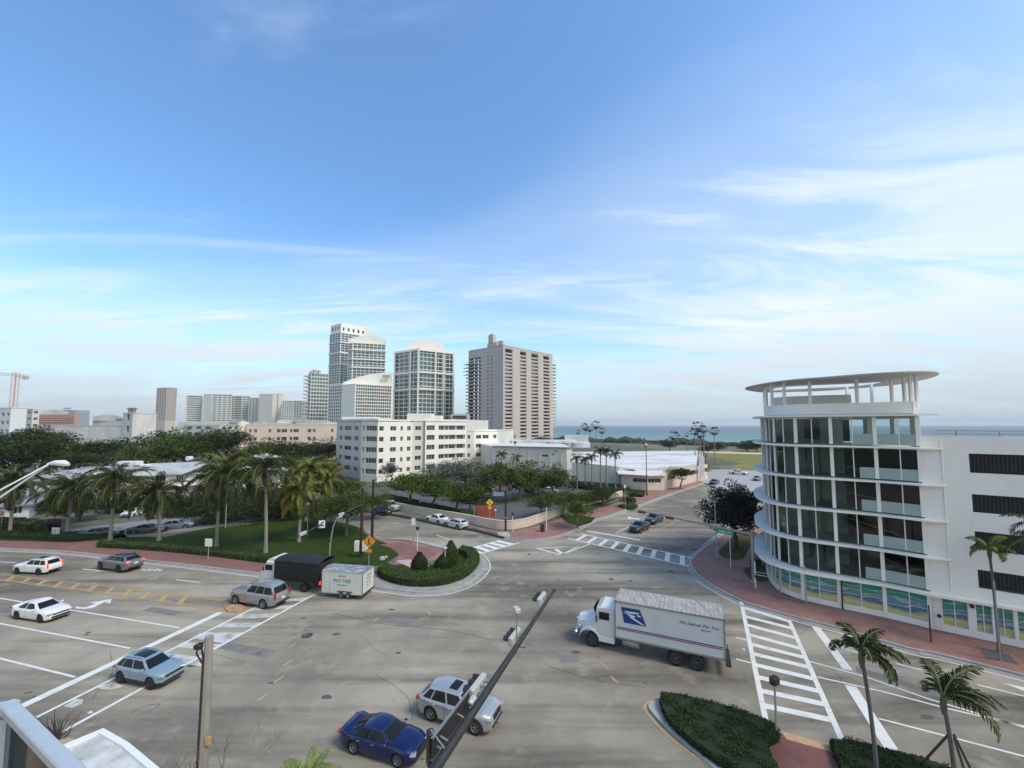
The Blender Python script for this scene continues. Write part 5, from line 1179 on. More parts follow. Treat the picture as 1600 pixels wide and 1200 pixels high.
    def roofp(a, b):
        x, y, z = cab(a, b * 2 - 1, 1); e = min(a, 1 - a, b, 1 - b); return (x, y, z + .018 * min(1, e * 8))
    patch(roofp, 8, 6); mb.obj('roof', roofm or pc, T)
    if sunroof:
        mb = MB(); patch(lambda a, b: tuple(Vector(roofp(lerp(sunroof[0], sunroof[1], a), lerp(.17, .83, b))) + Vector((0, 0, .012))), 3, 3, 0); mb.obj('sunroof', car_glass, T)
    def glass(name, f, na=5, nb=3, flip=False, m=None):
        nonlocal mb
        mb = MB(); patch(f, na, nb, 0, True, flip); return mb.obj(name, m or car_glass, T)
    glass('windshield', lambda a, b: tuple(Vector(cab(1, lerp(-.90, .90, a), lerp(.10, .93, b))) + Vector((.014, 0, .010))))
    glass('rear_window', lambda a, b: tuple(Vector(cab(0, lerp(-.84, .84, a), lerp(.14, .90, b))) + Vector((-.014, 0, .010))), flip=True)
    for sd_ in (-1, 1):
        for (a0, a1) in pillars:
            glass('side_window', lambda a, b, a0=a0, a1=a1: tuple(Vector(cab(lerp(a0, a1, a), sd_, lerp(.13, .88, b))) + Vector((0, sd_ * .012, .004))), 4, 3, flip=sd_ > 0)
        # mirror
        mb = MB(); mb.bbox((cowl - .32, sd_ * (hw + .02), belt + .09), (.14, .26, .13), .04); mb.obj('mirror', pc if roofm is None else pc, T)
        # wheels
        for wx in (wb / 2, -wb / 2): wheel_parts(T, wx, sd_, hw - .125, wheel_r, rim)
        # lights
        hwf = hwid(xf - .25)
        mb = MB(); mb.bbox((xf - .17, sd_ * (hwf - .17), nose - .085), (.34, .36, .12), .04, rz=-sd_ * .42); mb.obj('headlight', lens, T)
        hwr = hwid(xr + .2); lm = red_lit if lit else red_light
        mb = MB()
        if wrap_tail == 'tall': mb.bbox((xr + .07, sd_ * (hwr - .07), (tail + belt) / 2 + .0), (.15, .14, .55), .04); mb.bbox((lerp(tb, rr, .4) + .05, sd_ * (wB * .90), belt + .14), (.10, .10, .30), .03)
        else: mb.bbox((xr + .09, sd_ * (hwr - .16), tail - .13), (.20, .36, .17), .05, rz=sd_ * .25)
        mb.obj('tail_light', lm, T)
        # door gaps, handles
        mb = MB()
        for gx in (cowl - .22, (cowl + tb) / 2 + .12, tb + .42):
            if abs(gx + wb / 2) < ar * .8: gx = -wb / 2 + ar * 1.05
            r = ring(gx); pts = [Vector((gx, q[1] * sd_ + sd_ * .003, q[2])) for q in r[4:9]]
            for p, q in zip(pts, pts[1:]): 
                d = Vector((.007, 0, 0)); mb.add([p - d, p + d, q + d, q - d], [(0, 1, 2, 3)])
        mb.obj('door_gap', black_plastic, T)
        for hx in ((cowl + tb) / 2 + .30, (cowl + tb) / 2 - .60):
            mb = MB(); mb.bbox((hx, sd_ * (hw * .985), belt - .14), (.18, .035, .035), .01); mb.obj('door_handle', chrome, T)
    mb = MB(); mb.bbox((xf - .005, 0, nose - .12), (.05, grille[0], grille[1]), .02); mb.obj('grille', black_plastic, T)
    mb = MB(); mb.bbox((xf - .01, 0, sill + .20), (.06, W * .68, .16), .02); mb.obj('lower_grille', black_plastic, T)
    mb = MB(); mb.bbox((xr + .01, 0, sill + .17), (.06, W * .70, .16), .02); mb.obj('rear_bumper', black_plastic, T)
    mb = MB(); mb.box((xr - .012, 0, tail - .26), (.02, .32, .16)); mb.obj('licence_plate', metal_white, T)
    if ro_rails:
        for sd_ in (-1, 1):
            mb = MB(); mb.tube([tuple(Vector(cab(s, sd_ * .93, 1)) + Vector((0, 0, .05))) for s in (.08, .35, .6, .9)], .018, 5); mb.obj('roof_rail', metal_grey, T)
    return T
def place(T, rear_px, front_px, hw, wb):
    """stand a vehicle on the road from where its near-side wheels touch the ground"""
    a, b = Vector(G(*rear_px)), Vector(G(*front_px)); t = (b - a).normalized(); n = Vector((-t.y, t.x))
    if n.y < 0: n = -n
    c = (a + b) / 2; s = max(.9, min(1.13, (b - a).length / wb)); c = c + n * hw * s
    T.location = (c.x, c.y, 0.012); T.rotation_euler = (0, 0, math.atan2(t.y, t.x)); T.scale = (s, s, s)
SEDAN = dict(L_=4.88, W=1.86, H=1.47, wb=2.82, fo=.95, belt=.94, hood=.98, nose=.77, deck=1.08, tail=1.02, cowl=1.02, rf=.22, rr=-.92, tb=-2.02, roofw=.66, wheel_r=.352, pillars=((.12, .47), (.52, .90)))
SUV = dict(L_=4.6, W=1.86, H=1.65, wb=2.70, fo=.90, belt=1.06, hood=1.11, nose=.93, deck=1.13, tail=1.08, cowl=.98, rf=.22, rr=-1.60, tb=-2.16, wheel_r=.385, sill=.27, roofw=.67, pillars=((.05, .22), (.25, .56), (.60, .95)))
BIG = dict(L_=4.95, W=1.93, H=1.77, wb=2.98, fo=.88, belt=1.10, hood=1.14, nose=.98, deck=1.12, tail=1.02, cowl=.66, rf=.05, rr=-2.06, tb=-2.34, wheel_r=.38, sill=.28, roofw=.74, pillars=((.04, .26), (.29, .60), (.63, .95)), wrap_tail='tall', ro_rails=True)
p_white = paint('white', (.66, .67, .66)); p_grey = paint('grey', (.20, .205, .205), .5); p_lblue = paint('light_blue', (.25, .34, .40), .3); p_silver = paint('silver', (.44, .45, .46), .55); p_blue = paint('deep_blue', (.003, .010, .075), .3); p_black = paint('black', (.010, .011, .012)); p_silver2 = paint('warm_silver', (.30, .29, .275), .45)
black_rim = mat('rim_black', (.02, .02, .02), .4)
c = make_car('suv', 'white SUV with glowing red tail lights, first vehicle at the left on the far lanes', 'car', p_white, **{**BIG, 'lit': True, 'sunroof': (.35, .85), 'rim': black_rim}); place(c, (60, 898.5), (26.6, 897), .88, 2.98)
c = make_car('hatchback', 'grey wagon-like car with dark roof driving behind the white SUV', 'car', p_grey, **{**SUV, 'H': 1.56, 'roofm': paint('dark_roof', (.03, .035, .05)), 'lit': True, 'rim': black_rim}); place(c, (185, 895), (157, 890.6), .86, 2.7)
c = make_car('sedan', 'white sedan with black front intake approaching the stop line', 'car', p_white, **{**SEDAN, 'rim': black_rim, 'grille': (1.1, .12)}); place(c, (26, 968), (62, 973.5), .86, 2.82)
c = make_car('compact_suv', 'light blue compact SUV with dark glass roof on the left crosswalk', 'car', p_lblue, **{**SUV, 'L_': 4.47, 'H': 1.64, 'wb': 2.68, 'sunroof': (.30, .92), 'cladding': True, 'ro_rails': True, 'rim': black_rim, 'grille': (1.15, .14)}); place(c, (188, 1068), (234, 1078), .86, 2.68)
c = make_car('old_suv', 'older silver SUV with roof rails waiting beside the black truck', 'car', p_silver2, **{**BIG, 'L_': 4.87, 'W': 1.85, 'H': 1.78, 'wb': 2.87, 'roofm': p_silver, 'pillars': ((.04, .30), (.33, .60), (.63, .95))}); place(c, (410.6, 952), (368, 945), .86, 2.87)
c = make_car('sedan', 'dark blue sedan at the bottom edge beside the black mast arm', 'car', p_blue, **{**SEDAN, 'wb': 2.80}); place(c, (552, 1179), (621, 1200), .86, 2.8)
c = make_car('crossover', 'silver crossover with small sunroof crossing behind the black mast arm', 'car', p_silver, **{**SUV, 'sunroof': (.62, .88), 'grille': (.85, .30)}); place(c, (672.5, 1127), (742, 1149), .86, 2.70)
# cars coming down the north-east street
def put(T, px, py, ang, s=1.0):
    g = G(px, py); T.location = (g[0], g[1], .012); T.rotation_euler = (0, 0, R(ang)); T.scale = (s, s, s); return T
angv = math.degrees(math.atan2(-V.y, -V.x))
c1 = put(make_car('sedan', 'black sedan waiting at the stop line of the street towards the sea', 'car', p_black, **SEDAN), 999, 829, angv, 1.0)
c2 = put(make_car('sedan', 'dark car queued behind the black sedan with a white load behind its roof', 'car', paint('charcoal', (.02, .024, .028)), **{**SEDAN, 'H': 1.5}), 1022, 816, angv, 1.0)
put(make_car('sedan', 'black car parked far up the street beside the retail building', 'car', p_black, **SEDAN), 1116, 757, angv, 1.0)
put(make_car('sedan', 'white car crossing at the beach road before the green park', 'car', p_white, **SEDAN), 1155, 742, math.degrees(math.atan2(U.y, U.x)), 1.15)
put(make_car('sedan', 'dark car on the beach road next to the curved building edge', 'car', p_grey, **SEDAN), 1183, 751, angv, 1.0)
# parked on the north-west street
wa = math.degrees(math.atan2(G(650, 812)[1] - G(710, 826)[1], G(650, 812)[0] - G(710, 826)[0]))
put(make_car('sedan', 'white sedan parked nearer the trees by the cream wall', 'car', p_white, **SEDAN), 682, 816, wa, .98)
put(make_car('station_wagon', 'white wagon parked at the head of the two by the cream wall', 'car', paint('white_grey', (.50, .51, .52)), **{**SUV, 'H': 1.5}), 712, 824, wa, .98)
put(make_car('suv', 'white SUV with dark rear window further up the cream wall road', 'car', p_white, **BIG), 612, 797, wa + 180, .98)
put(make_car('sedan', 'dark car under the round tree on the cream wall road', 'car', p_black, **SEDAN), 596, 803, wa, .95)
# parking lot
put(make_car('suv', 'white pickup-like SUV seen from the front in the dark parking lot', 'car', p_white, **BIG), 766, 777, -95, 1.0)
put(make_car('sedan', 'silver white hatchback in the middle of the dark parking lot', 'car', paint('pearl', (.52, .53, .54)), **SEDAN), 859, 771, -15, 1.0)
put(make_car('sedan', 'dark grey sedan near the pale lamp pole of the parking lot', 'car', p_grey, **SEDAN), 846, 792, -8, 1.0)
# left court
put(make_car('sedan', 'dark sedan parked under the second palm in the left court', 'car', paint('dark_green_grey', (.03, .045, .045)), **SEDAN), 160, 839, 15, 1.0)
put(make_car('sedan', 'dark grey sedan on the driveway between the palm trunks', 'car', paint('smoke', (.045, .048, .05)), **SEDAN), 232, 833, 12, 1.0)
put(make_car('sedan', 'light blue grey sedan parked behind the tall palm trunk', 'car', paint('blue_grey', (.17, .20, .24), .3), **SEDAN), 276, 826, 22, 1.0)
put(make_car('sedan', 'white car parked at the house wall beyond the driveway', 'car', p_white, **SEDAN), 208, 806, -75, 1.0)

# ---------------------------------------------------------------- long white mail truck
def truck_wheel(parent, x, side, y, r=.5, wd=.28, rim=None):
    wheel_parts(parent, x, side, y, r, rim or mat('rim_dark', (.06, .06, .06), .5), wd)
mt = thing('mail_truck', 'white mail truck with blue eagle emblem and long box crossing the junction', 'truck')
tw = paint('truck_white', (.58, .60, .60)); wb_ = 7.2
# x forward; front axle at +3.6, rear tandem at -2.25 / -3.6
mb = MB(); mb.box((-.2, 0, .82), (8.6, .9, .28)); mb.obj('chassis', black_plastic, mt)
boxw, bx0, bx1, bz0, bz1 = 2.5, -5.35, 1.95, 1.15, 3.75
mb = MB(); mb.box(((bx0 + bx1) / 2, 0, (bz0 + bz1) / 2), (bx1 - bx0, boxw, bz1 - bz0)); bo = mb.obj('cargo_box', mat('truck_box_white', (.52, .54, .54), .5, noise=[(.8, (.46, .48, .48), .5, .8, I3)]), mt)
mb = MB()
for z in (bz0, bz1):
    for s in (-1, 1): mb.box(((bx0 + bx1) / 2, s * boxw / 2, z), (bx1 - bx0 + .06, .07, .12))
    for x in (bx0, bx1): mb.box((x, 0, z), (.07, boxw + .05, .12))
for x in (bx0, bx1):
    for s in (-1, 1): mb.box((x, s * boxw / 2, (bz0 + bz1) / 2), (.09, .07, bz1 - bz0 + .1))
mb.obj('edge_trim', metal_grey, mt)
mb = MB(); mb.box(((bx0 + bx1) / 2, 0, bz1 + .035), (bx1 - bx0 - .06, boxw - .08, .05)); mb.obj('box_roof', mat('truck_roof_dirty', (.36, .345, .33), .85, noise=[(1.1, (.20, .19, .18), .44, .66, (4, .6, 1)), (.9, (.09, .085, .08), .60, .75, (1, 2, 1)), (3, (.42, .41, .40), .5, .8, I3)]), mt)
mb = MB()
for k in range(24): mb.box((bx0 + .25 + k * .3, 0, bz1 + .066), (.03, boxw - .1, .02))
ri = mb.obj('roof_rib', mat('truck_rib', (.27, .26, .25), .85), mt); ri['kind'] = 'stuff'
for s in (-1, 1):
    ys = s * (boxw / 2 + .012)
    P2 = lambda u, v: (bx1 - .45 - u if s > 0 else bx1 - .45 - u, ys, v)
    blue = mat('emblem_blue', (.008, .04, .20), .4)
    # emblem: slanted blue field with a stylised white bird head
    fld = [(0.10, 3.30), (1.75, 3.30), (2.00, 2.30), (.28, 2.30)] if s > 0 else [(0.10, 3.30), (1.75, 3.30), (2.00, 2.30), (.28, 2.30)]
    mb = MB(); vs = [P2(u, v) for u, v in [(0.0, 3.42), (1.35, 3.42), (1.80, 2.32), (.20, 2.32)]]; mb.add(vs, [(0, 1, 2, 3)] if s > 0 else [(3, 2, 1, 0)]); mb.add([(x, ys - s * .01, z) for x, _, z in vs], [(3, 2, 1, 0)]); mb.obj('emblem_field', blue, mt)
    yb = ys + s * .006
    mb = MB()
    for poly in ([(.18, 3.17), (1.25, 3.20), (1.31, 3.10), (1.02, 3.08), (.60, 3.02)], [(.10, 3.10), (.62, 2.98), (.95, 2.94), (1.05, 2.84), (.86, 2.80), (.98, 2.74), (1.74, 2.36), (1.36, 2.42), (.72, 2.72), (.55, 2.90)], [(1.12, 3.04), (1.36, 3.0), (1.44, 2.90), (1.16, 2.92)]):
        mb.add([(bx1 - .45 - u, yb, v) for u, v in poly], [tuple(range(len(poly)))])
    mb.obj('emblem_bird', tw, mt)
    for nm, z, h, m_ in (('stripe_blue', 1.92, .07, blue), ('stripe_red', 1.80, .07, mat('stripe_red', (.30, .03, .07), .5))):
        mb = MB(); mb.box(((bx0 + bx1) / 2, s * (boxw / 2 + .006), z), (bx1 - bx0 - .25, .012, h)); mb.obj(nm, m_, mt)
    tm = text_mesh('We Deliver For You', .30, blue, shear=.35); o = link('lettering', tm, mt, loc=(bx0 + 1.60, s * (boxw / 2 + .015), 3.10), rot=(R(90), 0, 0 if s < 0 else math.pi))
    tm = text_mesh('usps.com', .17, blue); link('lettering', tm, mt, loc=(bx0 + 1.15, s * (boxw / 2 + .015), 2.83), rot=(R(90), 0, 0 if s < 0 else math.pi))
# cab
def loft(mb, secs, mi=0, sm=False, caps=True):
    n = len(secs[0]); vs = [p for s_ in secs for p in s_]
    fs = [(i * n + j, i * n + (j + 1) % n, (i + 1) * n + (j + 1) % n, (i + 1) * n + j) for i in range(len(secs) - 1) for j in range(n)]
    if caps: fs += [tuple(range(n - 1, -1, -1)), tuple((len(secs) - 1) * n + j for j in range(n))]
    mb.add(vs, fs, mi, sm)
def sec(x, w_, z0, z1, r=.12, cr=.0):
    return [(x, -w_, z0), (x, -w_, z1 - r), (x, -w_ + r, z1), (x, 0, z1 + cr), (x, w_ - r, z1), (x, w_, z1 - r), (x, w_, z0)]
mb = MB(); loft(mb, [sec(2.05, 1.03, .95, 3.05), sec(2.35, 1.03, .95, 3.12), sec(3.05, 1.02, .95, 3.10), sec(3.38, .99, .95, 2.98, .15), sec(3.55, .98, .95, 2.35), sec(3.62, .97, .95, 2.15)]); mb.obj('cab', tw, mt)
mb = MB(); loft(mb, [sec(3.6, .84, 1.15, 2.10, .25, .05), sec(4.2, .78, 1.15, 2.02, .28, .05), sec(4.9, .66, 1.10, 1.86, .30, .04), sec(5.05, .55, 1.10, 1.66, .25, .02)], sm=False); mb.obj('hood', tw, mt)
for s in (-1, 1):
    mb = MB()
    secs = []
    for k in range(9):
        a = math.pi * k / 8; x = 3.95 - .78 * math.cos(a) * -1; z = .62 + .72 * math.sin(a)
        secs.append([(x, s * .62, z + .02), (x, s * .62, z + .10), (x, s * 1.16, z + .07), (x, s * 1.19, z - .08), (x, s * 1.1, z - .04)])
    loft(mb, secs); mb.obj('fender', tw, mt)
    mb = MB(); mb.bbox((4.82, s * .80, 1.22), (.20, .30, .26), .05); mb.obj('headlight', lens, mt)
    mb = MB(); mb.bbox((2.82, s * 1.035, 2.40), (.78, .03, .55), .01); mb.obj('side_window', car_glass, mt)
    mb = MB(); mb.bbox((2.80, s * 1.03, 1.62), (.98, .03, .84), .012); mb.obj('door', tw, mt)
    mb = MB(); mb.bbox((3.35, s * 1.34, 2.25), (.10, .20, .50), .03); mb.tube([(3.35, s * 1.0, 2.5), (3.35, s * 1.34, 2.5)], .02, 5); mb.obj('mirror', black_plastic, mt)
    mb = MB(); mb.bbox((2.65, s * .98, .72), (1.2, .30, .42), .04); mb.obj('step_tank', metal_white, mt)
    mb = MB(); mb.lathe([(.0, -.6), (.30, -.6), (.30, .6), (.0, .6)], n=14, axis='Y'); q = mb.obj('fuel_tank', metal_grey, mt, loc=(.85, s * .95, .80), rz=R(90))
    truck_wheel(mt, 3.75, s, 1.03, .52); truck_wheel(mt, -2.2, s, 1.0, .52, .5); truck_wheel(mt, -3.57, s, 1.0, .52, .5)
mb = MB(); mb.bbox((3.58, 0, 2.58), (.06, 1.7, .62), .02, ry=R(12)); mb.obj('windshield', car_glass, mt)
mb = MB(); mb.bbox((5.06, 0, 1.38), (.06, .85, .56), .02); mb.obj('grille', chrome, mt)
mb = MB(); mb.bbox((5.05, 0, .78), (.22, 2.2, .30), .05); mb.obj('bumper', chrome, mt)
mb = MB()
for k in range(5): mb.bbox((3.15, -.8 + k * .4, 3.17), (.14, .10, .08), .02)
q = mb.obj('roof_lamp', mat('lamp_amber', (.5, .2, .03), .3), mt); q['kind'] = 'stuff'
mb = MB(); mb.bbox((-5.55, 0, .72), (.35, 2.3, .14), .03); mb.box((-5.6, .9, .95), (.05, .05, .5)); mb.box((-5.6, -.9, .95), (.05, .05, .5)); mb.obj('rear_step', black_plastic, mt)
mb = MB(); mb.box((bx0 - .03, 0, 2.4), (.03, 2.2, 2.3)); mb.obj('roll_door', metal_grey, mt)
a, b = Vector(G(1089, 1048)), Vector(G(925, 1011)); t = (b - a).normalized(); n = Vector((-t.y, t.x)); n = n if n.y > 0 else -n
s = (b - a).length / 7.32; org = b - t * 3.75 * s + n * 1.16 * s
mt.location = (org.x, org.y, .012); mt.rotation_euler = (0, 0, math.atan2(t.y, t.x)); mt.scale = (s, s, s)

# ---------------------------------------------------------------- black mesh-sided truck and white trailer
bt = thing('mesh_sided_truck', 'white cab truck with tall black mesh load bed stopped at the left crosswalk', 'truck')
mesh_b = mat('mesh_black', (.010, .010, .010), .8, noise=[(2.2, (.022, .018, .015), .5, .8, (1, 1, 3))])
mb = MB(); mb.box((-.6, 0, .72), (6.6, .9, .22)); mb.obj('chassis', black_plastic, bt)
mb = MB(); mb.box((-1.55, 0, 1.02), (5.1, 2.35, .16)); mb.obj('bed_floor', black_plastic, bt)
for s in (-1, 1):
    mb = MB()
    mb.box((-1.55, s * 1.17, 1.95), (5.1, .04, 1.75)); mb.obj('side_mesh', mesh_b, bt)
    mb = MB()
    for k in range(8): mb.box((-4.05 + k * .715, s * 1.20, 1.95), (.07, .06, 1.85))
    for z in (1.35, 1.9, 2.45, 2.85): mb.box((-1.55, s * 1.21, z), (5.12, .05, .06))
    mb.obj('side_rail', mat('rail_black', (.022, .021, .02), .5), bt)
mb = MB(); mb.box((-4.1, 0, 1.95), (.05, 2.3, 1.75)); mb.box((.98, 0, 1.95), (.05, 2.3, 1.8)); mb.obj('end_gate', mesh_b, bt)
mb = MB(); n_ = 10; vs = []
for i in range(n_ + 1):
    for j in range(7):
        x = -4.12 + 5.14 * i / n_; y = -1.2 + 2.4 * j / 6; vs.append((x, y, 2.88 + .22 * (1 - (y / 1.2) ** 2) + .04 * math.sin(i * 2.1 + j)))
mb.add(vs, [(i * 7 + j, (i + 1) * 7 + j, (i + 1) * 7 + j + 1, i * 7 + j + 1) for i in range(n_) for j in range(6)], 0, True); mb.obj('tarpaulin', mat('tarp_black', (.014, .014, .015), .7), bt)
mb = MB(); loft(mb, [sec(1.05, .98, .75, 2.65, .15), sec(1.5, .98, .75, 2.75, .18), sec(2.2, .97, .72, 2.68, .18), sec(2.6, .95, .68, 2.0, .12), sec(2.95, .92, .66, 1.55, .10), sec(3.12, .88, .66, 1.30, .10)]); mb.obj('cab', tw, bt)
mb = MB(); loft(mb, [sec(.95, .9, 2.6, 2.95, .1), sec(1.6, .85, 2.7, 3.0, .1), sec(2.1, .75, 2.68, 2.80, .08)]); mb.obj('wind_deflector', tw, bt)
mb = MB(); mb.bbox((2.47, 0, 2.28), (.05, 1.6, .72), .02, ry=R(30)); mb.obj('windshield', car_glass, bt)
for s in (-1, 1):
    mb = MB(); mb.bbox((1.85, s * .985, 2.05), (.85, .03, .55), .012); mb.obj('side_window', car_glass, bt)
    mb = MB(); mb.bbox((2.35, s * 1.16, 1.95), (.10, .16, .42), .03); mb.obj('mirror', black_plastic, bt)
    mb = MB(); mb.bbox((3.08, s * .7, .98), (.12, .3, .2), .03); mb.obj('headlight', lens, bt)
    mb = MB(); mb.bbox((-4.16, s * 1.0, 1.0), (.08, .22, .34), .02); mb.obj('tail_light', red_lit, bt)
    truck_wheel(bt, 2.35, s, .93, .42); truck_wheel(bt, -2.4, s, .9, .42, .42)
a, b = Vector(G(492, 925)), Vector(G(420, 912)); t = Vector((-.968, .25)); g0 = Vector(G(470, 920))
def setpose(T, gx, gy, t, s=1): T.location = (gx, gy, .012); T.rotation_euler = (0, 0, math.atan2(t.y, t.x)); T.scale = (s, s, s)
cpos = Vector(G(497, 929)) ; tt = Vector((-.975, .22)).normalized(); nn = Vector((-.22, -.975)); nn = nn if nn.y > 0 else -nn
# rear left corner of the bed at px(497,929)
T_org = cpos + tt * 4.15 + nn * 1.2; setpose(bt, T_org.x, T_org.y, tt)
tr = thing('cargo_trailer', 'white enclosed tandem trailer with green lettering behind the black truck', 'trailer')
twm = mat('trailer_white', (.56, .56, .53), .55, noise=[(1.1, (.46, .45, .42), .5, .8, (1, 1, .4))])
tl, tw2, tz0, tz1 = 4.25, 2.1, .42, 2.42
mb = MB(); pro = [(tl / 2, -tw2 / 2), (tl / 2, tw2 / 2), (-tl / 2, tw2 / 2), (-tl / 2, -tw2 / 2)]
mb.prism(pro, tz0, tz1); mb.obj('body', twm, tr)
mb = MB(); mb.add([(tl / 2 + .04, y, tz1 + .02 + .22 * (1 - (y / 1.08) ** 2)) for y in (-1.08, -.6, 0, .6, 1.08)] + [(-tl / 2 - .06, y, tz1 + .02 + .22 * (1 - (y / 1.08) ** 2)) for y in (-1.08, -.6, 0, .6, 1.08)], [(i, i + 1, i + 6, i + 5) for i in range(4)]); mb.add([(-tl / 2 - .06, y, z) for y, z in ((-1.08, tz1), (-1.08, tz1 + .02), (-.6, tz1 + .17), (0, tz1 + .24), (.6, tz1 + .17), (1.08, tz1 + .02), (1.08, tz1))], [tuple(range(7))]); mb.obj('roof', mat('trailer_roof', (.17, .20, .21), .6, noise=[(1.2, (.40, .42, .42), .46, .62, (1, 3, 1)), (2.5, (.08, .10, .11), .5, .8, I3)]), tr)
mb = MB()
for x in (-tl / 2, tl / 2):
    for s in (-1, 1): mb.box((x, s * tw2 / 2, (tz0 + tz1) / 2), (.06, .06, tz1 - tz0 + .02))
for s in (-1, 1): mb.box((0, s * tw2 / 2, tz0), (tl, .05, .08)); mb.box((tl / 2 - .85, s * (tw2 / 2 + .003), 1.4), (.025, .02, 1.9))
mb.obj('edge_trim', metal_grey, tr)
gr = mat('lettering_green', (.03, .26, .17), .6); rdt = mat('lettering_red', (.42, .13, .13), .7)
for s in (-1, 1):
    ry_ = 0 if s < 0 else math.pi
    for txt, sz, x, z, m_ in (('PRO TREE', .42, .0, 1.62, gr), ('SERVICE', .20, .0, 2.06, rdt), ('license & insured', .14, .05, 1.25, gr)):
        link('lettering', text_mesh(txt, sz, m_, bold=.006), tr, loc=(x, s * (tw2 / 2 + .008), z), rot=(R(90), 0, ry_))
    for wx in (-.38, .38): wheel_parts(tr, wx - .3, s, tw2 / 2 - .06, .30, None, .2)
    mb = MB(); mb.bbox((-.3, s * (tw2 / 2 - .05), .66), (1.6, .24, .07), .02); mb.obj('mudguard', black_plastic, tr)
for txt, sz, z, m_ in (('TREES', .30, 2.0, rdt), ('SHRUBS', .24, 1.68, rdt), ('305 PRO', .22, 1.36, gr), ('CALL US', .20, 1.05, rdt)):
    link('lettering', text_mesh(txt, sz, m_), tr, loc=(-tl / 2 - .012, 0, z), rot=(R(90), 0, R(-90)))
mb = MB(); mb.box((tl / 2 + .5, 0, .5), (1.2, .12, .12)); mb.obj('drawbar', metal_dark, tr)
mb = MB(); mb.box((-tl / 2 - .04, 0, .45), (.08, 2.1, .12)); mb.obj('rear_bar', metal_dark, tr)
g = Vector(G(566, 938)); s = 1.0; tt2 = Vector((-.985, .17)).normalized(); n2 = Vector((.17, .985))
o_ = g + tt2 * (tl / 2) * 1.0 + n2 * (tw2 / 2); setpose(tr, o_.x, o_.y, tt2, 1.0)
# ================================================================== vegetation
def rv(r, s=1.0):
    while True:
        v = Vector((r.uniform(-1, 1), r.uniform(-1, 1), r.uniform(-1, 1)))
        if v.length_squared <= 1: return v * s
def leafquad(vs, fs, p, size, r, up=.35, asp=.55):
    d = rv(r).normalized(); d.z = d.z * .5; d.normalize(); n = (rv(r) + Vector((0, 0, up))).normalized(); s_ = d.cross(n)
    if s_.length < .1: return
    s_.normalize(); a = d * size * .5; b = s_ * size * asp * .5; o = len(vs)
    vs += [p - a, p + b * 1.0, p + a, p - b * 1.0]; fs.append((o, o + 1, o + 2, o + 3))
CROWN = {}
def crown_mesh(key, seed, rx, ry, rz_, nclump, nleaf, lsize, m, hollow=.5, flat=False, clump=.28):
    if key in CROWN: return CROWN[key]
    r = random.Random(seed); vs, fs = [], []
    for c in range(nclump):
        v = rv(r).normalized() * r.uniform(hollow, 1.0)
        if v.z < -.45: v.z *= -.4
        if flat: v.z = abs(v.z) * .6 + r.uniform(-.15, .25)
        k = clump * r.uniform(.7, 1.35); c0 = Vector((v.x * rx, v.y * ry, v.z * rz_))
        cs = (rx + ry) / 2 * k
        for i in range(nleaf):
            p = rv(r); p = p.normalized() * (p.length ** .45); q = c0 + Vector((p.x * cs, p.y * cs, p.z * cs * .62))
            leafquad(vs, fs, q, lsize * r.uniform(.6, 1.3), r)
    me = bpy.data.meshes.new('crown'); me.from_pydata([tuple(v) for v in vs], [], fs); me.materials.append(m); me.update(); CROWN[key] = me; return me
TR = {}
def trunk_mesh(key, seed, h, rad, spread, nb, m, z_top):
    if key in TR: return TR[key]
    r = random.Random(seed); mb = MB(); bend = Vector((r.uniform(-.3, .3), r.uniform(-.3, .3), 0))
    fork = Vector((bend.x, bend.y, h * .8)); mb.tube([(0, 0, -.1), tuple(bend * .4 + Vector((0, 0, h * .4))), tuple(fork)], [rad * 1.25, rad, rad * .85], 8)
    for k in range(nb):
        a = 2 * math.pi * (k + r.random() * .6) / nb; d = Vector((math.cos(a), math.sin(a), 0)) * spread * r.uniform(.45, .9); e = Vector((d.x, d.y, z_top * r.uniform(.65, .95)))
        mid = fork.lerp(e, .5) + Vector((0, 0, -.1 * spread)); mb.tube([tuple(fork), tuple(mid), tuple(e)], [rad * .6, rad * .38, rad * .14], 6)
        for q in range(2):
            e2 = e + rv(r, spread * .35) + Vector((0, 0, spread * .1)); mb.tube([tuple(mid), tuple(e2)], [rad * .28, rad * .08], 4)
    TR[key] = mb.mesh('trunk', m); return TR[key]
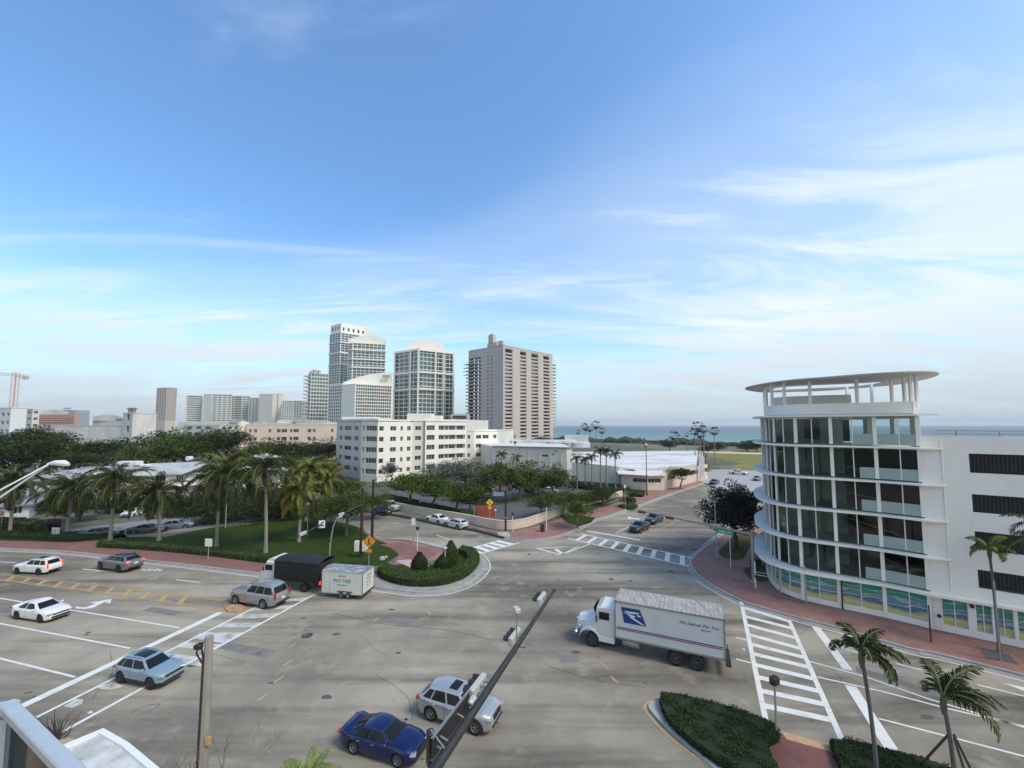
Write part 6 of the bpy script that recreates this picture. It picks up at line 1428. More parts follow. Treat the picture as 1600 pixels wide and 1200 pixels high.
def tree(label, px=None, py=None, loc=None, kind='round', R_=4.0, H_=7.0, z=KZ, m=None, cat='tree', name='broadleaf_tree', group=None, var=0, rz=None, squash=1.0):
    m = m or leaf_mid
    x, y = loc if loc else G(px, py, 0)
    T = thing(name, label, cat, (x, y, z), rz if rz is not None else rnd.uniform(0, 6.28), group)
    seed = 11 + var * 7
    near = y < 75
    nc, nl, ls = (105, 95, .24) if near else (90, 80, .30)
    if kind == 'round': cm_ = crown_mesh(('round', var, m.name, near), seed, 1, 1, .72, nc, nl, ls / 4.0, m, .35); tk = trunk_mesh(('round', var, m.name), seed, .8, .05, .6, 6, bark, 1.35)
    elif kind == 'umbrella': cm_ = crown_mesh(('umb', var, m.name, near), seed, 1, 1, .45, int(nc * .8), nl, ls / 4.2, m, .2, True, .26); tk = trunk_mesh(('umb', var, m.name), seed, .7, .045, .8, 7, bark, 1.05)
    elif kind == 'loose': cm_ = crown_mesh(('loose', var, m.name, near), seed, 1, 1, .8, int(nc * .8), nl, ls / 3.6, m, .25, False, .24); tk = trunk_mesh(('loose', var, m.name), seed, .8, .05, .7, 7, bark, 1.4)
    # unit crown scaled by R_, centre height from H_
    hz = {'round': .72, 'umbrella': .45, 'loose': .8}[kind]
    sz = R_ * squash
    link('crown', cm_, T, loc=(0, 0, H_ - sz * hz * 1.1), scale=(R_, R_, sz))
    sk = (H_ - sz * hz * .6) / {'round': 1.35, 'umbrella': 1.05, 'loose': 1.4}[kind]
    link('trunk', tk, T, scale=(R_, R_, sk))
    return T
# --- palms
FR = {}
def frond_mesh(key, seed, L_, droop, m, nl=34, lw=.06, ll=.75, hang=.6, sweep=0.0):
    """one feather leaf: arching stalk with leaflets both sides, starts at origin towards +x"""
    if key in FR: return FR[key]
    r = random.Random(seed); mb = MB(); n = 12; pts = []
    ang = R(55); p = Vector((0, 0, 0)); step = L_ / n
    for i in range(n + 1):
        pts.append(p.copy()); t = i / n; a = ang - droop * (t ** 1.1); p = p + Vector((math.cos(a), sweep * t * .6, math.sin(a))) * step
    mb.tube([tuple(q) for q in pts], [.045 * (1 - .8 * i / n) + .006 for i in range(n + 1)], 4, 1)
    for k in range(nl):
        t = .12 + .88 * k / (nl - 1); f = t * n; i = min(int(f), n - 1); q = pts[i].lerp(pts[i + 1], f - i); d = (pts[i + 1] - pts[i]).normalized()
        ln = ll * (math.sin(math.pi * min(1, .18 + t * .82)) ** .6) * r.uniform(.85, 1.1)
        for s in (-1, 1):
            out = Vector((0, s, 0)); dirv = (out * r.uniform(.6, .85) + d * r.uniform(.45, .8) + Vector((0, sweep * .5, r.uniform(-.05, .25)))).normalized()
            mid = q + dirv * ln * .5; dr2 = (dirv + Vector((0, 0, -hang * 1.3))).normalized(); end = mid + dr2 * ln * .5
            wv = d * lw * .5
            o = len(mb.v); mb.add([q - wv * .6, q + wv * .6, mid + wv, mid - wv, end + wv * .15, end - wv * .15], [(0, 1, 2, 3), (3, 2, 4, 5)], 0)
    FR[key] = mb.mesh('frond', [m, rachis]); return FR[key]
def palm(label, px=None, py=None, loc=None, h=8.0, L_=3.2, nf=18, m=None, z=KZ, lean=(0, 0), rad=.16, hang=.8, wind=0.0, name='coconut_palm', nd=0, group=None, trunkm=None, seed=1, ll=.75, flop=1.0, windang=0.0, lw=.075, nl=34):
    x, y = loc if loc else G(px, py, 0); m = m or frond_m
    T = thing(name, label, 'palm tree', (x, y, z), 0, group)
    r = random.Random(seed * 13 + 5); mb = MB(); N_ = 9; pts = []
    for i in range(N_ + 1):
        t = i / N_; pts.append((lean[0] * t * t, lean[1] * t * t, h * t))
    rads = [rad * (1.5 if i == 0 else 1.12 - .25 * i / N_) for i in range(N_ + 1)]
    mb.tube(pts, rads, 9); mb.obj('trunk', trunkm or palm_bark, T)
    top = Vector(pts[-1])
    mb = MB(); mb.lathe([(rad * .9, -.5), (rad * 1.5, -.15), (rad * 1.2, .2), (0, .45)], tuple(top), 8); mb.obj('crown_shaft', mat("palm_sheath", (.09, .085, .04), .7), T)
    for k in range(nf):
        a = k * 2.39996 + r.uniform(-.2, .2); age = k / nf          # young upright -> old hanging
        v = k % 4; dr = R(85 + 65 * (v / 3.0))
        me = frond_mesh((round(L_, 1), v, m.name, round(hang, 1), round(ll, 1)), 3 + v, L_, dr, m, nl=nl, ll=ll, hang=hang, lw=lw)
        tilt = R(-25 + 75 * age * flop)             # positive pitches the leaf down
        if wind:
            # leaves are pushed towards windang
            da = (a - windang + math.pi) % (2 * math.pi) - math.pi; a = windang + da * (1 - wind * .65); 
        link('frond', me, T, loc=tuple(top + Vector((0, 0, .15))), rot=(r.uniform(-.15, .15), tilt, a), scale=r.uniform(.85, 1.08))
    for k in range(nd):
        me = frond_mesh((round(L_, 1), 9, 'dry'), 9, L_ * .8, R(120), frond_o, nl=24, ll=.6, hang=1.0); link('dry_frond', me, T, loc=tuple(top), rot=(0, R(60), k * 2.1 + seed), scale=.9)
    return T
def fanpalm(label, px=None, py=None, loc=None, h=9, r0=1.3, z=KZ, name='fan_palm', seed=1, group=None, m=None):
    x, y = loc if loc else G(px, py, 0); T = thing(name, label, 'palm tree', (x, y, z), seed, group)
    mb = MB(); mb.tube([(0, 0, 0), (.05, 0, h * .5), (0, 0.05, h)], [.22, .15, .13], 7); mb.obj('trunk', palm_bark, T)
    key = ('fan', (m or leaf_dark).name)
    if key not in CROWN:
        r = random.Random(4); vs, fs = [], []
        for k in range(30):
            d = rv(r).normalized(); d.z = d.z * .8 + .1; c = d * .75
            u_ = d.cross(Vector((0, 0, 1))).normalized(); w_ = d.cross(u_)
            for j in range(11):
                a = (j - 5) / 5 * 1.3; e = (d * math.cos(a) + u_ * math.sin(a)) * .45 + Vector((0, 0, -.12 * abs(a))); sd2 = (u_ * math.cos(a) - d * math.sin(a)) * .035
                o = len(vs); vs += [c * .9, c + e * .5 - sd2, c + e, c + e * .5 + sd2]; fs.append((o, o + 1, o + 2, o + 3))
        me = bpy.data.meshes.new('crown'); me.from_pydata([tuple(v) for v in vs], [], fs); me.materials.append(m or leaf_dark); me.update(); CROWN[key] = me
    link('crown', CROWN[key], T, loc=(0, 0, h + .2), scale=r0); return T
def hedge(name, label, outline, z0, h, m, dens=45, lsize=.16, cat='hedge', kind=None, core=None, seed=3, lump=.0):
    """clipped planting: a dark core with a skin of individual leaves over top and sides"""
    T = thing(name, label, cat, (0, 0, 0)) if not kind else None
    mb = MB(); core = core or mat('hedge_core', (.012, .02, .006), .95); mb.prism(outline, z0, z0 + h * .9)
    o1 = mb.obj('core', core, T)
    r = random.Random(seed); vs, fs = [], []
    P = [Vector(p) for p in outline]; n = len(P)
    ar_ = abs(sum(P[i].x * P[(i + 1) % n].y - P[(i + 1) % n].x * P[i].y for i in range(n))) / 2
    x0, x1 = min(p.x for p in P), max(p.x for p in P); y0, y1 = min(p.y for p in P), max(p.y for p in P)
    def inside(x, y):
        c = False
        for i in range(n):
            a, b = P[i], P[(i + 1) % n]
            if (a.y > y) != (b.y > y) and x < (b.x - a.x) * (y - a.y) / (b.y - a.y) + a.x: c = not c
        return c
    cnt = int((x1 - x0) * (y1 - y0) * dens)
    for i in range(min(cnt, 60000)):
        x, y = r.uniform(x0, x1), r.uniform(y0, y1)
        if inside(x, y): leafquad(vs, fs, Vector((x, y, z0 + h * (.92 + .10 * math.sin(x * 2.1) * math.sin(y * 1.7) + lump * (math.sin(x * 3.3 + 1.1 * math.sin(y * 2.7)) * math.sin(y * 3.9 + x) )) + r.uniform(-.06, .10))), lsize * r.uniform(.6, 1.3), r, .9)
    for i in range(n):
        a, b = P[i], P[(i + 1) % n]; l = (b - a).length
        for k in range(int(l * h * dens)):
            q = a.lerp(b, r.random()); leafquad(vs, fs, Vector((q.x + r.uniform(-.07, .07), q.y + r.uniform(-.07, .07), z0 + r.uniform(0, h))), lsize * r.uniform(.6, 1.3), r, 0)
    me = bpy.data.meshes.new('foliage'); me.from_pydata([tuple(v) for v in vs], [], fs); me.materials.append(m); me.update()
    o2 = link('foliage', me, T); o2['kind'] = 'stuff'; return T
# ---- coconut palms on the left lawn
for i, (px, py, cpy, L_, lean, lab, mm, sd) in enumerate((
    (415, 865, 735, 4.3, (-.6, 0), 'tallest coconut palm on the front lawn, directly left of the black truck', frond_m, 1),
    (338, 855, 744, 4.2, (.2, .2), 'big coconut palm behind the white square sign', frond_m, 2),
    (248, 846, 768, 3.9, (-.5, 0), 'coconut palm at the driveway edge with leaves blown to the left', frond_m, 3),
    (172, 845, 752, 4.2, (.1, .2), 'coconut palm by the dark parked sedan, in front of the patched roof', frond_m, 4),
    (104, 838, 762, 3.9, (.4, .1), 'coconut palm right of the bungalow window', frond_m, 5),
    (15, 836, 752, 4.0, (.3, 0), 'coconut palm at the left frame edge beside the bungalow', frond_m, 6),
    (467, 848, 768, 3.4, (0, .3), 'yellow brown leaved palm behind the curved lamp pole', frond_y, 7),
    (478, 815, 735, 3.3, (.3, 0), 'yellowish palm farther back above the round green tree', frond_y, 8),
    (505, 812, 748, 3.2, (.8, 0), 'yellowish palm with orange dry leaves beside the apartment block corner', frond_y, 9),
    (348, 812, 728, 3.6, (0, 0), 'bright green palm top standing behind the motel end', frond_y, 10))):
    g = G(px, py); zt = ZY(cpy, g[1]); palm(lab, px, py, h=zt - KZ - .3, L_=L_ * 1.34, nf=32, m=mm, lean=lean, seed=sd, hang=1.0, nd=2 if mm is frond_y else 0, flop=1.35, wind=.35 if i in (2, 6, 8) else .12, windang=math.pi, ll=1.0, lw=.095, nl=58, rad=.2)
# ---- three slender palms lower right, blown to the right
def tall(label, bx, by, tx, ty, L_, nf, seed, zz=KZ, m=frond_m, **k):
    g = G(bx, by); Y = g[1]; zt = ZY(ty, Y); xt = PX(tx, Y * 1.0); 
    dz_ = zt - CAMH; zc = Y * math.cos(TH) + dz_ * math.sin(TH); xt = (tx - 800) / FPX * zc
    return palm(label, loc=g, h=zt, L_=L_, nf=nf, lean=(xt - g[0], 0), seed=seed, name='slender_palm', rad=.085, trunkm=mat('palm_bark_dark', (.10, .095, .085), .9), m=m, z=0.02, **k)
tall('slender palm in the median, left of the pair at the bottom right', 1371, 1225, 1346, 1012, 2.0, 11, 21, wind=.55, windang=-.2, hang=.9, ll=.62, flop=.95, m=leaf_dark and frond_m, lw=.075)
tall('slender palm in the median, right of the pair at the bottom right', 1494, 1236, 1474, 1078, 2.3, 10, 22, wind=.8, windang=-.25, hang=.7, ll=.6, flop=.8)
tall('slender green palm on the pavement in front of the garage wall', 1562, 1022, 1546, 858, 1.55, 10, 23, wind=.3, windang=.1, hang=.8, ll=.6, flop=1.0, m=frond_y)
palm('dark palm crown reaching in at the right frame edge', loc=(PX(1640, 24), 24), h=9.4, L_=3.0, nf=12, seed=24, name='slender_palm', rad=.12, hang=.9, wind=.6, windang=2.9, ll=.7, m=frond_m)
# ---- small royal palms by the retail building
for i, (px, py, cpy) in enumerate(((902, 765, 718), (915, 764, 720), (925, 763, 716), (939, 768, 706), (948, 768, 708), (962, 768, 712), (868, 752, 708), (807, 760, 716), (784, 760, 712))):
    g = G(px, py); labs = ('leftmost of the thin palms against the white retail wall', 'second thin palm against the white retail wall', 'third thin palm against the white retail wall', 'tallest thin palm in front of the retail pavilion, left of three', 'middle one of three thin palms at the retail pavilion', 'right one of three thin palms at the retail pavilion with pale trunk', 'small palm top rising over the white left hall roof', 'palm rising from the parking lot trees, right', 'palm rising from the parking lot trees beside the apartment end')
    palm(labs[i], px, py, h=ZY(cpy, g[1]), L_=2.4, nf=13, seed=30 + i, name='royal_palm', rad=.15, hang=.7, ll=.7, m=frond_m, lw=.13, nl=18)
# ---- far beach palms
for i, (px, cpy, Y, r0) in enumerate(((914, 668, 250, 3.0), (920, 671, 252, 2.6), (931, 665, 250, 3.4), (940, 674, 250, 2.4), (903, 676, 258, 1.8), (1089, 668, 155, 2.6), (1098, 672, 156, 2.0), (1084, 676, 152, 1.8), (1093, 680, 150, 1.9), (1115, 675, 160, 2.1), (1052, 682, 230, 3.4), (1072, 680, 240, 1.6))):
    fanpalm(('first', 'second', 'third and tallest', 'fourth', 'small low', 'tallest', 'second', 'left hand', 'low', 'single', 'broad', 'small')[i] + (' fan palm of the cluster against the sea left of centre' if i < 5 else ' fan palm of the group at the end of the retail building' if i < 10 else ' beach palm above the dune scrub against the sea'), loc=(PX(px, Y), Y), h=ZY(cpy, Y), r0=r0, seed=i)
# ---- broadleaf trees
TL = [
 # px, py(base), top py, R, kind, material, label, var, squash
 (541, 838, 762, 4.0, 'round', leaf_mid, 'round dense tree beside the dark brown poles', 0, .9),
 (508, 826, 772, 3.6, 'round', leaf_mid, 'round tree just left of the one by the brown poles', 1, .8),
 (585, 812, 766, 3.0, 'round', leaf_olive, 'light green tree crown over the start of the cream wall road', 2, .8),
 (640, 790, 734, 5.6, 'umbrella', leaf_mid, 'wide umbrella tree in front of the apartment block, left half', 0, 1.1),
 (672, 800, 742, 5.2, 'umbrella', leaf_mid, 'wide umbrella tree in front of the apartment block, middle', 1, 1.0),
 (712, 806, 752, 4.8, 'umbrella', leaf_mid, 'low wide tree above the two parked white cars', 2, .9),
 (735, 802, 765, 3.5, 'umbrella', leaf_dark, 'small dark tree at the right end above the cream wall', 0, .9),
 (690, 764, 716, 6.2, 'round', leaf_grey, 'grey brown silvery tree before the balcony bays, left part', 0, .75),
 (728, 762, 714, 6.4, 'round', leaf_grey, 'grey brown silvery tree before the balcony bays, right part', 1, .75),
 (609, 762, 718, 2.6, 'loose', leaf_grey, 'small grey palm-like tree at the apartment corner', 2, 1.1),
 (782, 786, 712, 4.0, 'loose', leaf_olive, 'tall loose olive tree in the parking lot island, left', 0, 1.2),
 (812, 784, 716, 4.2, 'loose', leaf_olive, 'tall loose olive tree in the parking lot island, middle', 1, 1.2),
 (835, 776, 718, 4.4, 'loose', leaf_olive, 'olive tree in the parking lot between the tall pair and the spreading one', 1, 1.1),
 (755, 788, 735, 3.6, 'loose', leaf_olive, 'olive tree left of the parking lot island pair', 2, 1.1),
 (868, 778, 722, 4.6, 'loose', leaf_olive, 'spreading olive tree behind the silver hatchback', 2, 1.0),
 (850, 812, 769, 3.4, 'umbrella', leaf_mid, 'flat topped green tree inside the cream wall corner, left', 2, .9),
 (880, 806, 762, 4.2, 'umbrella', leaf_mid, 'flat topped green tree inside the cream wall corner, tallest', 0, .95),
 (903, 826, 779, 3.0, 'umbrella', leaf_mid, 'green street tree in the planted bed on the pink corner', 1, 1.0),
 (912, 800, 768, 3.0, 'umbrella', leaf_dark, 'dark green tree behind the corner street tree', 2, .9),
 (940, 790, 757, 3.2, 'round', leaf_dark, 'dark shrub-like tree left of the retail pavilion', 1, .8),
 (981, 794, 772, 1.6, 'round', leaf_dark, 'little tree in the oval bed on the pink pavement', 0, .8),
 (1062, 765, 728, 3.6, 'umbrella', leaf_dark, 'street tree with wide dark crown in front of the retail side wall', 1, 1.0),
 (1147, 858, 748, 4.5, 'loose', leaf_black, 'dark almost black leaved street tree beside the curved building', 0, 1.15),
 (1153, 858, 748, 3.6, 'loose', leaf_black, 'second dark stem of the street tree beside the curved building', 1, 1.2),
]
for (px, py, ty, R_, kd, mm, lab, var, sq) in TL:
    g = G(px, py); H_ = ZY(ty, g[1]) - KZ; tree(lab, px, py, kind=kd, R_=R_, H_=H_, m=mm, var=var, squash=sq, rz=px * .37)
# background trees, left and middle distance: (px, Y, top_py, R)
for i, (px, Y, ty, R_, mm, lab) in enumerate((
 (38, 112, 668, 8, leaf_dark, 'broad dark tree below the warehouse wall, leftmost'),
 (92, 108, 676, 9, leaf_dark, 'broad dark tree below the warehouse wall, second'),
 (62, 118, 664, 7, leaf_dark, 'dark tree top touching the left end of the warehouse'),
 (170, 112, 681, 8, leaf_dark, 'dark spreading tree below the middle of the warehouse'),
 (10, 104, 690, 8, leaf_dark, 'dark tree at the left frame edge behind the bungalow'),
 (268, 122, 668, 9, leaf_mid, 'big tree right of the square tower'),
 (300, 116, 678, 8, leaf_mid, 'green tree behind the motel roof, left'),
 (232, 110, 694, 7, leaf_olive, 'lower olive tree in front of the square tower'),
 (350, 122, 665, 8, leaf_dark, 'tall dark tree before the grey apartment house'),
 (330, 130, 676, 7, leaf_dark, 'dark tree between the motel and the grey apartment house'),
 (398, 140, 690, 9, leaf_mid, 'tree in front of the peach building, left'),
 (432, 150, 684, 9, leaf_dark, 'tree in front of the peach building, centre left'),
 (470, 148, 686, 9, leaf_dark, 'tree in front of the peach building, centre right'),
 (508, 142, 685, 8, leaf_dark, 'tree in front of the peach building next to the white apartment block'),
 (450, 120, 706, 8, leaf_mid, 'lower tree behind the yellowish palms'),
 (405, 112, 712, 8, leaf_mid, 'lower tree behind the tallest coconut palm'),
 (500, 116, 712, 7, leaf_olive, 'lower tree beside the lower corner of the apartment block'),
 (380, 100, 722, 6, leaf_dark, 'dark tree behind the motel end'),
 (130, 98, 700, 6, leaf_dark, 'dark tree behind the patched roof house'),
 (300, 75, 782, 4, leaf_dark, 'shadowy tree behind the light blue sedan'),
 (135, 70, 770, 4, leaf_dark, 'shadowy tree between the bungalow and the driveway'),
 (355, 70, 775, 5, leaf_dark, 'shadowy tree behind the big coconut palm'),
 (430, 72, 768, 5, leaf_dark, 'shadowy tree behind the tallest coconut palm'),
 (470, 78, 758, 5, leaf_mid, 'green tree between the palms and the round dense tree'),
 (395, 82, 755, 5, leaf_mid, 'green tree beside the court entrance'),
 (55, 76, 772, 4, leaf_mid, 'green tree before the patched roof, next to the bungalow'),
 (208, 78, 770, 4, leaf_dark, 'dark tree between the motel front and the driveway, left'),
 (262, 80, 768, 4, leaf_mid, 'green tree before the motel front, middle'),
 (325, 80, 762, 5, leaf_dark, 'dark tree before the motel front, right'),
 (450, 84, 748, 5, leaf_dark, 'dark tree right behind the tallest coconut palm'),
 (95, 80, 764, 4, leaf_dark, 'dark tree before the patched roof, behind two palms'),
 (545, 90, 745, 4, leaf_mid, 'tree at the foot of the apartment block corner'),
 (785, 250, 672, 8, leaf_dark, 'tree at the foot of the ribbed tower'),
 (850, 240, 680, 7, leaf_dark, 'tree right of the ribbed tower foot'))):
    tree(lab, loc=(PX(px, Y), Y), kind='round', R_=R_, H_=ZY(ty, Y), m=mm, var=i % 3, squash=.72, z=0)
# dune scrub: reads as one mass along the beach
r = random.Random(5); vs, fs = [], []
for i in range(15000):
    u_ = r.uniform(-330, 190); v_ = -r.uniform(28, 62); p = S0 + U * u_ + V * v_; h_ = 3.2 + 1.6 * math.sin(u_ * .11) + 1.0 * math.sin(u_ * .37 + v_ * .2); 
    leafquad(vs, fs, Vector((p.x, p.y, r.uniform(.1, 1) ** .5 * h_)), r.uniform(1.2, 2.4), r, .5)
me = bpy.data.meshes.new('dune_scrub'); me.from_pydata([tuple(v) for v in vs], [], fs); me.materials.append(mat('leaf_dune', (.075, .095, .045), .85, island=.5, noise=[(.03, (.12, .10, .065), .45, .65, I3)])); o = link('dune_scrub', me); tag(o, 'dark green dune scrub between the park and the sea', 'scrub', kind='stuff')
mb = MB()
for k in range(40): a = S0 + U * (-330 + k * 13) - V * 45; mb.prism([(a.x, a.y), (a.x + 8, a.y - 9), (a.x + 18, a.y + 10), (a.x + 6, a.y + 18)], -.02, 2.2)
mb.obj('dune_ridge', mat('dune_core', (.04, .05, .025), .95)).__setitem__('kind', 'structure')
for (px, Y, ty, R_) in ((1100, 160, 695, 3.0), (1165, 250, 690, 6), (1180, 245, 686, 6), (1120, 255, 692, 5), (1045, 245, 688, 5)):
    tree({1100: 'bush below the fan palms at the retail building end', 1165: 'dark round bush on the dune edge of the park', 1180: 'dark round bush next to the curved building against the sea', 1120: 'low bush on the dune beyond the park, left', 1045: 'bush at the dune left of the fan palm group'}[px], loc=(PX(px, Y), Y), R_=R_, H_=max(3, ZY(ty, Y)), m=leaf_dark, kind='round', squash=.7, name='bush', cat='bush')
# ---- hedges
outer = GL([(590, 898), (596, 906), (620, 915), (650, 919), (690, 917), (725, 906), (745, 888), (748, 876), (738, 866), (722, 862)])
inner = GL([(716, 868), (728, 872), (732, 880), (722, 892), (690, 901), (650, 903), (620, 898), (604, 890)])
hedge('boxwood_hedge', 'curved clipped hedge round the nose of the island', smoothpts(outer, 4) + smoothpts(inner, 4), KZ, .75, leaf_hedge, 150, .16)
hedge('roadside_hedge', 'low dark hedge along the left pavement, long right stretch', GL([(152, 857), (250, 863), (330, 871), (400, 880), (402, 876), (330, 866), (250, 858), (156, 851)]), KZ, .6, leaf_hedge, 90, .18)
hedge('roadside_hedge', 'low dark hedge along the left pavement, from the frame edge to the driveway', GL([(-30, 842), (60, 845), (110, 848), (148, 844), (190, 838), (188, 832), (110, 838), (-30, 834)]), KZ, .6, leaf_hedge_dark, 90, .18)
hedge('shrub_row', 'tall yellow green shrub row in front of the bungalow', GL([(-30, 832), (30, 834), (72, 838), (74, 828), (30, 824), (-30, 822)]), KZ, 1.5, leaf_olive, 70, .24, cat='shrubs')
hedge('roadside_hedge', 'low hedge behind the black truck and trailer', GL([(402, 880), (470, 890), (540, 896), (575, 894), (572, 888), (540, 889), (470, 884), (404, 876)]), KZ, .55, leaf_hedge_dark, 90, .18)
mh1 = smoothpts(GL([(1033, 1098), (1045, 1096), (1090, 1105), (1150, 1121), (1195, 1138), (1214, 1150), (1216, 1164), (1198, 1178), (1215, 1225), (1150, 1218), (1060, 1152), (1036, 1118)]), 3, True)
hedge('median_shrubs', 'dense dark green shrubs filling the tip of the median', mh1, KZ, .42, leaf_hedge_dark, 330, .12, cat='shrubs', lump=.32)
mh2 = GL([(1298, 1172), (1330, 1172), (1440, 1200), (1500, 1222), (1330, 1240), (1310, 1200)]); hedge('median_shrubs', 'dark shrubs in the median beyond the brick crossing', mh2, KZ, .42, leaf_hedge_dark, 330, .12, cat='shrubs', seed=8, lump=.32)
# clipped cones on the nose island
def topiary(label, px, py, h, r0, m=leaf_hedge_dark, seed=1):
    g = G(px, py); T = thing('clipped_bush', label, 'bush', (g[0], g[1], KZ)); r = random.Random(seed); vs, fs = [], []
    for i in range(5200):
        t = r.random(); a = r.uniform(0, 6.283); rr_ = r0 * (math.sin(math.pi * min(.96, .16 + t * .84)) ** .5) * (1 if t < .6 else 1 - .35 * (t - .6) / .4) * r.uniform(.9, 1.06)
        leafquad(vs, fs, Vector((math.cos(a) * rr_, math.sin(a) * rr_, t * h)), .13, r, .3)
    me = bpy.data.meshes.new('foliage'); me.from_pydata([tuple(v) for v in vs], [], fs); me.materials.append(m); me.update(); link('foliage', me, T)
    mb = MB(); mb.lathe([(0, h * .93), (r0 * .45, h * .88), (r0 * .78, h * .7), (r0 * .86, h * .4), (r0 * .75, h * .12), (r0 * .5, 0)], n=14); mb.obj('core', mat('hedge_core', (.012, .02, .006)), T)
topiary('rounded clipped bush left of the pair on the nose island', 655, 899, 2.35, .88, leaf_hedge_dark, 1)
topiary('rounded clipped bush with lamp post in front, right of the pair on the nose island', 692, 897, 2.0, .95, leaf_hedge_dark, 2)
topiary('tall pointed clipped bush behind the pair on the nose island', 704, 890, 3.1, .9, leaf_hedge, 3)
# red leaved shrub, low plantings in the parking lot
hedge('red_shrub', 'dark red leaved shrub beside the gate of the bungalow', GL([(72, 834), (92, 834), (94, 826), (74, 826)]), KZ, 1.5, mat('leaf_red', (.12, .02, .02), .7, island=.4), 60, .2, cat='shrub')
for k, (lab, pts, hh) in enumerate((('low dark hedge behind the parking lot lawn strip', [(820, 768), (850, 760), (856, 764), (826, 772)], 1.4), ('dark planting in front of the retail hall', [(890, 756), (965, 762), (985, 768), (960, 772), (900, 764)], .9), ('hedge strip at the foot of the pavilion', [(985, 772), (1008, 772), (1004, 778), (985, 777)], .7), ('low hedge along the upper parking lot edge', [(690, 770), (745, 760), (748, 764), (695, 775)], .8), ('hedge behind the cream wall, middle', [(650, 800), (740, 818), (745, 812), (660, 794)], 1.2), ('hedge behind the cream wall at its left start', [(596, 786), (650, 798), (655, 793), (600, 781)], 1.4))):
    hedge('low_hedge', lab, GL(pts), KZ, hh, leaf_dark, 26, .30, seed=20 + k)
# ---- foreground: yucca like palm tops at the bottom edge, bare twigs
def yucca(label, x, y, z, n, L_, m, seed):
    T = thing('feathery_palm', label, 'palm tree', (x, y, z)); r = random.Random(seed)
    for k in range(n):
        me = frond_mesh((L_, 'y', k % 3), 40 + k % 3, L_, R(70 + 25 * (k % 3)), m, nl=46, ll=.34, hang=.25, lw=.045); link('frond', me, T, rot=(0, R(-25 + 60 * k / n), k * 2.4 + seed), scale=r.uniform(.8, 1.05))
    mb = MB(); mb.tube([(0, 0, -6), (0, 0, 0)], .15, 7); mb.obj('trunk', palm_bark, T)
leaf_y = mat('frond_bright', (.14, .19, .045), .6, island=.4)
yucca('bright green feathery palm top at the bottom edge left of the blue sedan', PX(505, 14), 13.9, 4.75, 18, 1.35, leaf_y, 1)
yucca('smaller feathery palm tip at the bottom edge between pole and blue sedan', PX(462, 13.5), 13.4, 4.35, 12, 1.2, leaf_y, 4)
yucca('feathery palm tip directly below the blue sedan', PX(552, 13.6), 13.5, 4.45, 10, 1.0, leaf_y, 6)
def bare(label, x, y, h, seed, spread=.9):
    T = thing('bare_tree', label, 'tree', (x, y, 0)); r = random.Random(seed); mb = MB()
    def br(p, d, l, rad, dep):
        q = p + d * l; mb.tube([tuple(p), tuple(p.lerp(q, .5) + rv(r, .04 * l)), tuple(q)], [rad, rad * .8, rad * .6], 5, cap=False)
        if dep > 0:
            for k in range(3 if dep > 1 else 2): nd = (d + rv(r, spread)).normalized(); nd.z = abs(nd.z) * .8 + .25; br(q, nd.normalized(), l * r.uniform(.55, .8), rad * .6, dep - 1)
    br(Vector((0, 0, 0)), Vector((.03, 0, 1)), h * .5, .06, 5); mb.obj('branches', mat('twig', (.20, .18, .16), .9), T)
bare('leafless thin tree at the bottom edge right of the concrete pole', PX(368, 16.5), 16.4, 4.0, 3)
bare('leafless shrub at the bottom edge left of the concrete pole', PX(262, 15.5), 15.3, 3.1, 7)
# ================================================================== street furniture
def at_h(px, py, z): x, y = G(px, py, z); return Vector((x, y, z))
sig_white = mat('signal_housing_white', (.42, .42, .40), .5); sig_black = mat('signal_black', (.02, .02, .02), .5)
conc_pole = mat('concrete_pole', (.27, .25, .22), .85, noise=[(1.5, (.20, .18, .16), .45, .75, (1, 1, .4))])
def signal_h(parent, p, ax, facing, housing, n=3, s=1.0, lit=None):
    """horizontal three-lamp head; ax = direction along the arm, facing = direction the lamps look"""
    ax = Vector(ax).normalized(); fc = Vector(facing).normalized(); rz = math.atan2(ax.y, ax.x)
    mb = MB(); mb.bbox((0, 0, 0), (1.05 * s, .20 * s, .34 * s), .04)
    h = mb.obj('signal_head', housing, parent, loc=tuple(p), rz=rz)
    loc_f = Matrix.Rotation(-rz, 3, 'Z') @ fc; sy = 1 if loc_f.y > 0 else -1
    for k in range(3):
        mb = MB(); prof = []
        for i in range(9):
            a = math.pi * i / 8; x, z = .15 * s * math.cos(a), .15 * s * math.sin(a); prof.append((x, z))
        vs = [(x, sy * .10 * s, z) for x, z in prof] + [(x * .97, sy * .34 * s, z * .97) for x, z in prof]
        mb.add(vs, [(i, i + 1, i + 10, i + 9) for i in range(8)]); mb.lathe([(0, sy * .105 * s), (.13 * s, sy * .105 * s)], n=12, axis='Y', mi=1)
        mb.obj('visor', [sig_black, red_lit if (lit == k) else sig_black], h, loc=((k - 1) * .34 * s, 0, 0))
    return h
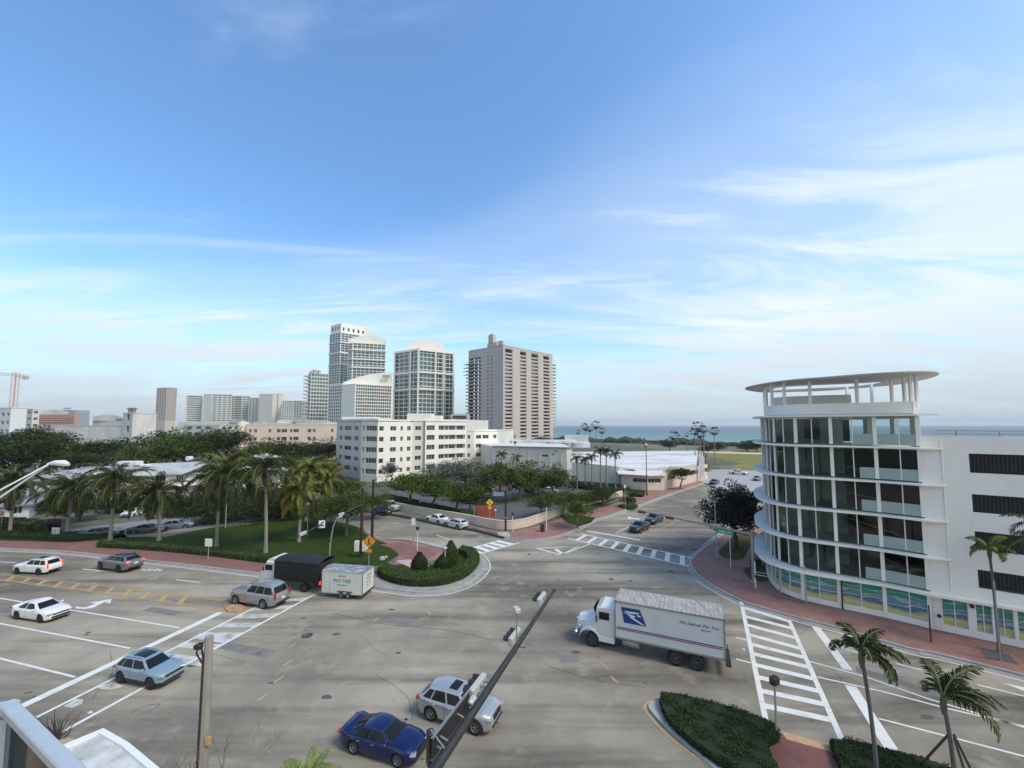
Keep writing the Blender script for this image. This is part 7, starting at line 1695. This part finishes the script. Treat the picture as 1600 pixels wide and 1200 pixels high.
# --- big black mast arm in the foreground
ma = thing('mast_arm_signal', 'big black traffic signal mast arm reaching up over the junction from the bottom edge', 'traffic light')
ztip, zbase = 6.6, 6.2
pt = at_h(866, 922, ztip); pb = at_h(682, 1198, zbase); dr = (pt - pb); root = pb - dr * .42
mb = MB(); mb.tube([tuple(root), tuple(pb), tuple(pb + dr * .5), tuple(pt)], [.19, .165, .12, .075], 12); mb.tube([tuple(pt - dr.normalized() * .12), tuple(pt + dr.normalized() * .03)], .095, 10); mb.obj('arm', metal_dark, ma)
mb = MB(); mb.tube([(root.x, root.y, 0), (root.x, root.y, 7.4)], [.26, .19], 12); mb.obj('pole', metal_dark, ma)
axd = dr.normalized(); side = Vector((-axd.y, axd.x, 0)).normalized(); side = side if side.x < 0 else -side
def onarm(px, py):
    best = None
    for k in range(201):
        p = root.lerp(pt, k / 200); zc = p.y * math.cos(TH) + (p.z - CAMH) * math.sin(TH); yc = -p.y * math.sin(TH) + (p.z - CAMH) * math.cos(TH)
        x, y = 800 + FPX * p.x / zc, CYP - FPX * yc / zc; d = abs(y - py)
        if best is None or d < best[0]: best = (d, p)
    return best[1]
for (px, py, hs, of) in ((850, 935, sig_white, .42), (815, 995, sig_white, .42), (768, 1075, sig_white, .50)):
    p = onarm(px, py) + side * of + Vector((0, 0, -.05)); signal_h(ma, p, axd, side, hs, s=1.12)
    mb = MB(); mb.tube([tuple(onarm(px, py)), tuple(p)], .035, 6); mb.tube([tuple(onarm(px, py) + axd * .3), tuple(p + axd * .3)], .03, 6); mb.obj('bracket', metal_grey, ma)
p = onarm(800, 1010); mb = MB(); mb.tube([tuple(p + Vector((0, 0, -.35))), tuple(p + Vector((0, 0, 1.55)))], .035, 6); mb.obj('camera_mast', metal_grey, ma)
mb = MB(); mb.bbox(tuple(p + Vector((0, 0, 1.62))), (.28, .40, .22), .04, R(20)); mb.obj('camera', sig_white, ma)
# street name panel seen from behind, held above and left of the arm
p = onarm(738, 1135) + side * .42; rz = math.atan2(axd.y, axd.x)
mb = MB(); mb.bbox((0, 0, 0), (2.5, .07, .62), .02); panel = mb.obj('name_panel', sig_black, ma, loc=tuple(p + Vector((0, 0, .05))), rz=rz)
mb = MB(); mb.box((0, 0, .325), (2.52, .09, .03)); mb.box((0, 0, -.325), (2.52, .09, .03)); mb.obj('panel_edge', metal_grey, panel)
mb = MB()
for k in (-.8, .3): mb.tube([(k, 0, .1), (k, -.42 if side.x < 0 else .42, .0)], .035, 6)
mb.obj('panel_bracket', metal_grey, panel)
p2 = onarm(706, 1172) + side * .62; mb = MB(); mb.bbox((0, 0, 0), (.22, .30, 1.05), .03, R(30)); mb.obj('signal_head', sig_black, ma, loc=tuple(p2 + Vector((0, 0, -.1))))
mb = MB(); mb.tube([tuple(p2), tuple(onarm(706, 1172))], .035, 6); mb.tube([tuple(p2 + Vector((0, 0, .45))), tuple(onarm(700, 1180) + Vector((0, 0, .2)))], .03, 6); mb.obj('bracket', metal_grey, ma)
p3 = onarm(728, 1108) + side * .12; mb = MB(); mb.bbox(tuple(p3 + Vector((0, 0, .28))), (.42, .20, .16), .06, rz); mb.tube([tuple(p3 + Vector((0, 0, -.3))), tuple(p3 + Vector((0, 0, .3)))], .05, 6); mb.obj('detector', sig_white, ma)
# --- right mast arm with green street sign
mr2 = thing('mast_arm_signal', 'grey mast arm with green street name sign at the pink right-hand corner', 'traffic light')
gb = Vector((*G(1178, 911), KZ)); zt_ = ZY(826, gb.y) ; arm_z = zt_ - .35
top = Vector((gb.x, gb.y, zt_)); mb = MB(); mb.tube([tuple(gb), tuple(top)], [.21, .15], 12); mb.obj('pole', metal_grey, mr2)
mb = MB(); mb.lathe([(.32, 0), (.32, .08), (.22, .12)], tuple(gb), 12); mb.obj('base_plate', metal_grey, mr2)
yy = gb.y + 6.5; tip = at_h(1000, 798, arm_z + .5)
mb = MB(); mb.tube([(gb.x, gb.y, arm_z), tuple(Vector((gb.x, gb.y, arm_z)).lerp(tip, .5)), tuple(tip)], [.13, .09, .05], 8); mb.obj('arm', metal_grey, mr2)
a0 = Vector((gb.x, gb.y, arm_z)); ad_ = (tip - a0).normalized(); rz = math.atan2(ad_.y, ad_.x)
sg = a0.lerp(tip, .22); mb = MB(); mb.bbox((0, 0, 0), (1.9, .06, .50), .02); s_ = mb.obj('street_sign', mat('sign_green', (.01, .25, .14), .4), mr2, loc=tuple(sg + Vector((.05, -.12, -.32))), rz=rz + math.pi)
link('lettering', text_mesh('Collins Av', .33, metal_white, bold=.004), s_, loc=(0, -.04, 0), rot=(R(90), 0, 0))
for fpos in (.70, .985): 
    p = a0.lerp(tip, fpos) + Vector((0, -.1, -.1)); mb = MB(); mb.bbox((0, 0, 0), (1.0, .24, .34), .05); h = mb.obj('signal_head', mat('signal_red_brown', (.22, .035, .03), .5), mr2, loc=tuple(p), rz=rz)
    mb = MB(); mb.bbox((.3, -.15, 0), (.24, .2, .24), .06); mb.bbox((-.3, -.15, 0), (.24, .2, .24), .06); mb.bbox((0, -.15, 0), (.24, .2, .24), .06); mb.obj('visor', sig_black, h)
# --- left mast arm (north-west), pole hidden in the tree
ml = thing('mast_arm_signal', 'dark mast arm with white hooded signals and white square sign over the front lawn', 'traffic light')
gp = Vector((*G(564, 872), KZ)); pz = 6.6; a0 = Vector((gp.x, gp.y, pz)); tip = at_h(465, 838, 5.9)
mb = MB(); mb.tube([tuple(gp), (gp.x, gp.y, 8.6)], [.20, .16], 10); mb.obj('pole', metal_brown, ml)
mb = MB(); mb.tube([tuple(a0), tuple(a0.lerp(tip, .5)), tuple(tip)], [.12, .09, .06], 8); mb.obj('arm', metal_dark, ml)
ad_ = (tip - a0).normalized(); rz = math.atan2(ad_.y, ad_.x)
for fp in (.38, .93):
    p = a0.lerp(tip, fp) + Vector((0, -.12, .02)); signal_h(ml, p, ad_, (0, 1, 0), sig_white, s=.95)
sp = a0.lerp(tip, .68); mb = MB(); mb.bbox((0, 0, 0), (.62, .04, .78), .01); o = mb.obj('sign_plate', metal_white, ml, loc=tuple(sp + Vector((0, -.1, .0))), rz=R(12))
mb = MB(); mb.box((0, -.03, .08), (.10, .02, .30)); mb.box((.1, -.03, -.12), (.28, .02, .08)); mb.box((.1, -.03, .2), (.24, .02, .07)); mb.obj('sign_print', sig_black, o)
for s in (-1, 1): mb = MB(); mb.bbox((0, 0, 0), (.55, .5, 1.25), .03); mb.obj('cabinet', metal_white, ml, loc=(gp.x + s * .48, gp.y - .1, 1.5))
o = thing('utility_pole', 'dark wooden pole right of the one with the two white cabinets', 'pole'); gq = G(581, 852); o.location = (gq[0], gq[1], KZ); mb = MB(); mb.tube([(0, 0, 0), (0, 0, 8.8)], [.2, .15], 9); mb.obj('shaft', mat('pole_black_brown', (.020, .015, .013), .8), o)
mb = MB(); mb.bbox((.4, -.2, 4.2), (.25, .25, .5), .04); mb.obj('signal_box', sig_black, o)
# curved grey lamp pole
o = thing('street_lamp', 'leaning grey lamp pole with white hooded head on the front lawn behind the black truck', 'street lamp'); g = G(514, 888); o.location = (g[0], g[1], KZ)
mb = MB(); mb.tube([(0, 0, 0), (.05, 0, 2.6), (.35, 0, 4.6), (.75, .1, 5.6)], [.09, .08, .07, .05], 8); mb.obj('shaft', mat('galvanised', (.38, .39, .38), .5, .4), o)
mb = MB(); mb.bbox((.95, .1, 5.65), (.75, .28, .14), .05, ry=R(-10)); mb.obj('lamp_head', metal_white, o)
mb = MB(); mb.bbox((-.12, -.1, 3.1), (.40, .22, .42), .05); mb.obj('signal_box', sig_black, o)
# pedestrian signals and small poles
def pole_thing(name, label, cat, px, py, h, rad, m, parts=(), lean=(0, 0), zz=KZ):
    g = G(px, py); T = thing(name, label, cat, (g[0], g[1], zz)); mb = MB(); mb.tube([(0, 0, 0), (lean[0], lean[1], h)], [rad, rad * .85], 8); mb.obj('shaft', m, T)
    for nm, fn, mm in parts: mb = MB(); fn(mb); mb.obj(nm, mm, T)
    return T
galv = MAT['galvanised']
ped = lambda h: (('signal_box', lambda mb: (mb.bbox((0, -.02, h + .18), (.40, .24, .42), .04)), sig_black),)
pole_thing('pedestrian_signal', 'pedestrian signal pole with black box on the red paving of the nose island', 'pedestrian signal', 652, 862, 2.7, .06, metal_white, ped(2.7))
pole_thing('sign_post', 'thin pale sign post left of the pedestrian signal on the nose island', 'sign post', 646, 851, 3.4, .09, galv, (('sign_plate', lambda mb: mb.bbox((-.05, -.1, 3.0), (.55, .05, 1.0), .02), metal_white),))
pole_thing('lamp_post', 'short white post with lamp in front of the rounded bushes', 'lamp post', 695, 898, 2.6, .045, metal_white, (('lamp_head', lambda mb: mb.bbox((.05, 0, 2.75), (.34, .2, .28), .08), metal_white),))
pole_thing('lamp_post', 'thin pole with small white lamp head on the left lawn', 'lamp post', 480, 840, 4.6, .05, galv, (('lamp_head', lambda mb: mb.bbox((0, 0, 4.7), (.35, .3, .35), .08), metal_white),))
pole_thing('sign_post', 'blank white square sign on a post at the front lawn hedge', 'sign', 325, 876, 1.75, .05, galv, (('sign_plate', lambda mb: mb.bbox((0, -.06, 2.05), (1.0, .04, .95), .02, R(-8)), metal_white),))
# orange pedestrian warning sign
def dsign(label, px, py, h, sc_, col, colm, rz=0.0, blk=True):
    g = G(px, py); T = thing('warning_sign', label, 'sign', (g[0], g[1], KZ), rz); mb = MB(); mb.tube([(0, 0, 0), (0, 0, h)], .045, 8); mb.obj('shaft', colm, T)
    mb = MB(); s = .55 * sc_; mb.prism([(-s, 0), (0, -s), (s, 0), (0, s)], -.02, .02); q = mb.obj('sign_plate', col, T, loc=(0, -.07, h - .1), rot=(R(90), 0, 0))
    mb = MB(); mb.lathe([(0, .0), (.07, .01), (.07, .03), (0, .03)], (0, .26 * sc_, .02), 8); mb.box((0, .06 * sc_, .035), (.10, .30 * sc_, .02), R(8)); mb.box((.10, -.18 * sc_, .035), (.06, .30 * sc_, .02), R(25)); mb.box((-.08, -.18 * sc_, .035), (.06, .30 * sc_, .02), R(-20)); mb.obj('pictogram', sig_black, q)
    mb = MB(); mb.bbox((0, -.07, h - .85 * sc_), (.5 * sc_, .03, .28 * sc_), .01); mb.obj('sub_plate', col, T); return T
dsign('orange diamond pedestrian sign on a post behind the white trailer', 576, 888, 3.0, 1.35, mat('sign_orange', (.62, .24, .02), .5), galv)
dsign('yellow pedestrian sign at the cream corner wall', 765, 825, 4.0, 1.1, mat('sign_yellow', (.62, .48, .02), .5), galv, .25)
# do-not-enter sign at left edge
T = pole_thing('no_entry_sign', 'white square sign with red disc at the left frame edge', 'sign', 1, 833, 2.6, .05, galv, (('sign_plate', lambda mb: mb.bbox((0, -.06, 2.9), (.95, .04, 1.0), .02), metal_white),)); mb = MB(); mb.lathe([(0, 0), (.33, 0), (.33, -.02), (0, -.02)], n=18, axis='Y'); mb.box((0, -.025, 0), (.42, .02, .10), mi=1); mb.obj('red_disc', [mat('sign_red', (.45, .02, .03), .5), metal_white], T, loc=(0, -.085, 2.9))
# black pole with blue sign at the centre corner
T = pole_thing('signal_pole', 'black signal pole with blue street sign at the centre corner', 'traffic light', 790, 832, 6.3, .16, sig_black, (('base', lambda mb: mb.bbox((0, 0, 2.1), (.42, .42, .2), .04), metal_grey), ('street_sign', lambda mb: mb.bbox((-1.1, -.1, 5.7), (1.7, .06, .55), .02, R(5)), mat('sign_blue_grey', (.16, .27, .38), .4)), ('signal_head', lambda mb: (mb.bbox((.55, -.05, 4.9), (.7, .35, .6), .06), mb.tube([(0, 0, 5.1), (.9, 0, 5.2)], .04, 6)), sig_black)))
pole_thing('pedestrian_signal', 'small black pedestrian signal on the cream wall right of the black pole', 'pedestrian signal', 801, 832, 2.6, .06, metal_white, ped(2.5))
pole_thing('lamp_post', 'white camera-like lamp on a thin pole next to the yellow sign', 'lamp post', 774, 828, 2.9, .045, galv, (('lamp_head', lambda mb: mb.bbox((0, 0, 2.95), (.3, .3, .3), .08), metal_white),))
# waste bin + pole at corner
g = G(847.5, 832); T = thing('waste_bin', 'dark brown waste bin on the pink pavement before the cream wall', 'bin', (g[0], g[1], KZ)); mb = MB(); mb.bbox((0, 0, .5), (.62, .62, 1.0), .05); mb.obj('body', metal_brown, T); mb = MB(); mb.bbox((0, 0, 1.06), (.68, .68, .12), .05); mb.obj('lid', metal_dark, T)
for i, (px, py, h, rd, m_, lab) in enumerate(((854, 831, 3.6, .07, metal_white, 'white post next to the brown waste bin'), (902, 826, 3.2, .06, galv, 'thin grey post by the street tree bed on the pink corner'), (977, 797, 4.6, .05, galv, 'thin post at the oval bed with pale sign'), (1120, 873, 7.0, .07, galv, 'tall thin grey pole at the kerb of the right corner'), (1142, 887, 3.4, .05, metal_white, 'white thin post on the pink right-hand pavement'), (1181, 921, 2.6, .06, metal_white, 'white post beside the grey mast pole'), (1219, 928, 2.9, .06, galv, 'grey post at the front of the bike rack bed'), (1260, 946, 3.4, .07, galv, 'taupe sign post before the second display window'), (1317, 955, 2.6, .06, metal_dark, 'dark thin post before the third display window'), (1455, 1006, 2.7, .05, metal_brown, 'brown thin post on the pavement below the garage door'), (1563, 1036, 5.4, .06, metal_grey, 'grey thin pole at the tree pit in front of the garage'), (740, 800, 4.0, .05, galv, 'thin pole behind the cream wall left of the yellow sign'), (638, 794, 3.0, .06, galv, 'sign post with beige plate against the cream wall'), (741, 823, 3.2, .04, galv, 'thin post where the cream wall bends'))):
    ex = ()
    if px == 638: ex = (('sign_plate', lambda mb: mb.bbox((0, -.05, 3.0), (.7, .04, .9), .02), cream),)
    if px == 1181: ex = (('button_box', lambda mb: mb.bbox((0, -.1, 1.2), (.2, .15, .3), .03), sig_black),)
    if px == 977: ex = (('sign_plate', lambda mb: mb.bbox((0, -.05, 4.4), (.45, .04, .6), .02), metal_white),)
    pole_thing('post', lab, 'post', px, py, h, rd, m_, ex)
g = Vector(G(1195, 914)); T = thing('bike_rack', 'white tubular rack beside the grey mast pole', 'rack', (g.x, g.y, KZ), R(-35)); 
for y in (-.45, .45): mb = MB(); mb.tube([(-.9, y, 0), (-.9, y, .75), (-.75, y, .9), (.75, y, .9), (.9, y, .75), (.9, y, 0)], .035, 6); mb.obj('hoop', metal_white, T)
mb = MB(); mb.tube([(-.9, -.45, .6), (-.9, .45, .6)], .03, 6); mb.tube([(.9, -.45, .6), (.9, .45, .6)], .03, 6); mb.obj('crossbar', metal_white, T)
g = G(1181, 886); T = thing('utility_box', 'small dark red box behind the grey mast pole', 'utility box', (g[0], g[1], KZ)); mb = MB(); mb.bbox((0, 0, .4), (1.0, .6, .8), .05); mb.obj('body', mat('box_maroon', (.05, .02, .02), .7), T)
# tall decorative lamp post by the pavilion
g = G(1011, 775); T = thing('globe_lamp', 'tall dark lamp post with pale lantern in front of the retail pavilion', 'street lamp', (g[0], g[1], KZ)); hh = ZY(697, g[1])
mb = MB(); mb.tube([(0, 0, 0), (0, 0, .9), (0, 0, hh - .5)], [.20, .11, .085], 8); mb.obj('shaft', metal_dark, T)
mb = MB(); mb.lathe([(.12, hh - .5), (.42, hh - .15), (.42, hh + .15), (.18, hh + .45), (0, hh + .7)], n=12); mb.obj('lantern', mat('lantern_pale', (.5, .45, .36), .4), T)
mb = MB(); mb.lathe([(.55, hh - .12), (.58, hh), (.5, hh + .04)], n=12); mb.obj('collar', metal_dark, T)
for px, py, ty, lab in ((805, 768, 692, 'left thin pole rising in front of the retail left hall'), (852, 765, 712, 'short pole with dark flood light over the white hall'), (711, 766, 733, 'pale white light pole in front of the silvery trees')):
    g = G(px, py); T = thing('light_pole', lab, 'light pole', (g[0], g[1], KZ)); h_ = ZY(ty, g[1]); mb = MB(); mb.tube([(0, 0, 0), (0, 0, h_)], [.12, .09], 7); mb.obj('shaft', metal_white if px == 711 else galv, T)
    if px != 711: mb = MB(); mb.bbox((0, 0, h_), (1.6 if px == 852 else .7, .7, .5), .1); mb.obj('flood_light', metal_dark, T)
# --- concrete utility pole, foreground left
yp = 17.0; T = thing('concrete_pole', 'tall square concrete pole in the foreground left of the centre', 'utility pole', (PX(331, yp), yp, 0)); zt_ = ZY(992, yp * 1.0) 
zc = yp * math.cos(TH) + (zt_ - CAMH) * math.sin(TH); hp = 7.95
xb, xt = -12.3, -12.25
T.location = (xb, yp, 0); mb = MB()
def sqtube(mb, p0, p1, a0_, a1_, rz):
    vs = []
    for p, a in ((p0, a0_), (p1, a1_)):
        for k in range(8):
            an = rz + 2 * math.pi * k / 8 + .39; vs.append((p[0] + math.cos(an) * a, p[1] + math.sin(an) * a, p[2]))
    mb.add(vs, [(i, (i + 1) % 8, 8 + (i + 1) % 8, 8 + i) for i in range(8)] + [tuple(range(8, 16))])
sqtube(mb, (0, 0, 0), (0, 0, hp), .20, .15, .3); mb.obj('shaft', conc_pole, T)
mb = MB(); mb.tube([(-.13, -.16, 0), (-.10, -.13, hp - .6)], .04, 6); mb.obj('conduit', metal_dark, T)
mb = MB(); mb.tube([(-.12, 0, hp - .25), (-.5, .1, hp - .35), (-.55, .1, hp - .75), (-.2, 0, hp - 1.1)], .035, 5); mb.bbox((-.42, .0, hp - .42), (.30, .2, .18), .03); mb.tube([(-.3, 0, hp - .3), (-.3, .1, hp - .9)], .03, 5); mb.obj('cable_loop', sig_black, T)
mb = MB(); mb.bbox((.24, -.12, 4.0), (.2, .05, .32), .01, R(20)); mb.obj('tag_plate', mat('tag_ochre', (.45, .30, .12), .6), T)
# --- cobra head street lamp reaching in from the left
T = thing('street_lamp', 'white twin armed cobra head street lamp reaching in from the left edge', 'street lamp', (0, 0, 0)); zl = 10.0
pA = at_h(106, 722, 14.35); 
Yl = 24.0
def PZ(px, py, Y): 
    z = ZY(py, Y); return (PX(px, Y), Y, z)
tipL = Vector(PZ(84, 724, Yl)); e1 = Vector(PZ(-14, 778, Yl - 2)); e2 = Vector(PZ(-40, 812, Yl - 2))
mb = MB(); mb.tube([tuple(e2 + Vector((-1.5, 0, -.9))), tuple(e2), tuple(tipL.lerp(e2, .4)), tuple(tipL)], .055, 7); mb.obj('arm', metal_white, T)
mb = MB(); mb.tube([tuple(e1 + Vector((-1.5, 0, -.7))), tuple(e1), tuple(e1.lerp(tipL, .7)), tuple(tipL)], .045, 7); mb.obj('arm', metal_white, T)
mb = MB(); hd = Vector((1, .05, .02)).normalized(); mb.tube([tuple(tipL - Vector((.1, 0, .02))), tuple(tipL + Vector((.35, .0, .06))), tuple(tipL + Vector((.85, 0, .03))), tuple(tipL + Vector((1.12, 0, -.04)))], [.07, .15, .19, .10], 10); mb.obj('lamp_head', metal_white, T)
px_ = PX(-120, Yl); mb = MB(); mb.tube([(px_, Yl - 2, 0), (px_, Yl - 2, 12.8)], [.16, .10], 8); mb.obj('pole', metal_white, T)
# second lamp arm between palms
g = Vector((*G(352, 826), KZ)); T = thing('street_lamp', 'thin arched lamp between the big coconut palms', 'street lamp', tuple(g)); z9 = ZY(725, g.y); mb = MB(); mb.tube([(0, 0, 0), (0, 0, z9 - .4), (.6, 0, z9), (2.8, 0, z9 - .5)], [.1, .07, .05, .04], 6); mb.obj('pole', galv, T); mb = MB(); mb.bbox((3.1, 0, z9 - .6), (.8, .3, .14), .05); mb.obj('lamp_head', metal_white, T)
# --- median lamp post
g = G(1214, 1158); T = thing('median_signal_post', 'grey post with black signal box standing in the median shrubs', 'pedestrian signal', (g[0], g[1], KZ)); h_ = 2.75
mb = MB(); mb.tube([(0, 0, 0), (0, 0, h_)], .055, 8); mb.obj('shaft', galv, T); mb = MB(); mb.bbox((0, 0, h_ + .15), (.48, .34, .40), .06, R(25)); mb.bbox((-.22, -.1, h_ + .2), (.12, .2, .2), .04); mb.obj('signal_box', sig_black, T)
mb = MB(); mb.tube([(0, 0, 0), (0, 0, 2.6)], .05, 6); mb.tube([(0, 0, 1.3), (-.75, .3, .35)], .04, 5); mb.tube([(0, 0, 1.3), (.6, .4, .2)], .04, 5)
# palm props under the right median palm
g = G(1494, 1236); T = thing('palm_prop', 'wooden props bracing the trunk of the rightmost median palm', 'prop', (g[0], g[1], .1))
for a in (0.2, 2.3, 4.4): mb = MB(); mb.tube([(math.cos(a) * 1.3, math.sin(a) * 1.3, 0), (math.cos(a) * .1, math.sin(a) * .1, 2.3)], .05, 5); mb.obj('brace', metal_dark, T)
# gate, bins and boulders on the left
g = G(86, 842); T = thing('garden_gate', 'white lattice gate beside the red shrub', 'gate', (g[0], g[1], KZ))
for k in range(6): mb = MB(); mb.box((k * .2 - .5, 0, .75), (.06, .05, 1.5)); mb.obj('slat', frame_w, T)
mb = MB(); mb.box((0, 0, .4), (1.1, .06, .07)); mb.obj('rail', frame_w, T); mb = MB(); mb.box((0, 0, 1.3), (1.1, .06, .07)); mb.obj('rail', frame_w, T)
for px, py, lab in ((597, 876, 'pale boulder on the lawn left of the nose island paving'), (603, 873, 'smaller pale stone beside the boulder')):
    g = G(px, py); mb = MB(); mb.lathe([(0, .42), (.22, .36), (.36, .2), (.38, 0)], n=9); o = mb.obj('boulder', conc); o.location = (g[0], g[1], KZ); o.scale = (1, .7, 1) if px == 597 else (.6, .5, .6); tag(o, lab, 'stone')
# fence around the far park, small things on the beach road
T = thing('park_fence', 'thin pale railing along the near side of the green park', 'fence')
pts = [Vector((*G(x, y), .15)) for x, y in ((1112, 738), (1130, 737), (1150, 736), (1170, 735), (1190, 734))]
for i, p in enumerate(pts): mb = MB(); mb.tube([(p.x, p.y, .1), (p.x, p.y, 2.0)], .06, 5); mb.obj('post', galv, T)
mb = MB(); mb.tube([(p.x, p.y, 1.9) for p in pts], .05, 4); mb.obj('rail', galv, T); mb = MB(); mb.tube([(p.x, p.y, .9) for p in pts], .05, 4); mb.obj('rail', galv, T)
# red car tops / people left out: too small; parking lot details
g = G(758, 815); T = thing('red_barrier', 'rust red low barrier behind the yellow sign', 'barrier', (g[0], g[1] + 3, KZ)); mb = MB(); mb.bbox((0, 0, .9), (3.6, .25, 1.9), .05); mb.obj('panel', mat('barrier_rust', (.33, .07, .04), .7), T)
# ---------------------------------------------------------------- own building: terrace ledge and balustrade, bottom left
T = thing('lower_terrace_roof', 'white stained concrete ledge of the lower floor at the bottom left', 'ledge')
zt_ = 9.2; q = GL([(86, 1172), (161, 1141), (200, 1163), (250, 1205)], zt_); q = q + [(q[-1][0] + .6, q[-1][1] - 2.2), (q[0][0] - .6, q[0][1] - 2.2)]
mb = MB(); mb.prism(q, zt_ - .35, zt_); mb.obj('slab', mat('ledge_white', (.55, .56, .55), .85, noise=[(1.4, (.30, .31, .30), .45, .68, I3), (5, (.40, .41, .40), .5, .8, I3)]), T)
mb = MB(); P_ = [Vector(p) for p in q[:4]]
for k_, (a, b) in enumerate(zip(P_, P_[1:])): 
    t = (b - a).normalized(); n = Vector((t.y, -t.x)) * .12; mb.prism([tuple(a), tuple(b), tuple(b + n), tuple(a + n)], zt_ - .02, zt_ + .05 + k_ * .003)
mb.obj('lip', mat('lip_white', (.66, .68, .68), .7), T)
T = thing('balustrade', 'pale grey metal framed glass balustrade cutting the bottom left corner', 'balustrade')
def at_d(px, py, d):  # point at forward distance d
    a = (px - 800) / FPX; b = -(py - CYP) / FPX; v = Vector((a, math.cos(TH) - b * math.sin(TH), math.sin(TH) + b * math.cos(TH))); return Vector((0, 0, CAMH)) + v * d
zb_ = 14.9
def on_z(px, py, z): x, y = G(px, py, z); return Vector((x, y, z))
c0_, c1_, c2_ = on_z(-60, 1118, zb_), on_z(13, 1106, zb_), on_z(122, 1218, zb_)
fm_ = mat('rail_pale_metal', (.44, .49, .53), .45, .2, noise=[(20, (.38, .42, .46), .45, .8, I3)])
def beam(mb, a, b, wd, ht):
    d = (b - a); rz = math.atan2(d.y, d.x); c = (a + b) / 2; mb.bbox((c.x, c.y, c.z), (d.length + wd, wd, ht), .008, rz)
mb = MB(); beam(mb, c0_, c1_, .07, .05); mb.obj('top_rail', fm_, T); mb = MB(); beam(mb, c1_ + Vector((0, 0, .004)), c2_ + (c2_ - c1_) * .8 + Vector((0, 0, .004)), .066, .05); mb.obj('top_rail', fm_, T)
for a, b in ((c0_, c1_), (c1_, c2_ + (c2_ - c1_) * .8)):
    d = b - a; mb = MB(); c = (a + b) / 2; mb.box((c.x, c.y, zb_ - .56), (d.length - .04, .015, 1.04), math.atan2(d.y, d.x)); mb.obj('glass_pane', tint_, T)
mb = MB(); mb.box((c1_.x, c1_.y, zb_ - .55), (.05, .05, 1.0)); mb.obj('post', fm_, T)
T = thing('balcony_floor', 'terrace floor below the glass balustrade at the bottom left', 'floor'); mb = MB(); mb.prism([(c0_.x - 1, c0_.y - .02), (c1_.x - .02, c1_.y - .04), (c2_.x, c2_.y - .1), (c2_.x + .5, c2_.y - .8), (c0_.x - 1, c2_.y - .8)], zb_ - 1.3, zb_ - 1.1); mb.obj('slab', conc, T)
g = on_z(25, 1185, 14.2); T = thing('reflection_block', 'ochre block standing in for the yellow reflection in the balustrade glass', 'painted_reflection', (g.x - .05, g.y - .12, 13.9)); mb = MB(); mb.bbox((0, 0, .2), (.16, .3, .42), .06, R(20), ry=R(15)); mb.obj('block_body', mat('reflection_ochre', (.45, .30, .08), .9), T)  # ochre block added to stand for a yellow reflection in the glass
# dry shrub at the near corner
T = thing('dry_shrub', 'dark dry twiggy shrub on the tan pavement corner by the balustrade', 'shrub', (*G(88, 1160), 0)); r = random.Random(3); mb = MB()
for k in range(40):
    a = r.uniform(0, 6.28); e = Vector((math.cos(a) * r.uniform(.2, 1.3), math.sin(a) * r.uniform(.2, .9), r.uniform(.5, 1.5))); mb.tube([(0, 0, 0), tuple(e * .5 + rv(r, .15)), tuple(e)], [.025, .02, .012], 4, cap=False)
mb.obj('twigs', mat('twig_dark', (.05, .035, .03), .9), T)
# ---------------------------------------------------------------- power lines? none visible; a gull-like mark is left out
# ================================================================== sea air
hz_ = bpy.data.materials.new('haze_air'); hz_.use_nodes = True; nt = hz_.node_tree; nt.nodes.clear()
pv = nt.nodes.new('ShaderNodeVolumePrincipled'); pv.inputs['Color'].default_value = (.86, .92, 1.0, 1); pv.inputs['Density'].default_value = .00011; pv.inputs['Anisotropy'].default_value = .0
ou = nt.nodes.new('ShaderNodeOutputMaterial'); nt.links.new(pv.outputs[0], ou.inputs['Volume'])
mb = MB(); mb.box((0, 9000, 64), (44000, 44000, 134)); o = mb.obj('haze', hz_); o['kind'] = 'stuff'; o['label'] = 'thin sea haze over the whole place'
# ================================================================== repeats share a group phrase
GR = {'coconut_palm': 'coconut palms along the front lawn', 'slender_palm': 'slender palms beside the right-hand avenue', 'royal_palm': 'thin palms by the retail building and parking lot', 'fan_palm': 'fan palms near the beach', 'feathery_palm': 'feathery palm tops at the bottom edge',
      'broadleaf_tree': 'broadleaf trees', 'bush': 'bushes on the dune', 'sedan': 'cars on the streets and in the parking places', 'suv': 'cars on the streets and in the parking places', 'hatchback': 'cars on the streets and in the parking places', 'compact_suv': 'cars on the streets and in the parking places', 'old_suv': 'cars on the streets and in the parking places', 'crossover': 'cars on the streets and in the parking places', 'station_wagon': 'cars on the streets and in the parking places',
      'far_apartment_block': 'white apartment blocks in the far row', 'glass_tower': 'glass towers', 'cottage': 'small houses behind the palms', 'bungalow': 'small houses behind the palms', 'roadside_hedge': 'low hedges along the left pavement', 'low_hedge': 'low hedges round the parking lot', 'median_shrubs': 'shrub beds of the median', 'clipped_bush': 'clipped bushes on the nose island', 'post': 'thin posts on the pavements', 'light_pole': 'light poles by the retail building', 'mast_arm_signal': 'traffic signal mast arms', 'pedestrian_signal': 'pedestrian signals', 'median_signal_post': 'pedestrian signals', 'lamp_post': 'small lamp posts', 'sign_post': 'sign posts', 'warning_sign': 'pedestrian warning signs', 'street_lamp': 'street lamps', 'bare_tree': 'bare trees at the bottom edge', 'boulder': 'stones on the lawn'}
for o in list(sc.objects):
    if o.parent is None and o.get('category') and not o.get('group'):
        g_ = GR.get(o.name.split('.')[0])
        if g_: o['group'] = g_
